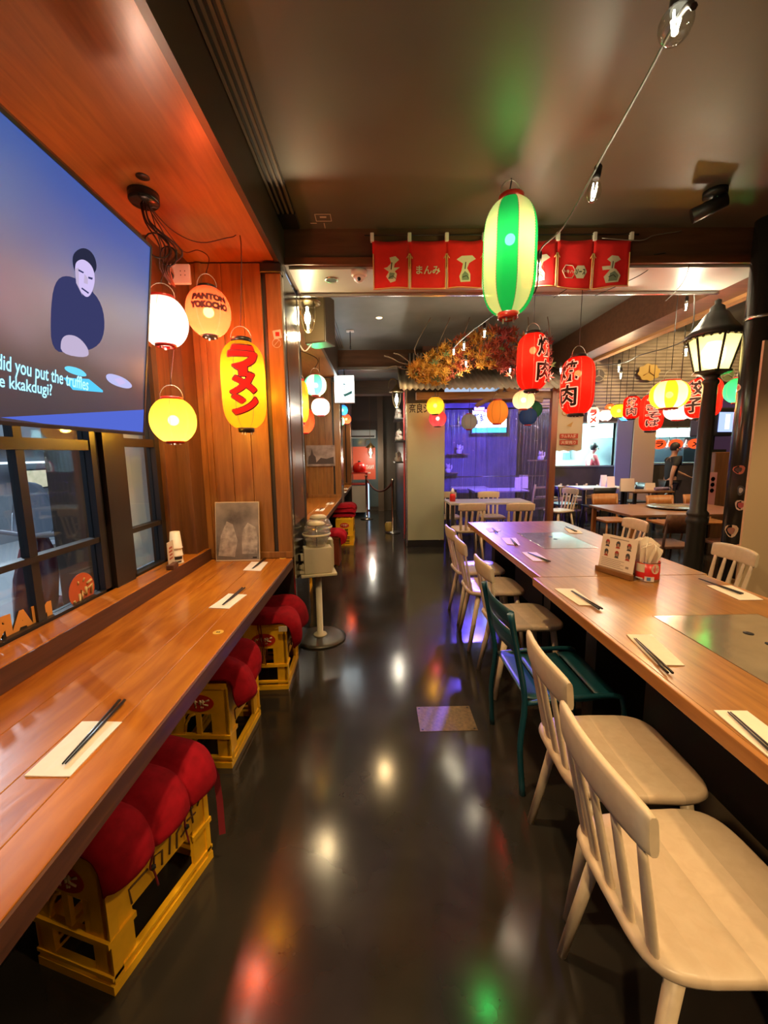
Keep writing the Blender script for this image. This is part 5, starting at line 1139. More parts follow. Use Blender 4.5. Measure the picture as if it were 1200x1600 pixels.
# leaf garland
gd = thing('leaf_garland', 'heaped garland of yellow, orange and red autumn leaves on the booth roof', 'garland', (1.25, 5.15, 2.65))
rs = random.Random(11)
def leaf_mesh(name, m_):
    bm = bmesh.new(); c = bm.verts.new((0, 0, 0)); P = []
    for k in range(7):
        a = R(-130 + 260 * k / 6) + PI / 2; L = (.055, .075, .085, .10, .085, .075, .055)[k]
        P.append(bm.verts.new((L * math.cos(a), L * math.sin(a), .012 * (-1) ** k)))
        if k < 6: a2 = a + R(260 / 12); P.append(bm.verts.new((.028 * math.cos(a2), .028 * math.sin(a2), .01)))
    for a_, b_ in zip(P, P[1:]): bm.faces.new((c, a_, b_))
    me = bpy.data.meshes.new(name); bm.to_mesh(me); bm.free(); me.materials.append(m_); return me
LM = [leaf_mesh('leaf', mat('leaf_' + nm, c, .6)) for nm, c in (('gold', (.50, .24, .02)), ('ochre', (.42, .17, .015)), ('orange', (.42, .10, .012)), ('rust', (.30, .045, .012)), ('crimson', (.24, .018, .014)), ('moss', (.10, .12, .03)))]
def leaf_spot():
    while True:
        px = rs.uniform(640, 860); u = (px - 640) / 220; top = 575 - 62 * math.sin(min(1, u * 1.6) * PI / 2) + (10 if u > .75 else 0); bot = 588 + 14 * math.sin(u * 9)
        py = rs.uniform(top, bot)
        if rs.random() < .98: return px, py, u
jm = bmesh.new(); jmi = []
for i in range(820):
    px, py, u = leaf_spot(); q = aty(px, py, 5.15 + rs.uniform(-.12, .16)); q.z = min(q.z, 3.0); rn = u + .18 * math.sin(px * .09) + rs.uniform(-.22, .22)
    k = 0 if rn < .25 else 1 if rn < .4 else (2 if rs.random() < .5 else 0) if rn < .55 else 3 if rn < .8 else 4
    if rs.random() < .05: k = 5
    s = rs.uniform(.6, 1.05); rt3 = (rs.uniform(-.9, .9) + PI / 2, rs.uniform(-.8, .8), rs.uniform(0, 6.28))
    if i < 290:
        o = bpy.data.objects.new('leaf', LM[k]); col.objects.link(o); o.parent = gd; o.location = q - gd.location; o.rotation_euler = rt3; o.scale = (s, s, s)
    else:
        from mathutils import Euler
        Mx = Matrix.Translation(q - gd.location) @ Euler(rt3).to_matrix().to_4x4() @ Matrix.Scale(s, 4); n0 = len(jm.verts); jm.from_mesh(LM[k]); jm.verts.ensure_lookup_table(); jm.faces.ensure_lookup_table()
        for v in jm.verts[n0:]: v.co = Mx @ v.co
        for f in jm.faces[-12:]: f.material_index = k
o = obj('leaf_mass', jm, [m_.materials[0] for m_ in LM], gd, recalc=False); o['kind'] = 'stuff'
bm = bmesh.new()
for k in range(7):
    p0 = aty(660 + 30 * k, 560, 5.15); tube(bm, [p0 - gd.location, p0 - gd.location + Vector((-.1 + .04 * k, -.03, .1)), p0 - gd.location + Vector((.1, 0, ZC2 - .02 - p0.z))], .006, 5, smooth_pts=3)
for pts in ([(660, 570), (630, 568), (612, 560), (600, 556)], [(640, 566), (625, 555), (615, 552)], [(655, 575), (632, 577), (618, 572), (605, 575)]): tube(bm, [aty(*p_, 5.15) - gd.location for p_ in pts], .006, 5, smooth_pts=4)
obj('twig', bm, mat('twig_bark', (.16, .11, .08), .7), gd)
# clear vinyl strips
M_vinyl = clear('clear_vinyl', (.84, .83, .93), 1.45, .16, .16, bump=1.0, haze=.10)
cv = thing('vinyl_curtain', 'clear wavy plastic strip curtain across the booth', 'curtain', ((PX1 + BX1) / 2, 6.95, 0)); xs0 = PX1 - cv.location.x + .02
W_ = BX1 - PX1 + .25; ns = 9
for i in range(ns):
    bm = bmesh.new(); n = 26; A = []
    for k in range(n + 1):
        x = xs0 + (i + k / n * 1.06) * W_ / ns; col_ = []
        for j in range(9):
            z = .05 + 2.10 * j / 8; y = .042 * math.sin(k / n * PI * 6 + i * 2.1 + .3 * math.sin(j * .9)) + .02 * math.sin(j * .8 + i) + .006 * (i % 2); col_.append(bm.verts.new((x + .012 * math.sin(j + i), y, z)))
        A.append(col_)
    for p_, q in zip(A, A[1:]):
        for j in range(8): f = bm.faces.new((p_[j], q[j], q[j + 1], p_[j + 1])); f.smooth = True
    obj('strip', bm, M_vinyl, cv, recalc=False)
bm = bmesh.new(); tube(bm, [(xs0, 0, 2.16), (xs0 + W_, 0, 2.16)], .012, 8); obj('rail', bm, M_metal_dk, cv); bm = bmesh.new(); tube(bm, [(xs0, .05, 1.03), (xs0 + W_, .05, 1.03)], .008, 8); obj('cross_rail', bm, M_chrome, cv)
# blue lit sign and lamp inside the booth
sgn = aty(760, 660, 8.3); bs = thing('light_box', 'bright blue and white light box sign glowing behind the clear curtain', 'sign', (sgn.x, 8.35, sgn.z))
obj('case', box((-.30, -.05, -.22), (.42, .05, .26)), M_black, bs); obj('face', box((-.28, -.056, -.10), (.40, -.05, .24)), emis('sign_white', (.75, .85, 1), 5.0), bs); obj('lower_face', box((-.28, -.056, -.20), (.40, -.05, -.11)), emis('sign_cyan', (.05, .45, 1), 2.6), bs)
bm = bmesh.new(); text_into(bm, '新鮮', lambda x, y: Vector((-.14 + x, -.058, .07 + y)), 1, .02, fit=(.24, .22)); obj('sign_lettering', bm, mat('sign_blue_ink', (.01, .05, .3), .5), bs)
def uv_lamp(loc, lab, pw, aim, spot=120):
    t = thing('led_flood', lab, 'lamp', loc); obj('housing', box((-.09, -.02, -.03), (.09, .03, .03), bev=.004, seg=1), M_black, t); obj('lens', box((-.08, -.025, -.025), (.08, -.02, .025)), emis('violet_led', (.18, .08, 1), 8), t)
    light('lamp', 'SPOT', (0, -.05, -.01), pw, (.16, .10, 1), t, size=.06, spot=R(spot), aim=aim)
uv_lamp((1.62, 6.60, 2.12), 'violet LED flood lamp under the booth roof', 620, (-.17, -.86, -.47), 25)
uv_lamp((1.9, 7.05, 2.14), 'violet LED flood lamp behind the clear curtain', 480, (-.05, 1, -.45), 150)
# booth tables and bits
def small_table(label, x0, x1, y0, y1, topm, group='square tables', legm=None, legs=True):
    c = ((x0 + x1) / 2, (y0 + y1) / 2, 0); t = thing('square_table', label, 'table', c, 0, group); a, b_ = (x1 - x0) / 2, (y1 - y0) / 2; legm = legm or M_metal_dk
    obj('table_top', box((-a, -b_, ZT - .03), (a, b_, ZT), bev=.004, seg=1), topm, t)
    if legs:
        for sx in (-1, 1):
            for sy in (-1, 1): obj('leg', box((sx * (a - .05) - .022, sy * (b_ - .05) - .022, 0), (sx * (a - .05) + .022, sy * (b_ - .05) + .022, ZT - .03)), legm, t)
    return t
M_lam = mat('pale_laminate', (.45, .42, .40), .3)
small_table('booth table glowing purple between two pairs of cream chairs', 1.0, 2.15, 5.62, 6.12, M_lam)
small_table('pale table behind the clear curtain', 1.75, 2.75, 7.35, 7.95, M_lam)
small_table('narrow pale table deep in the booth', 1.5, 2.2, 8.05, 8.4, M_lam)
bt = thing('sauce_bottle', 'red and white squeeze bottle on the booth table', 'bottle', (1.08, 5.85, ZT)); bm = bmesh.new(); lathe(bm, [(.04, 0), (.042, .07), (.04, .10), (.028, .11)], 18); obj('body', bm, M_potred, bt); bm = bmesh.new(); lathe(bm, [(.028, .11), (.024, .15), (.010, .19), (0, .19)], 16); obj('nozzle', bm, M_plug, bt)
def tent_card(px, py, zt, Y, w_, h_, lab, m=None):
    p_ = aty(px, py, Y); t = tag(obj('card_stand', (lambda b: (prism(b, [(-.04, 0), (.04, 0), (.004, h_), (-.004, h_)], lambda a, c: Vector((-w_ / 2, a, c)), (w_, 0, 0)), b)[1])(bmesh.new()), m or M_menu), lab, 'card', 'menu cards'); t.location = (p_.x, Y, zt); t.rotation_euler = (0, 0, R(-8)); return t
tent_card(810, 750, ZT, 7.6, .12, .22, 'white card stand on the pale table behind the curtain'); tent_card(818, 750, ZT, 7.8, .16, .25, 'larger white card stand on the pale table behind the curtain')
# shelves of lucky cats on the corridor wall and behind the curtain
def cat_fig(loc, lab, s=1.0, group='lucky cat figures', rz=0):
    t = thing('lucky_cat', lab, 'figurine', loc, rz, group); bm = bmesh.new(); lathe(bm, [(.05 * s, 0), (.062 * s, .03 * s), (.058 * s, .07 * s), (.035 * s, .095 * s), (.0, .10 * s)], 16); obj('body', bm, M_plug, t)
    bm = bmesh.new(); bmesh.ops.create_uvsphere(bm, u_segments=14, v_segments=10, radius=.048 * s, matrix=Matrix.Translation((0, 0, .125 * s))); obj('head', bm, M_plug, t)
    for sg in (-1, 1): bm = bmesh.new(); cyl(bm, (sg * .028 * s, 0, .155 * s), (sg * .034 * s, 0, .195 * s), .017 * s, .002 * s, 8); obj('ear', bm, M_plug, t)
    bm = bmesh.new(); tube(bm, [(.05 * s, -.02 * s, .06 * s), (.068 * s, -.03 * s, .11 * s), (.062 * s, -.03 * s, .16 * s)], .015 * s, 8, smooth_pts=3); obj('raised_paw', bm, M_plug, t)
    bm = bmesh.new(); lathe(bm, [(.037 * s, .088 * s), (.041 * s, .094 * s), (.036 * s, .10 * s)], 14, cap=False); obj('collar', bm, M_capred, t)
for k, (z, y) in enumerate(((2.02, 7.2), (1.65, 7.0), (1.30, 7.2))):
    sh = tag(obj('wall_shelf', box((-.16, -.35, -.02), (0, .35, 0)), M_black), ('top', 'middle', 'lowest')[k] + ' black shelf on the dark corridor wall', 'shelf', 'corridor shelves'); sh.location = (.459, y, z)
    for j, dy in enumerate((-.18, .14)): cat_fig((.37, y + dy, z), 'white lucky cat on the %s corridor shelf, %s' % (('top', 'middle', 'lowest')[k], ('nearer the green panel', 'nearer the exit')[j]), .95, rz=R(-90))
for k, (px, py) in enumerate(((700, 735), (717, 705), (722, 660), (845, 715))):
    p_ = aty(px, py, 8.4); cat_fig((p_.x, 8.4, p_.z - .05), ('white lucky cat low behind the curtain by the green panel', 'white lucky cat in the middle behind the curtain', 'white lucky cat high behind the curtain', 'white lucky cat behind the curtain by the post')[k], 1.0, 'cats behind the curtain')
    s = tag(obj('wall_shelf', box((-.22, 0, -.02), (.22, .14, 0)), mat('shelf_board', (.22, .14, .08), .5) if 'shelf_board' not in bpy.data.materials else bpy.data.materials['shelf_board']), ('low', 'middle', 'high', 'right-hand')[k] + ' board shelf on the booth back wall', 'shelf', 'booth shelves'); s.location = (p_.x, 8.41, p_.z - .05)
# cream hanging cloth beyond the post
hc = aty(882, 705, 6.6); hg = thing('hanging_banner', 'cream scallop-edged cloth banner with red printed lines beyond the post', 'banner', (hc.x + .02, 6.6, hc.z)); bm = bmesh.new(); n = 20; A = []; wv = .52
for k in range(n + 1):
    x = -wv / 2 + wv * k / n; A.append((bm.verts.new((x, .02 * math.sin(9 * x), -.01 + .025 * abs(math.sin(k / n * PI * 3.5)))), bm.verts.new((x, .02 * math.sin(9 * x), .98))))
for p_, q in zip(A, A[1:]): bm.faces.new((p_[0], q[0], q[1], p_[1]))
o = obj('cloth', bm, mat('cream_cloth', (.52, .44, .30), .8), hg); o.modifiers.new('thickness', 'SOLIDIFY').thickness = .004
for k, z in enumerate((.10, .20)):
    obj('red_band', box((-.12, -.035, z), (.17, -.028, z + .075)), mat('banner_red', (.42, .06, .03), .7) if 'banner_red' not in bpy.data.materials else bpy.data.materials['banner_red'], hg); bm = bmesh.new(); text_into(bm, ('大安売り', 'ラムネ入荷')[k], lambda x, y: Vector((.02 + x, -.0365, z + .037 + y)), 1, .02, fit=(.24, .055)); obj('lettering', bm, M_printcream, hg)
bm = bmesh.new()
for k, r_ in enumerate((.05, .06, .045)): tube(bm, [(-.05 + k * .07 + r_ * math.cos(a), -.03, .60 + r_ * .8 * math.sin(a)) for a in [2 * PI * j / 16 for j in range(17)]], .006, 5)
prism(bm, [(-.02, .40), (.08, .46), (.05, .38)], lambda a, c: Vector((a, -.03, c)), (0, -.003, 0)); obj('sketch', bm, mat('ochre_print', (.45, .26, .08), .7), hg)
bm = bmesh.new(); text_into(bm, 'の', lambda x, y: Vector((-.13 + x, -.03, .86 + y)), 1, .02, fit=(.09, .09)); obj('lettering', bm, M_ink, hg)

# ------------------------------------------------------------------ hall: far wall, kitchen windows
YH = 9.0
def hx(px, Y=YH): return aty(px, 690, Y).x
def hz(py, Y=YH): return aty(950, py, Y).z
K1 = (hx(868), hx(961), hz(727), hz(661)); K2 = (hx(1022), hx(1134), hz(724), hz(670))
wallK = struct('wall_kitchen', box((BX1 + .3, YH, 0), (8.6, YH + .1, min(K1[2], K2[2]))), mat('hall_dark_wall', (.045, .036, .03), .55, var=.2, scale=5))
zl = min(K1[2], K2[2]); zh = max(K1[3], K2[3]); mw_ = bpy.data.materials['hall_dark_wall']
obj('pier', box((BX1 + .3, YH, zl), (K1[0], YH + .1, zh)), mw_, wallK); obj('pier', box((K1[1], YH, zl), (K2[0], YH + .1, zh)), mw_, wallK); obj('pier', box((K2[1], YH, zl), (8.6, YH + .1, zh)), mw_, wallK)
obj('pier', box((K2[0], YH, K2[3]), (K2[1], YH + .1, zh)), mw_, wallK); obj('lintel', box((BX1 + .3, YH, zh), (8.6, YH + .1, ZH)), mw_, wallK)
# horizontal corrugated cladding above the windows
bm = bmesh.new(); n = 160; A = []; z0 = zh + .22
for k in range(n + 1): z = z0 + (ZH - z0) * k / n; y = -.02 + .012 * math.sin(z * 2 * PI / .07); A.append((bm.verts.new((BX1 + .3, YH + y - .02, z)), bm.verts.new((8.5, YH + y - .02, z))))
for p_, q in zip(A, A[1:]): f = bm.faces.new((p_[0], p_[1], q[1], q[0])); f.smooth = True
obj('cladding', bm, M_corr, wallK, recalc=False)
for nm, K in (('window_4', K1), ('window_5', K2)):
    s = struct(nm, box((K[0], YH - .02, K[2] - .03), (K[1], YH + .11, K[2])), mat('steel_frame', (.30, .30, .27), .35, .6) if 'steel_frame' not in bpy.data.materials else bpy.data.materials['steel_frame']); sm = bpy.data.materials['steel_frame']
    obj('window_frame', box((K[0], YH - .02, K[3]), (K[1], YH + .11, K[3] + .03)), sm, s); obj('window_frame', box((K[0] - .03, YH - .02, K[2] - .03), (K[0], YH + .11, K[3] + .03)), sm, s); obj('window_frame', box((K[1], YH - .02, K[2] - .03), (K[1] + .03, YH + .11, K[3] + .03)), sm, s)
    obj('pane', box((K[0], YH + .04, K[2]), (K[1], YH + .045, K[3])), M_glassthin, s)
# kitchen
M_kit = mat('kitchen_white', (.62, .74, .76), .4); M_kits = mat('kitchen_steel', (.55, .62, .64), .35, .15)
kb = struct('wall_kitchen_back', box((BX1 + .3, 11.4, 0), (8.6, 11.5, ZC2)), M_kit); struct('floor.001', box((BX1 + .3, 9.1, -.12), (8.6, 11.4, 0)), M_kit); struct('ceiling.005', box((BX1 + .3, 9.1, 2.8), (8.6, 11.4, 2.9)), M_kit); struct('wall_kitchen_side', box((BX1 + .2, 9.1, 0), (BX1 + .3, 11.4, 2.9)), M_kit)
for k, x in enumerate((4.4, 7.0)):
    t = thing('kitchen_light', ('cool ceiling panel over the near kitchen window', 'cool ceiling panel over the far kitchen window')[k], 'ceiling light', (x, (10.2, 9.7)[k], 2.8)); obj('frame', box((-.45, -.25, -.02), (.45, .25, 0)), M_plug, t); obj('diffuser', box((-.43, -.23, -.026), (.43, .23, -.02)), emis('cool_panel', (.62, .92, 1), 9), t)
    light('panel_light', 'AREA', (0, 0, -.05), 240, (.62, .93, 1), t, size=.6, aim=(0, 0, -1))
kc = thing('kitchen_counter', 'steel worktop with pans inside the kitchen', 'counter', (6.9, 10.5, 0)); obj('worktop', box((-1.6, -.35, .88), (1.5, .35, .92)), M_kits, kc); obj('body', box((-1.6, -.33, 0), (1.5, .35, .88)), M_kits, kc)
for k in range(6): obj('knob', (lambda b: (cyl(b, (-1.0 + .13 * k, -.36, .80), (-1.0 + .13 * k, -.33, .80), .03, n=12), b)[1])(bmesh.new()), M_black, kc)
hd_ = thing('extractor_hood', 'steel extractor hood inside the kitchen', 'hood', (6.9, 10.5, 1.75)); obj('duct', box((-.3, -.25, .35), (.3, .25, 1.05)), M_kits, hd_); obj('canopy', (lambda b: (prism(b, [(-.6, 0), (.55, 0), (.35, .35), (-.35, .35)], lambda a, c: Vector((-1.3, a, c)), (2.6, 0, 0)), b)[1])(bmesh.new()), M_kits, hd_)
cb = thing('kitchen_cabinet', 'white kitchen cabinet behind the cook', 'cabinet', (4.7, 11.0, 0)); obj('body', box((-.9, -.3, 0), (.5, .38, 1.2)), M_kit, cb); obj('door', box((-.85, -.315, .1), (.08, -.3, 1.15)), M_kit, cb); obj('door', box((.1, -.315, .1), (.46, -.3, 1.15)), M_kit, cb)
obj('shelf_unit', box((-.5, .1, 1.2), (.5, .38, 2.1)), M_kits, cb); obj('monitor', box((-.4, .02, 1.2), (.05, .09, 1.62)), emis('monitor_white', (.85, .95, 1), 1.6), cb)
obj('wall_box', box((.3, -.1, 1.2), (.42, .05, 1.4)), mat('kit_teal', (.1, .25, .3), .5), cb)
for k in range(4):
    x = K2[0] + (K2[1] - K2[0]) * (.12 + .25 * k); t = thing('heat_lamp', 'silver heat lamp in the kitchen pass', 'lamp', (x, YH + .35, 1.50), 0, 'heat lamps'); bm = bmesh.new(); lathe(bm, [(.07, 0), (.06, .06), (.03, .11), (.02, .16)], 16, cap=False); obj('shade', bm, M_chrome, t); bm = bmesh.new(); cyl(bm, (0, 0, .16), (0, 0, 1.3), .004, n=6); obj('cord', bm, M_black, t)
# red oval ramen signs in the far window
xr = [hx(p_, YH - .1) for p_ in (1030, 1056, 1086, 1114)]; zr = hz(695, YH - .1)
for k, (x, cj) in enumerate(zip(xr, 'ラーメン')):
    t = thing('oval_sign', 'glowing red oval katakana sign ' + ('left of the walking person', 'above the walking person', 'beside the street lamp pole', 'at the far end of the kitchen window')[k], 'sign', (x, YH - .12, zr), 0, 'red oval signs at the kitchen window')
    bm = bmesh.new(); prism(bm, [(.15 * math.cos(a), .105 * math.sin(a)) for a in [2 * PI * j / 24 for j in range(24)]], lambda a, c: Vector((a, 0, c)), (0, .03, 0)); obj('disc', bm, emis('oval_red', (1, .07, .015), 1.0), t) if 'oval_red' not in bpy.data.materials else obj('disc', bm, bpy.data.materials['oval_red'], t)
    bm = bmesh.new(); text_into(bm, cj, lambda x_, y_: Vector((x_, -.002, y_)), 1, .04, fit=(.17, .03 if cj == 'ー' else .13)); obj('lettering', bm, M_ink, t); bm = bmesh.new(); cyl(bm, (0, .015, .10), (0, .015, ZH - zr), .003, n=5); obj('cord', bm, M_black, t)
# tall plain panels between the windows
for k, (pa, pb, y0, y1, m_, lab) in enumerate(((963, 987, 652, 752, mat('blue_violet_panel', (.16, .17, .30), .35), 'tall plain blue-violet panel between the kitchen windows'), (989, 1024, 650, 760, mat('tan_panel', (.42, .31, .20), .4), 'tall plain tan panel between the kitchen windows'))):
    Y = 8.7; xa_, xb_ = hx(pa, Y), hx(pb, Y); zt3 = aty(990, y0, Y).z; t = thing('display_board', lab, 'board', ((xa_ + xb_) / 2, Y, 0)); obj('board', box((xa_ - t.location.x, -.01, .05), (xb_ - t.location.x, .01, zt3)), m_, t); obj('foot', box((-.12, -.12, 0), (.12, .12, .05)), M_black, t)
# wall ornaments on the cladding
for k, (px, py, rr, cc_, lab, ns_) in enumerate(((1013, 582, .17, (.55, .36, .05), 'yellow bumpy plaque on the corrugated wall', 8), (934, 587, .13, (.10, .09, .08), 'dark three-spoke disc on the corrugated wall', 0), (1135, 585, .15, (.18, .22, .10), 'grey-green plaque behind the street lamp', 5))):
    q = aty(px, py, 8.93); t = thing('wall_plaque', lab, 'plaque', (q.x, 8.9, q.z), 0, 'plaques on the corrugated wall'); bm = bmesh.new(); n = 40
    prism(bm, [((1.35 if k == 0 else 1) * rr * (1 + .07 * math.sin(ns_ * a)) * math.cos(a), rr * (1 + .07 * math.sin(ns_ * a)) * math.sin(a)) for a in [2 * PI * j / n for j in range(n)]], lambda a, c: Vector((a, 0, c)), (0, .03, 0)); obj('disc', bm, mat('plaque', cc_, .5), t)
    bm = bmesh.new()
    for j in range(3): a = R(90 + 120 * j); tube(bm, [(0, -.006, 0), (rr * .8 * math.cos(a), -.006, rr * .8 * math.sin(a))], .012, 5)
    if k: tube(bm, [(rr * math.cos(a), -.004, rr * math.sin(a)) for a in [2 * PI * j / 20 for j in range(21)]], .012, 5)
    obj('relief', bm, mat('plaque_relief', (.36, .32, .24) if k else (.40, .22, .03), .5), t)
# old television on a bracket
q = aty(1137, 660, 6.2); ct = thing('old_television', 'small old black television with a bluish screen high beside the column', 'television', (q.x, 6.2, q.z), R(10)); obj('case', box((-.26, 0, -.2), (.24, .38, .22), bev=.02), M_black, ct)
bm = box((-.17, -.012, -.14), (.17, .0, .15), bev=.005); obj('screen', bm, emis('old_screen', (.35, .45, .95), .9), ct); obj('picture', box((-.06, -.014, -.1), (.02, -.012, .12)), emis('old_screen_2', (.65, .75, 1), 1.2), ct)
bm = bmesh.new(); cyl(bm, (0, .2, -.2), (0, .2, -.42), .02); bx(bm, (-.15, .1, -.44), (.15, .3, -.40)); obj('bracket', bm, M_black, ct)
q = aty(1150, 628, 6.5); o = tag(obj('violet_panel', box((-.35, 0, -q.z), (.5, .03, .28)), mat('violet_board', (.10, .07, .30), .5)), 'violet board behind the old television', 'board'); o.location = (q.x, 6.75, q.z)
o = tag(obj('support_cabinet', box((-.13, -.25, 0), (.15, .1, ct.location.z - .44), bev=.01), M_panel_dk), 'dark cabinet below the old television', 'cabinet'); o.location = (ct.location.x, 6.45, 0)

# ------------------------------------------------------------------ hall tables and chairs
M_oak = wood('orange_chair_wood', (.30, .12, .03), (.42, .18, .05), .4, (8, 8, 2), 3); M_table2 = wood('hall_table_wood', (.17, .075, .03), (.27, .13, .05), .35, (2, 12, 12), 3, coat=.2)
small_table('long timber table behind the street lamp', 2.75, 4.25, 4.35, 5.25, M_table2, 'hall tables', M_oak); tp = thing('metal_tray', 'round steel tray on the timber table behind the street lamp', 'tray', (3.55, 4.85, ZT)); bm = bmesh.new(); lathe(bm, [(.20, .0005), (.26, .02), (.265, .022), (.25, .018), (.19, .004), (0, .004)], 32); obj('dish', bm, M_steel, tp)
def panel_chair(name, label, loc, rz, m_back, m_leg, group, hb=.80):
    t = thing(name, label, 'chair', loc, rz, group)
    obj('seat', box((-.20, -.20, .43), (.20, .20, .46), bev=.008), m_back, t)
    bm = bmesh.new(); G = []
    for k in range(9): v = -1 + k / 4; G.append([bm.verts.new((-.20 - .03 * (1 - v * v) - .05 * j, .20 * v, hb - .20 + .2 * j)) for j in (0, 1)])
    for p_, q in zip(G, G[1:]): f = bm.faces.new((p_[0], q[0], q[1], p_[1])); f.smooth = True
    o = obj('backrest', bm, m_back, t); o.modifiers.new('thickness', 'SOLIDIFY').thickness = .018
    for s in (-1, 1):
        bm = bmesh.new(); tube(bm, [(-.23, s * .19, 0), (-.19, s * .18, .44), (-.225, s * .18, hb - .04)], .014, 7); obj('leg', bm, m_leg, t)
        bm = bmesh.new(); tube(bm, [(.21, s * .19, 0), (.17, s * .17, .44)], .014, 7); obj('leg', bm, m_leg, t)
    return t
HG = 'chairs in the hall'
M_brn = mat('dark_brown_frame', (.05, .022, .014), .4); M_brnw = wood('brown_chair', (.10, .042, .02), (.17, .075, .032), .4, (8, 8, 8), 3)
for lab, x, y, rz, mb, ml in (('brown bentwood chair with its back to the street lamp', 3.12, 4.28, 90, M_brnw, M_brn), ('second brown chair beside it, right of the lamp pole', 3.80, 4.26, 90, M_brnw, M_brn),
      ('orange timber chair beyond the left corner of the timber table', 3.42, 5.85, -90, M_oak, M_oak), ('orange slatted chair beyond the timber table, middle', 4.05, 5.55, -90, M_oak, M_oak), ('orange chair beyond the timber table, nearer the kitchen', 4.62, 5.6, -95, M_oak, M_oak), ('orange chair at the far end of the timber table', 4.62, 4.75, 180, M_oak, M_oak),
      ('black metal-legged chair by the pale hall table', 3.55, 7.75, 10, M_black, M_black), ('second black chair turned away by the pale hall table', 3.98, 7.32, 90, M_black, M_black), ('black chair behind the pale hall table', 5.05, 8.0, 190, M_black, M_black)):
    panel_chair('hall_chair', lab, (x, y, 0), R(rz), mb, ml, HG)
small_table('pale square table near the stacked high chairs', 3.85, 4.75, 7.6, 8.2, M_lam, 'hall tables', M_black); small_table('narrow dark table before the tall panels', 4.35, 5.05, 6.85, 7.3, M_table2, 'hall tables', M_black)
tent_card(943, 748, ZT, 8.0, .11, .22, 'white card stand on the pale hall table'); tent_card(954, 750, ZT, 7.85, .14, .20, 'second white card stand on the pale hall table'); tent_card(980, 752, ZT, 6.95, .22, .22, 'portrait menu card on the narrow dark table')
tent_card(1016, 752, ZT, 7.15, .16, .12, 'small pale card on the narrow dark table')
q = aty(1022, 762, 7.0); pc_ = thing('folded_cloth', 'rolled purple patterned cloth on the narrow dark table', 'cloth', (4.93, 7.0, ZT)); bm = bmesh.new(); cyl(bm, (-.12, 0, .03), (.12, .02, .03), .03, n=14); obj('roll', bm, mat('purple_cloth', (.12, .06, .22), .7, c2=(.4, .35, .5), scale=30), pc_)
def high_chair(loc, lab, rz):
    t = thing('high_chair', lab, 'high chair', loc, rz, 'wooden high chairs'); mh = wood('high_chair_wood', (.30, .20, .10), (.42, .29, .15), .5, (8, 8, 8), 3) if 'high_chair_wood' not in bpy.data.materials else bpy.data.materials['high_chair_wood']
    for sx in (-1, 1):
        for sy in (-1, 1): bm = bmesh.new(); cyl(bm, (sx * .24, sy * .22, 0), (sx * .17, sy * .16, .75), .022, n=8); obj('leg', bm, mh, t)
    for z in (.2, .42, .66): bm = bmesh.new(); k_ = 1 - .3 * z; [bx(bm, lo, hi) for lo, hi in (((-.22 * k_, -.22 * k_ - .01, z), (.22 * k_, -.22 * k_ + .01, z + .04)), ((-.22 * k_, .22 * k_ - .01, z), (.22 * k_, .22 * k_ + .01, z + .04)))]; pieces('rail', bm, mh, t)
    obj('seat', box((-.16, -.15, .48), (.16, .15, .50)), mh, t); obj('tray', box((-.20, -.26, .70), (.20, -.12, .73), bev=.006), mh, t)
for k, (px, Y) in enumerate(((898, 8.58), (940, 8.6), (858, 8.55))):
    high_chair((hx(px, Y), Y, 0), ('pale wooden high chair below the kitchen window', 'pale high chair pushed against the first one', 'pale high chair nearest the booth corner')[k], R(12 * k))
pk = thing('pink_standing_sign', 'narrow pink standing sign with dark blossoms near the column', 'sign', (hx(1119, 5.6), 5.6, 0)); zt4 = aty(1119, 738, 5.6).z; obj('board', box((-.055, -.01, .6), (.055, .01, zt4)), mat('pink_sign', (.52, .28, .30), .5), pk); bm = bmesh.new()
for z in (zt4 - .09, zt4 - .17, zt4 - .25): lathe(bm, [(.03, 0), (0, .002)], 10); [setattr(v, 'co', Vector((v.co.x, -.0125, z + v.co.y))) for v in bm.verts[-11:]]
obj('blossom', bm, mat('dark_pink', (.25, .03, .06), .5), pk); bm = bmesh.new(); cyl(bm, (0, 0, 0), (0, 0, .6), .012, n=8); obj('pole', bm, M_black, pk)

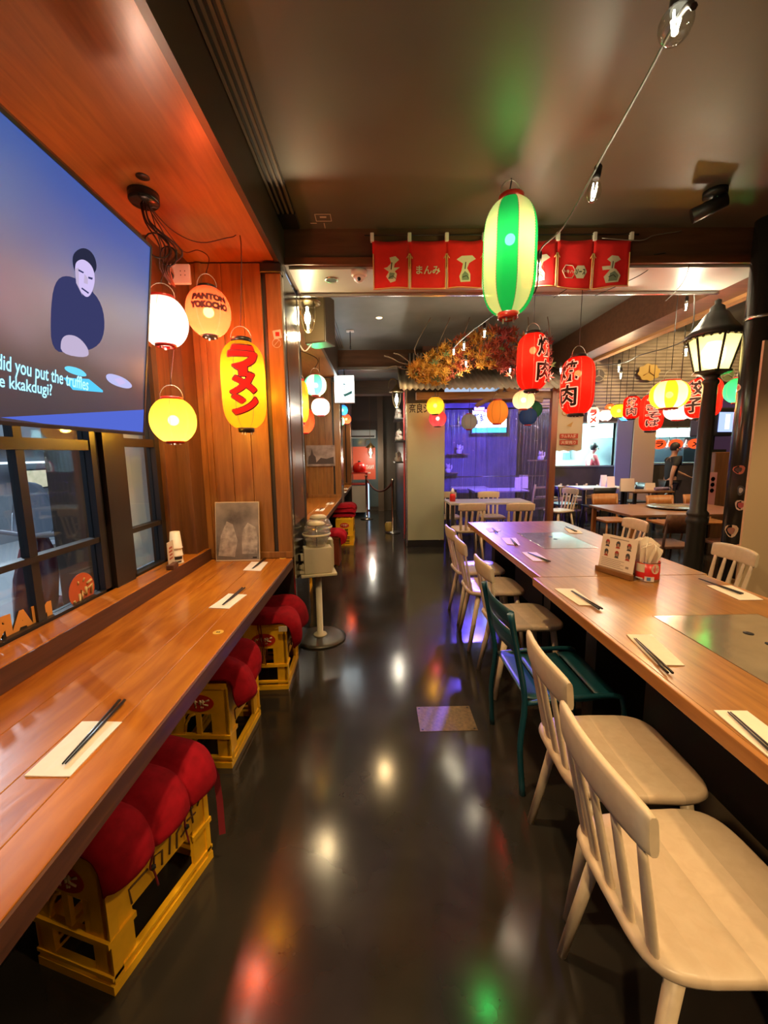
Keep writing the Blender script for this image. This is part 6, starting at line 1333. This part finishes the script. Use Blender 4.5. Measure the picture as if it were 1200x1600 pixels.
# ------------------------------------------------------------------ corridor and second bay
def carriage_lamp(loc, lab, s=1.0, glow=M_bulbglow, pw=6, wall=None, colr=(1, .72, .38)):
    t = thing('carriage_lantern', lab, 'lantern', loc, 0, 'carriage lanterns'); t.scale = (s, s, s)
    bm = bmesh.new(); lathe(bm, [(.012, .30), (.03, .27), (.05, .25), (.11, .20), (.115, .185), (.07, .18)], 20, cap=False); obj('hood', bm, mat('aged_brass', (.16, .11, .05), .35, .6) if 'aged_brass' not in bpy.data.materials else bpy.data.materials['aged_brass'], t); ab = bpy.data.materials['aged_brass']
    bm = bmesh.new(); lathe(bm, [(.068, .18), (.072, .10), (.06, .03), (.03, -.02)], 20, cap=False); obj('glass', bm, M_glassthin, t)
    for k in range(4):
        a = R(45 + 90 * k); bm = bmesh.new(); tube(bm, [(.085 * math.cos(a), .085 * math.sin(a), .185), (.08 * math.cos(a), .08 * math.sin(a), .09), (.045 * math.cos(a), .045 * math.sin(a), -.01), (0, 0, -.04)], .004, 5, smooth_pts=3); obj('guard_wire', bm, ab, t)
    bm = bmesh.new(); lathe(bm, [(.0, .02), (.018, .035), (.027, .07), (.022, .10), (.01, .13), (.01, .16)], 14); obj('flame_bulb', bm, glow, t)
    bm = bmesh.new(); tube(bm, [(0, 0, .30), (-.01, 0, .36), (-.06, .0, .38), (-.11, 0, .34), (-.12, 0, .25)], .008, 6, smooth_pts=4); obj('arm', bm, ab, t)
    light('flame', 'POINT', (0, 0, -.07), pw, colr, t, size=.03)
    if wall: bm = bmesh.new(); cyl(bm, (-.01, 0, .36), (-.01, 0, wall - loc[2]), .005, n=6); obj('chain', bm, ab, t)
q = aty(481, 512, 3.55); carriage_lamp((q.x, 3.55, q.z), 'brass carriage lantern with a glowing bulb on the first post', 1.0, pw=9)
q = aty(620, 632, 6.3); carriage_lamp((q.x, 6.35, q.z), 'carriage lantern with a white bulb by the pillar edge', 1.0, M_bulbglow2, 9, colr=(1, .9, .7))
q = aty(579, 712, 9.6); carriage_lamp((q.x, 9.7, q.z), 'carriage lantern in front of the red sign', 1.0, M_bulbglow2, 8, wall=2.86, colr=(1, .92, .75))
q = aty(490, 497, 3.9); spk = thing('loudspeaker', 'black loudspeaker box fixed under the ceiling behind the brass lantern', 'loudspeaker', (q.x, 3.95, q.z), R(-20)); obj('box', box((-.11, 0, -.20), (.11, .2, .22), bev=.008), mat('speaker_brown', (.06, .045, .028), .35), spk); obj('grille', box((-.10, -.008, -.19), (.10, 0, .21)), mat('speaker_mesh', (.10, .075, .04), .45), spk)
bm = bmesh.new(); tube(bm, [(-.05, .1, .22), (-.05, .1, ZC2 - q.z)], .01, 6); obj('bracket', bm, M_black, spk)
bm = bmesh.new(); tube(bm, [(-.05, .02, -.2), (-.12, 0, -.26), (-.2, 0, -.1), (-.2, 0, .1)], .006, 5, smooth_pts=4); obj('cable', bm, M_plug, spk)
# stickers on the post
for k, (px, py, cc_, lab) in enumerate(((433, 522, (.62, .42, .34), 'square pale sticker with a red blot on the post'), (432, 536, (.25, .17, .10), 'round outlined sticker below the square one on the post'))):
    q = aty(px, py, 2.77); t = thing('post_sticker', lab, 'sticker', (q.x, 2.7755, q.z)); bm = bmesh.new()
    if k == 0: bx(bm, (-.026, -.0012, -.026), (.026, 0, .026), rot=Matrix.Rotation(R(-10), 3, 'Y'))
    else: tube(bm, [(.027 * math.cos(a), -.0015, .027 * math.sin(a)) for a in [2 * PI * j / 24 for j in range(25)]], .002, 5); tube(bm, [(-.015, -.0015, -.015), (.0, -.0015, .002), (.015, -.0015, .018)], .002, 5)
    obj('backing', bm, mat('sticker_pale', (.62, .45, .38), .5), t)
    if k == 0: obj('blot', box((-.012, -.0022, -.012), (.014, -.0012, .014)), M_capred, t)
# horse riders picture on the second end panel (plain dark shapes)
c0 = aty(478, 696, 6.72); c1 = aty(524, 728, 6.72); hp_ = thing('wide_print', 'wide grey photo print of dark shapes on a pale field, on the second timber panel', 'picture', ((c0.x + c1.x) / 2, 6.72, (c0.z + c1.z) / 2)); a = (c1.x - c0.x) / 2; b_ = (c0.z - c1.z) / 2
obj('sheet', box((-a, -.004, -b_), (a, .004, b_)), mat('faded_photo', (.45, .36, .33), .5, c2=(.16, .12, .11), scale=7), hp_); bm = bmesh.new(); prism(bm, [(-a * .9, -b_ * .8), (-a * .85, -b_ * .1), (-a * .7, b_ * .1), (-a * .6, b_ * .7), (-a * .5, b_ * .1), (-a * .35, -b_ * .1), (-a * .3, -b_ * .8)], lambda p_, c: Vector((p_, -.0045, c)), (0, -.001, 0)); prism(bm, [(-.1, -b_ * .8), (0, -b_ * .2), (a * .4, -b_ * .3), (a * .9, -b_ * .1), (a * .9, -b_ * .8)], lambda p_, c: Vector((p_, -.0045, c)), (0, -.001, 0)); obj('dark_shape', bm, mat('photo_dark', (.06, .045, .045), .5), hp_)
# glowing white sign box
q = aty(538, 608, 6.6); bxs = thing('light_box', 'bright white box sign with teal brush drawing over the aisle', 'sign', (q.x, 6.6, q.z)); obj('case', box((-.155, .0, -.205), (.155, .10, .205)), M_plug, bxs); obj('face', box((-.15, -.005, -.20), (.15, 0, .20)), emis('sign_face', (.86, .97, 1), 2.6), bxs)
bm = bmesh.new(); prism(bm, [(-.02, -.08), (.04, -.06), (.12, -.02), (.12, -.07), (.0, -.12)], lambda p_, c: Vector((p_, -.006, c)), (0, -.001, 0)); tube(bm, [(-.03, -.006, .06), (.0, -.006, .08), (.03, -.006, .05)], .006, 5); tube(bm, [(-.01, -.006, .1), (.01, -.006, .03)], .006, 5); tube(bm, [(-.02, -.006, -.02), (.05, -.006, .02)], .006, 5); obj('drawing', bm, mat('teal_ink', (.03, .25, .32), .5), bxs)
bm = bmesh.new(); cyl(bm, (0, .05, .2), (0, .05, ZC2 - q.z if False else .2), .008) if False else bx(bm, (-.01, .04, .205), (.01, .06, 2.755 - q.z)); obj('hanger', bm, M_metal_dk, bxs)
# corridor end: red door sign, air curtain, trolley, stanchion and rope
s0 = aty(551, 698, 10.35); s1_ = aty(587, 749, 10.35); rsn = thing('red_sign', 'large red sign with reversed white lettering at the corridor end', 'sign', ((s0.x + s1_.x) / 2, 10.36, (s0.z + s1_.z) / 2)); a = (s1_.x - s0.x) / 2; b_ = (s0.z - s1_.z) / 2
obj('board', box((-a, 0, -b_), (a, .03, b_)), mat('sign_red', (.46, .07, .03), .4, emit=(.46, .07, .03), es=.25), rsn); bm = bmesh.new(); text_into(bm, 'PANTON YO', lambda x, y: Vector((-x, -.003, -.10 + y)), 1, .03, fit=(a * 1.7, .11)); bx(bm, (-a * .1, -.004, -.26), (a * .55, -.002, -.225)); obj('lettering', bm, M_plug, rsn)
dr = struct('door_1', box((s0.x - .15, 10.37, 0), (s1_.x + .18, 10.40, 2.1)), mat('door_frame', (.06, .05, .04), .4)); obj('pane', box((s0.x - .1, 10.362, .1), (s1_.x + .15, 10.37, 2.0)), mat('dusk_glass', (.10, .14, .15), .1), dr)
obj('lower_pane', box((aty(571, 780, 10.36).x, 10.352, aty(575, 796, 10.36).z), (aty(577, 780, 10.36).x, 10.36, aty(575, 755, 10.36).z)), emis('street_glow', (.45, .62, .85), 1.0), dr)
q = aty(567, 678, 10.2); ac = thing('air_curtain', 'pale air curtain unit above the corridor door', 'heater', (q.x, 10.3, q.z)); obj('casing', box((-.32, -.09, -.10), (.32, .09, .10), bev=.02), mat('pale_casing', (.45, .52, .54), .4), ac); obj('vent_slot', box((-.28, -.095, -.08), (.28, -.088, -.04)), M_metal_dk, ac)
q = atz(561, 806, 0); tr_ = thing('red_trolley', 'red metal trolley with a white panel at the end of the bars', 'trolley', (q.x, q.y + .2, 0)); M_tr = mat('trolley_red', (.45, .02, .015), .35)
for sx in (-1, 1):
    for sy in (-1, 1): obj('leg', box((sx * .19 - .02, sy * .16 - .02, 0), (sx * .19 + .02, sy * .16 + .02, 1.0)), M_tr, tr_)
obj('front_panel', box((-.17, -.185, .08), (.17, -.165, .70)), M_plug, tr_); obj('shelf', box((-.21, -.18, .72), (.21, .18, .75)), M_tr, tr_); obj('top_shelf', box((-.22, -.19, .98), (.22, .19, 1.01)), M_tr, tr_)
hm = thing('red_helmet', 'glossy red bowl-shaped pot on top of the red trolley', 'pot', (tr_.location.x + .02, tr_.location.y, 1.011)); bm = bmesh.new(); lathe(bm, [(.13, 0), (.16, .05), (.15, .14), (.10, .21), (0, .24)], 24); obj('bowl', bm, M_potred, hm); bm = bmesh.new(); cyl(bm, (0, 0, .23), (0, 0, .27), .03); obj('knob', bm, M_black, hm)
q = atz(614, 832, 0); sn = thing('stanchion', 'slim chrome stanchion post by the green panel', 'stanchion', (q.x, q.y, 0)); bm = bmesh.new(); lathe(bm, [(.14, 0), (.14, .015), (.03, .03), (.02, .04), (.02, .93), (.03, .94), (.03, .97), (0, .985)], 20); obj('post', bm, M_chrome, sn)
q2 = aty(572, 760, 8.9); sn2 = thing('stanchion', 'second chrome stanchion post near the corridor door', 'stanchion', (q2.x, 9.0, 0)); bm = bmesh.new(); lathe(bm, [(.14, 0), (.14, .015), (.03, .03), (.02, .04), (.02, .93), (.03, .94), (.03, .97), (0, .985)], 20); obj('post', bm, M_chrome, sn2)
bm = bmesh.new(); A_ = Vector((q.x, q.y, .92)); B_ = Vector((q2.x, 9.0, .92)); tube(bm, [A_.lerp(B_, u) - A_ + Vector((0, 0, -.9 * u * (1 - u))) for u in [k / 12 for k in range(13)]], .018, 8); o = tag(obj('barrier_rope', bm, mat('dark_red_rope', (.12, .03, .025), .8)), 'dark red rope sagging between the two chrome stanchions', 'rope'); o.location = A_
q = atz(610, 826, 0); tag(obj('yellow_tin', (lambda b: (lathe(b, [(.07, 0), (.08, .02), (.08, .14), (.065, .16), (.065, .17), (0, .17)], 18), b)[1])(bmesh.new()), mat('brass_yellow', (.50, .34, .08), .4)), 'small brass-yellow tin on the floor by the stanchion', 'tin').location = (q.x - .03, q.y - .25, 0)
for k, (px, py, lab) in enumerate(((534, 655, 'lowest'), )): pass

# ------------------------------------------------------------------ people
def skin_obj(name, V, E, rad, m, parent, root=0, sub=2, smooth=True):
    me = bpy.data.meshes.new(name); me.from_pydata([Vector(v) for v in V], E, []); me.update(); me.materials.append(m)
    o = bpy.data.objects.new(name, me); col.objects.link(o); o.parent = parent
    s = o.modifiers.new('skin', 'SKIN'); s.use_smooth_shade = True
    for i, r_ in enumerate(rad): sv = me.skin_vertices[0].data[i]; sv.radius = r_ if isinstance(r_, tuple) else (r_, r_); sv.use_root = (i == root)
    su = o.modifiers.new('subsurf', 'SUBSURF'); su.levels = sub; su.render_levels = sub; return o
def person(label, loc, rz, hgt, J, shirt, pants, skin, hair, arms_bare=True, apron=None):
    t = thing('person', label, 'person', loc, rz); k = hgt / 1.75; t.scale = (k, k, k)
    V, E, Rd = [], [], []
    def add(p_, r_, par=None): V.append(p_); Rd.append(r_); i = len(V) - 1; (E.append((par, i)) if par is not None else None); return i
    pel = add(J['pelvis'], (.13, .10)); sp1 = add(J['waist'], (.125, .09), pel); cst = add(J['chest'], (.14, .10), sp1); nk = add(J['neck'], .055, cst); nk2 = add(J['neck2'], .05, nk); hd = add(J['head'], (.078, .085), nk2); add(J['crown'], (.066, .076), hd)
    hands = []
    for s in ('L', 'R'):
        a = add(J['sh' + s], .065, cst); b_ = add(J['el' + s], .042, a); c_ = add(J['wr' + s], .028, b_); d = Vector(J['ha' + s]) - Vector(J['wr' + s]); pm = add(J['ha' + s], (.036, .02), c_); dn_ = d.normalized(); sd = Vector((-dn_.y, dn_.x, 0)); sd = sd.normalized() if sd.length > .1 else Vector((1, 0, 0)); cr_ = dn_.cross(sd)
        for f_ in range(4): off = sd * (-.026 + .0175 * f_); L = (.055, .068, .072, .058)[f_]; k1 = add(tuple(Vector(J['ha' + s]) + dn_ * .045 + off), .0095, pm); k2 = add(tuple(Vector(J['ha' + s]) + dn_ * (.045 + L * .6) + off + cr_ * .012), .0085, k1); add(tuple(Vector(J['ha' + s]) + dn_ * (.045 + L) + off + cr_ * .03), .0075, k2)
        k1 = add(tuple(Vector(J['wr' + s]) + dn_ * .04 - sd * .04), .011, c_); add(tuple(Vector(J['wr' + s]) + dn_ * .085 - sd * .055), .009, k1)
        h_ = add(J['hip' + s], .085, pel); kn = add(J['kn' + s], .055, h_); an = add(J['an' + s], .038, kn); add(J['to' + s], (.04, .03), an)
    skin_obj('body', V, E, Rd, skin, t)
    # clothes follow the same joints, a little fuller
    SV = [J['pelvis'], J['waist'], J['chest'], J['neck']]; SE = [(0, 1), (1, 2), (2, 3)]; SR = [(.150, .118), (.140, .105), (.155, .115), (.062, .06)]
    for s in ('L', 'R'):
        el = Vector(J['sh' + s]).lerp(Vector(J['el' + s]), .62 if arms_bare else 1.0); n0 = len(SV); SV += [J['sh' + s], tuple(el)]; SE += [(2, n0), (n0, n0 + 1)]; SR += [.078, .062 if arms_bare else .055]
        if not arms_bare: SV.append(tuple(Vector(J['el' + s]).lerp(Vector(J['wr' + s]), .9))); SE.append((n0 + 1, n0 + 2)); SR.append(.042)
    skin_obj('shirt', SV, SE, SR, shirt, t)
    TV = [J['pelvis']]; TE = []; TR = [(.152, .12)]
    for s in ('L', 'R'): n0 = len(TV); TV += [J['hip' + s], J['kn' + s], J['an' + s]]; TE += [(0, n0), (n0, n0 + 1), (n0 + 1, n0 + 2)]; TR += [.098, .070, .055]
    skin_obj('trousers', TV, TE, TR, pants, t)
    for s in ('L', 'R'):
        a = Vector(J['an' + s]); b_ = Vector(J['to' + s]); skin_obj('shoe', [tuple(a + Vector((-.04, 0, -.045))), tuple(a + Vector((.04, 0, -.05))), tuple(b_ + Vector((.05, 0, -.012)))], [(0, 1), (1, 2)], [(.045, .04), (.045, .04), (.042, .025)], M_black, t)
    H_ = Vector(J['head']); bm = bmesh.new(); bmesh.ops.create_uvsphere(bm, u_segments=20, v_segments=14, radius=1)
    for v in bm.verts: v.co = Vector((v.co.x * .098 - .014, v.co.y * .088, v.co.z * .11 + .055))
    bmesh.ops.delete(bm, geom=[v for v in bm.verts if v.co.z < (.045 if v.co.x > .02 else -.02 if hair[1] < 1 else -.12)], context='VERTS')
    for f in bm.faces: f.smooth = True
    o = obj('hair', bm, hair[0], t, recalc=False); o.location = H_; o.modifiers.new('thickness', 'SOLIDIFY').thickness = .012
    bm = bmesh.new()
    for s in (-1, 1): bmesh.ops.create_uvsphere(bm, u_segments=8, v_segments=6, radius=.011, matrix=Matrix.Translation((.080, s * .032, .028)))
    o = obj('eyes', bm, M_ink, t); o.location = H_
    bm = bmesh.new(); cyl(bm, (.082, 0, .02), (.104, 0, -.012), .009, .015, 8); 
    for s in (-1, 1): bmesh.ops.create_uvsphere(bm, u_segments=8, v_segments=6, radius=.02, matrix=Matrix.Translation((-.005, s * .084, .0)) @ Matrix.Diagonal((1, .4, 1.5, 1)))
    o = obj('nose_and_ears', bm, skin, t); o.location = H_
    o = obj('mouth', box((.078, -.022, -.048), (.088, .022, -.041), bev=.003, seg=1), mat('lips', (.30, .10, .08), .5), t); o.location = H_
    return t
M_skin = mat('skin', (.42, .22, .14), .5); M_skin2 = mat('skin_pale', (.60, .42, .34), .5); M_tee = mat('black_tshirt', (.012, .012, .014), .8); M_trous = mat('dark_trousers', (.03, .028, .03), .8); M_pinkred = mat('red_kitchen_top', (.60, .06, .08), .7); M_hair = mat('dark_hair', (.015, .011, .01), .55)
JW = dict(pelvis=(0, 0, .92), waist=(.01, 0, 1.08), chest=(.03, 0, 1.30), neck=(.035, 0, 1.47), neck2=(.045, 0, 1.53), head=(.065, 0, 1.61), crown=(.055, 0, 1.68),
          shL=(.03, .19, 1.41), elL=(.16, .25, 1.18), wrL=(.40, .20, 1.06), haL=(.47, .19, 1.03), shR=(.02, -.19, 1.41), elR=(-.09, -.25, 1.14), wrR=(-.10, -.24, .90), haR=(-.09, -.24, .82),
          hipL=(.0, .095, .88), knL=(.16, .10, .50), anL=(.18, .10, .09), toL=(.30, .10, .045), hipR=(.0, -.095, .88), knR=(-.02, -.10, .49), anR=(-.22, -.10, .13), toR=(-.12, -.10, .05))
q = aty(1049, 720, 7.8); person('person in a black T-shirt striding past the kitchen window, arm reaching forward', (q.x, 7.8, 0), R(-8), 1.57, JW, M_tee, M_trous, M_skin, (M_hair, 0))
bgp = aty(1038, 765, 7.72); bg = thing('black_bag', 'dark crumpled bag held low by the walking person', 'bag', (bgp.x, 7.58, .50)); bm = bmesh.new(); bmesh.ops.create_uvsphere(bm, u_segments=18, v_segments=12, radius=1)
for v in bm.verts: z_ = v.co.z; v.co = Vector((v.co.x * .10 * (1.1 - .3 * z_) + .015 * math.sin(9 * z_), v.co.y * .06, z_ * .20))
for f in bm.faces: f.smooth = True
obj('pouch', bm, mat('bag_grey', (.05, .05, .052), .6), bg); bm = bmesh.new(); tube(bm, [(-.04, 0, .16), (-.02, 0, .25), (.02, 0, .25), (.04, 0, .16)], .008, 6, smooth_pts=3); obj('strap', bm, M_black, bg)
JC = dict(JW); JC.update(shL=(.03, .18, 1.40), elL=(.14, .22, 1.16), wrL=(.36, .14, 1.10), haL=(.44, .12, 1.10), shR=(.03, -.18, 1.40), elR=(.10, -.24, 1.15), wrR=(.32, -.16, 1.08), haR=(.40, -.14, 1.07), head=(.09, 0, 1.60), crown=(.09, 0, 1.67), knL=(.02, .10, .50), anL=(0, .10, .09), toL=(.12, .10, .045), knR=(.02, -.10, .50), anR=(0, -.10, .09), toR=(.12, -.10, .045))
q = aty(923, 710, 9.75); person('cook in a red top bending over a worktop inside the kitchen', (q.x, 9.75, 0), R(-6), 1.62, JC, M_pinkred, M_trous, M_skin2, (M_hair, 1), False)
wt = thing('prep_table', 'steel prep table with dishes in front of the cook', 'counter', (q.x + .62, 9.75, 0)); obj('top', box((-.25, -.35, .93), (.55, .35, .96)), M_kits, wt); obj('body', box((-.23, -.33, 0), (.53, .33, .93)), M_kit, wt); bm = bmesh.new(); lathe(bm, [(.08, .96), (.14, 1.02), (.13, 1.02), (0, .97)], 20); obj('bowl', bm, M_kits, wt)

# ------------------------------------------------------------------ the street outside the window
M_fac = mat('grey_stucco', (.20, .22, .24), .8, var=.15, scale=2); M_road = mat('asphalt', (.08, .085, .09), .7)
struct('ground_street', box((-12, -6, -.25), (XW - .11, 18, -.15)), M_road)
fcd = tag(obj('street_building', box((-7.6, -4, -.15), (-7.0, 17, 6.5)), M_fac), 'dim grey building front across the street', 'building')
fcd2 = bpy.data.objects.new('street_facade', None); col.objects.link(fcd2); tag(fcd2, 'dark shopfront with lit poster cases across the street', 'shopfront'); fcd2.location = (-6.9, 9, 0)
obj('fascia', box((-.1, -6, 1.62), (.02, 6, 1.75)), mat('dark_fascia_street', (.05, .055, .06), .6), fcd2); obj('light_strip', box((.02, -1.6, 1.33), (.05, .9, 1.37)), emis('strip_light', (.75, .9, 1), 1.4), fcd2)
for px in (36, 61, 84):
    q = atx(px, 745, -6.85); obj('poster_case', box((.02, q.y - 9 - .22, .82), (.06, q.y - 9 + .22, 1.22)), M_black, fcd2); obj('poster', box((.06, q.y - 9 - .19, .85), (.065, q.y - 9 + .19, 1.19)), mat('poster_%d' % px, (.6, .5, .35), .5, c2=(.15, .2, .12), scale=6, emit=(.8, .7, .45), es=.45), fcd2)
for k, (px, w_, cc_) in enumerate(((112, .10, (.10, .075, .055)), (142, .08, (.05, .05, .05)))):
    q = atx(px, 780, -1.9); o = tag(obj('street_pier', box((-.1, -w_ / 2, 0), (.1, w_ / 2, 3.2), bev=.01), mat('pier', cc_, .7)), ('brown pier outside the window', 'dark downpipe casing outside the window')[k], 'pier'); o.location = (-1.9, q.y, -.15)
q = atx(222, 800, -1.42); fs = tag(obj('pale_sheet', box((-.01, -.145, -.65), (.01, .145, .78)), mat('pale_grey_backlit_sheet', (.50, .55, .55), .6, emit=(.5, .56, .56), es=.12)), 'pale grey translucent sheet outside the narrow window', 'sheet'); fs.location = (-1.42, q.y, 1.45)  # faint emission stands in for street light coming through the sheet
sl = thing('added_wall_lamp', 'added cool fill lamp on the building outside', 'lamp', (-6.6, 5.5, 3.6)); bm = bmesh.new(); lathe(bm, [(.2, 0), (.16, .12), (.05, .2)], 16); obj('shade', bm, M_black, sl); bm = bmesh.new(); lathe(bm, [(.1, 0), (.08, -.05), (0, -.06)], 14, cap=False); obj('lamp', bm, emis('added_lamp_glow', (.8, .9, 1), 6), sl); light('street_fill_light', 'POINT', (0, 0, -.2), 1300, (.75, .88, 1), sl, size=.1)  # unseen lamp added to brighten the street and the pale sheet
# parked scooter
sco = thing('scooter', 'parked maroon scooter with a white windscreen outside the window', 'scooter', (-2.52, 2.42, -.15), R(82))
M_sc = mat('maroon_gloss', (.12, .02, .025), .25); M_scg = mat('silver_plastic', (.45, .48, .52), .35)
for x in (-.62, .62):
    bm = bmesh.new(); Rr = .25; tube(bm, [(x + Rr * .8 * math.cos(a), 0, Rr + Rr * .8 * math.sin(a)) for a in [2 * PI * j / 24 for j in range(25)]], .05, 8); obj('tyre', bm, M_black, sco); bm = bmesh.new(); cyl(bm, (x, -.04, Rr), (x, .04, Rr), .13, n=18); obj('wheel_hub', bm, M_scg, sco)
def blob(P, n=12):
    bm = bmesh.new(); Rg = []
    for x, z, ry, rz_ in P: Rg.append([bm.verts.new((x, ry * math.cos(2 * PI * k / n), z + rz_ * math.sin(2 * PI * k / n))) for k in range(n)])
    for a, c in zip(Rg, Rg[1:]):
        for k in range(n): f = bm.faces.new((a[k], a[(k + 1) % n], c[(k + 1) % n], c[k])); f.smooth = True
    bm.faces.new(Rg[0][::-1]); bm.faces.new(Rg[-1]); return bm
obj('rear_body', blob([(-.85, .72, .05, .05), (-.70, .66, .14, .12), (-.35, .62, .17, .17), (-.05, .48, .14, .15), (.05, .35, .12, .06)]), M_sc, sco); obj('floorboard', blob([(-.1, .32, .14, .05), (.3, .32, .15, .05), (.42, .45, .16, .06)]), M_black, sco)
obj('leg_shield', blob([(.35, .40, .10, .05), (.44, .62, .19, .22), (.50, .86, .17, .16), (.52, 1.0, .10, .06)]), M_sc, sco); obj('saddle', blob([(-.80, .84, .10, .03), (-.5, .86, .15, .05), (-.15, .83, .14, .05), (-.02, .80, .10, .03)]), M_black, sco)
bm = bmesh.new(); tube(bm, [(.62, 0, .25), (.52, 0, .75), (.46, 0, 1.05)], .03, 8); tube(bm, [(.36, -.34, 1.08), (.44, -.2, 1.08), (.46, 0, 1.05), (.44, .2, 1.08), (.36, .34, 1.08)], .016, 8, smooth_pts=3); obj('handlebar', bm, M_scg, sco)
for s in (-1, 1): bm = bmesh.new(); tube(bm, [(.42, s * .22, 1.08), (.42, s * .30, 1.25)], .006, 5); bmesh.ops.create_uvsphere(bm, u_segments=12, v_segments=8, radius=.06, matrix=Matrix.Translation((.42, s * .31, 1.28)) @ Matrix.Diagonal((.3, 1, .7, 1))); obj('mirror', bm, M_scg, sco)
obj('windscreen', blob([(.50, 1.05, .19, .02), (.53, 1.2, .2, .12), (.50, 1.38, .12, .05), (.48, 1.42, .04, .01)]), mat('cloudy_screen', (.45, .50, .55), .2), sco); obj('mudguard', blob([(.38, .42, .05, .03), (.62, .52, .08, .04), (.86, .42, .05, .03)]), M_sc, sco)
bm = bmesh.new(); bmesh.ops.create_uvsphere(bm, u_segments=14, v_segments=10, radius=.08, matrix=Matrix.Translation((.60, 0, .92))); obj('headlamp', bm, M_chrome, sco)
# stickers on the glass
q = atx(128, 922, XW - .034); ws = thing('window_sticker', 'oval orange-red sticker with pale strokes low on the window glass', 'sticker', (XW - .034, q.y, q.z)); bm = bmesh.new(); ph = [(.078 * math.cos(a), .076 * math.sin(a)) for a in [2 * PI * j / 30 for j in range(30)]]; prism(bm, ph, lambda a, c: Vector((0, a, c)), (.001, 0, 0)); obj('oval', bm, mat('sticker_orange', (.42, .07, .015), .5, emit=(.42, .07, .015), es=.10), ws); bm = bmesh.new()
for pts in ([(-.055, -.03), (-.045, -.05), (-.02, -.045), (-.02, -.01)], [(-.01, -.04), (-.005, -.0), (.01, -.02)], [(.02, -.03), (.02, .01)], [(.03, .02), (.06, .03)], [(.03, -.005), (.06, .01), (.05, -.03)], [(-.02, .03), (-.02, .045)], [(.01, .035), (.02, .05)]): tube(bm, [(.002, *p_) for p_ in pts], .0065 if pts[0][1] < .025 else .004, 5)
pieces('strokes', bm, mat('sticker_cream', (.55, .40, .18), .5), ws)
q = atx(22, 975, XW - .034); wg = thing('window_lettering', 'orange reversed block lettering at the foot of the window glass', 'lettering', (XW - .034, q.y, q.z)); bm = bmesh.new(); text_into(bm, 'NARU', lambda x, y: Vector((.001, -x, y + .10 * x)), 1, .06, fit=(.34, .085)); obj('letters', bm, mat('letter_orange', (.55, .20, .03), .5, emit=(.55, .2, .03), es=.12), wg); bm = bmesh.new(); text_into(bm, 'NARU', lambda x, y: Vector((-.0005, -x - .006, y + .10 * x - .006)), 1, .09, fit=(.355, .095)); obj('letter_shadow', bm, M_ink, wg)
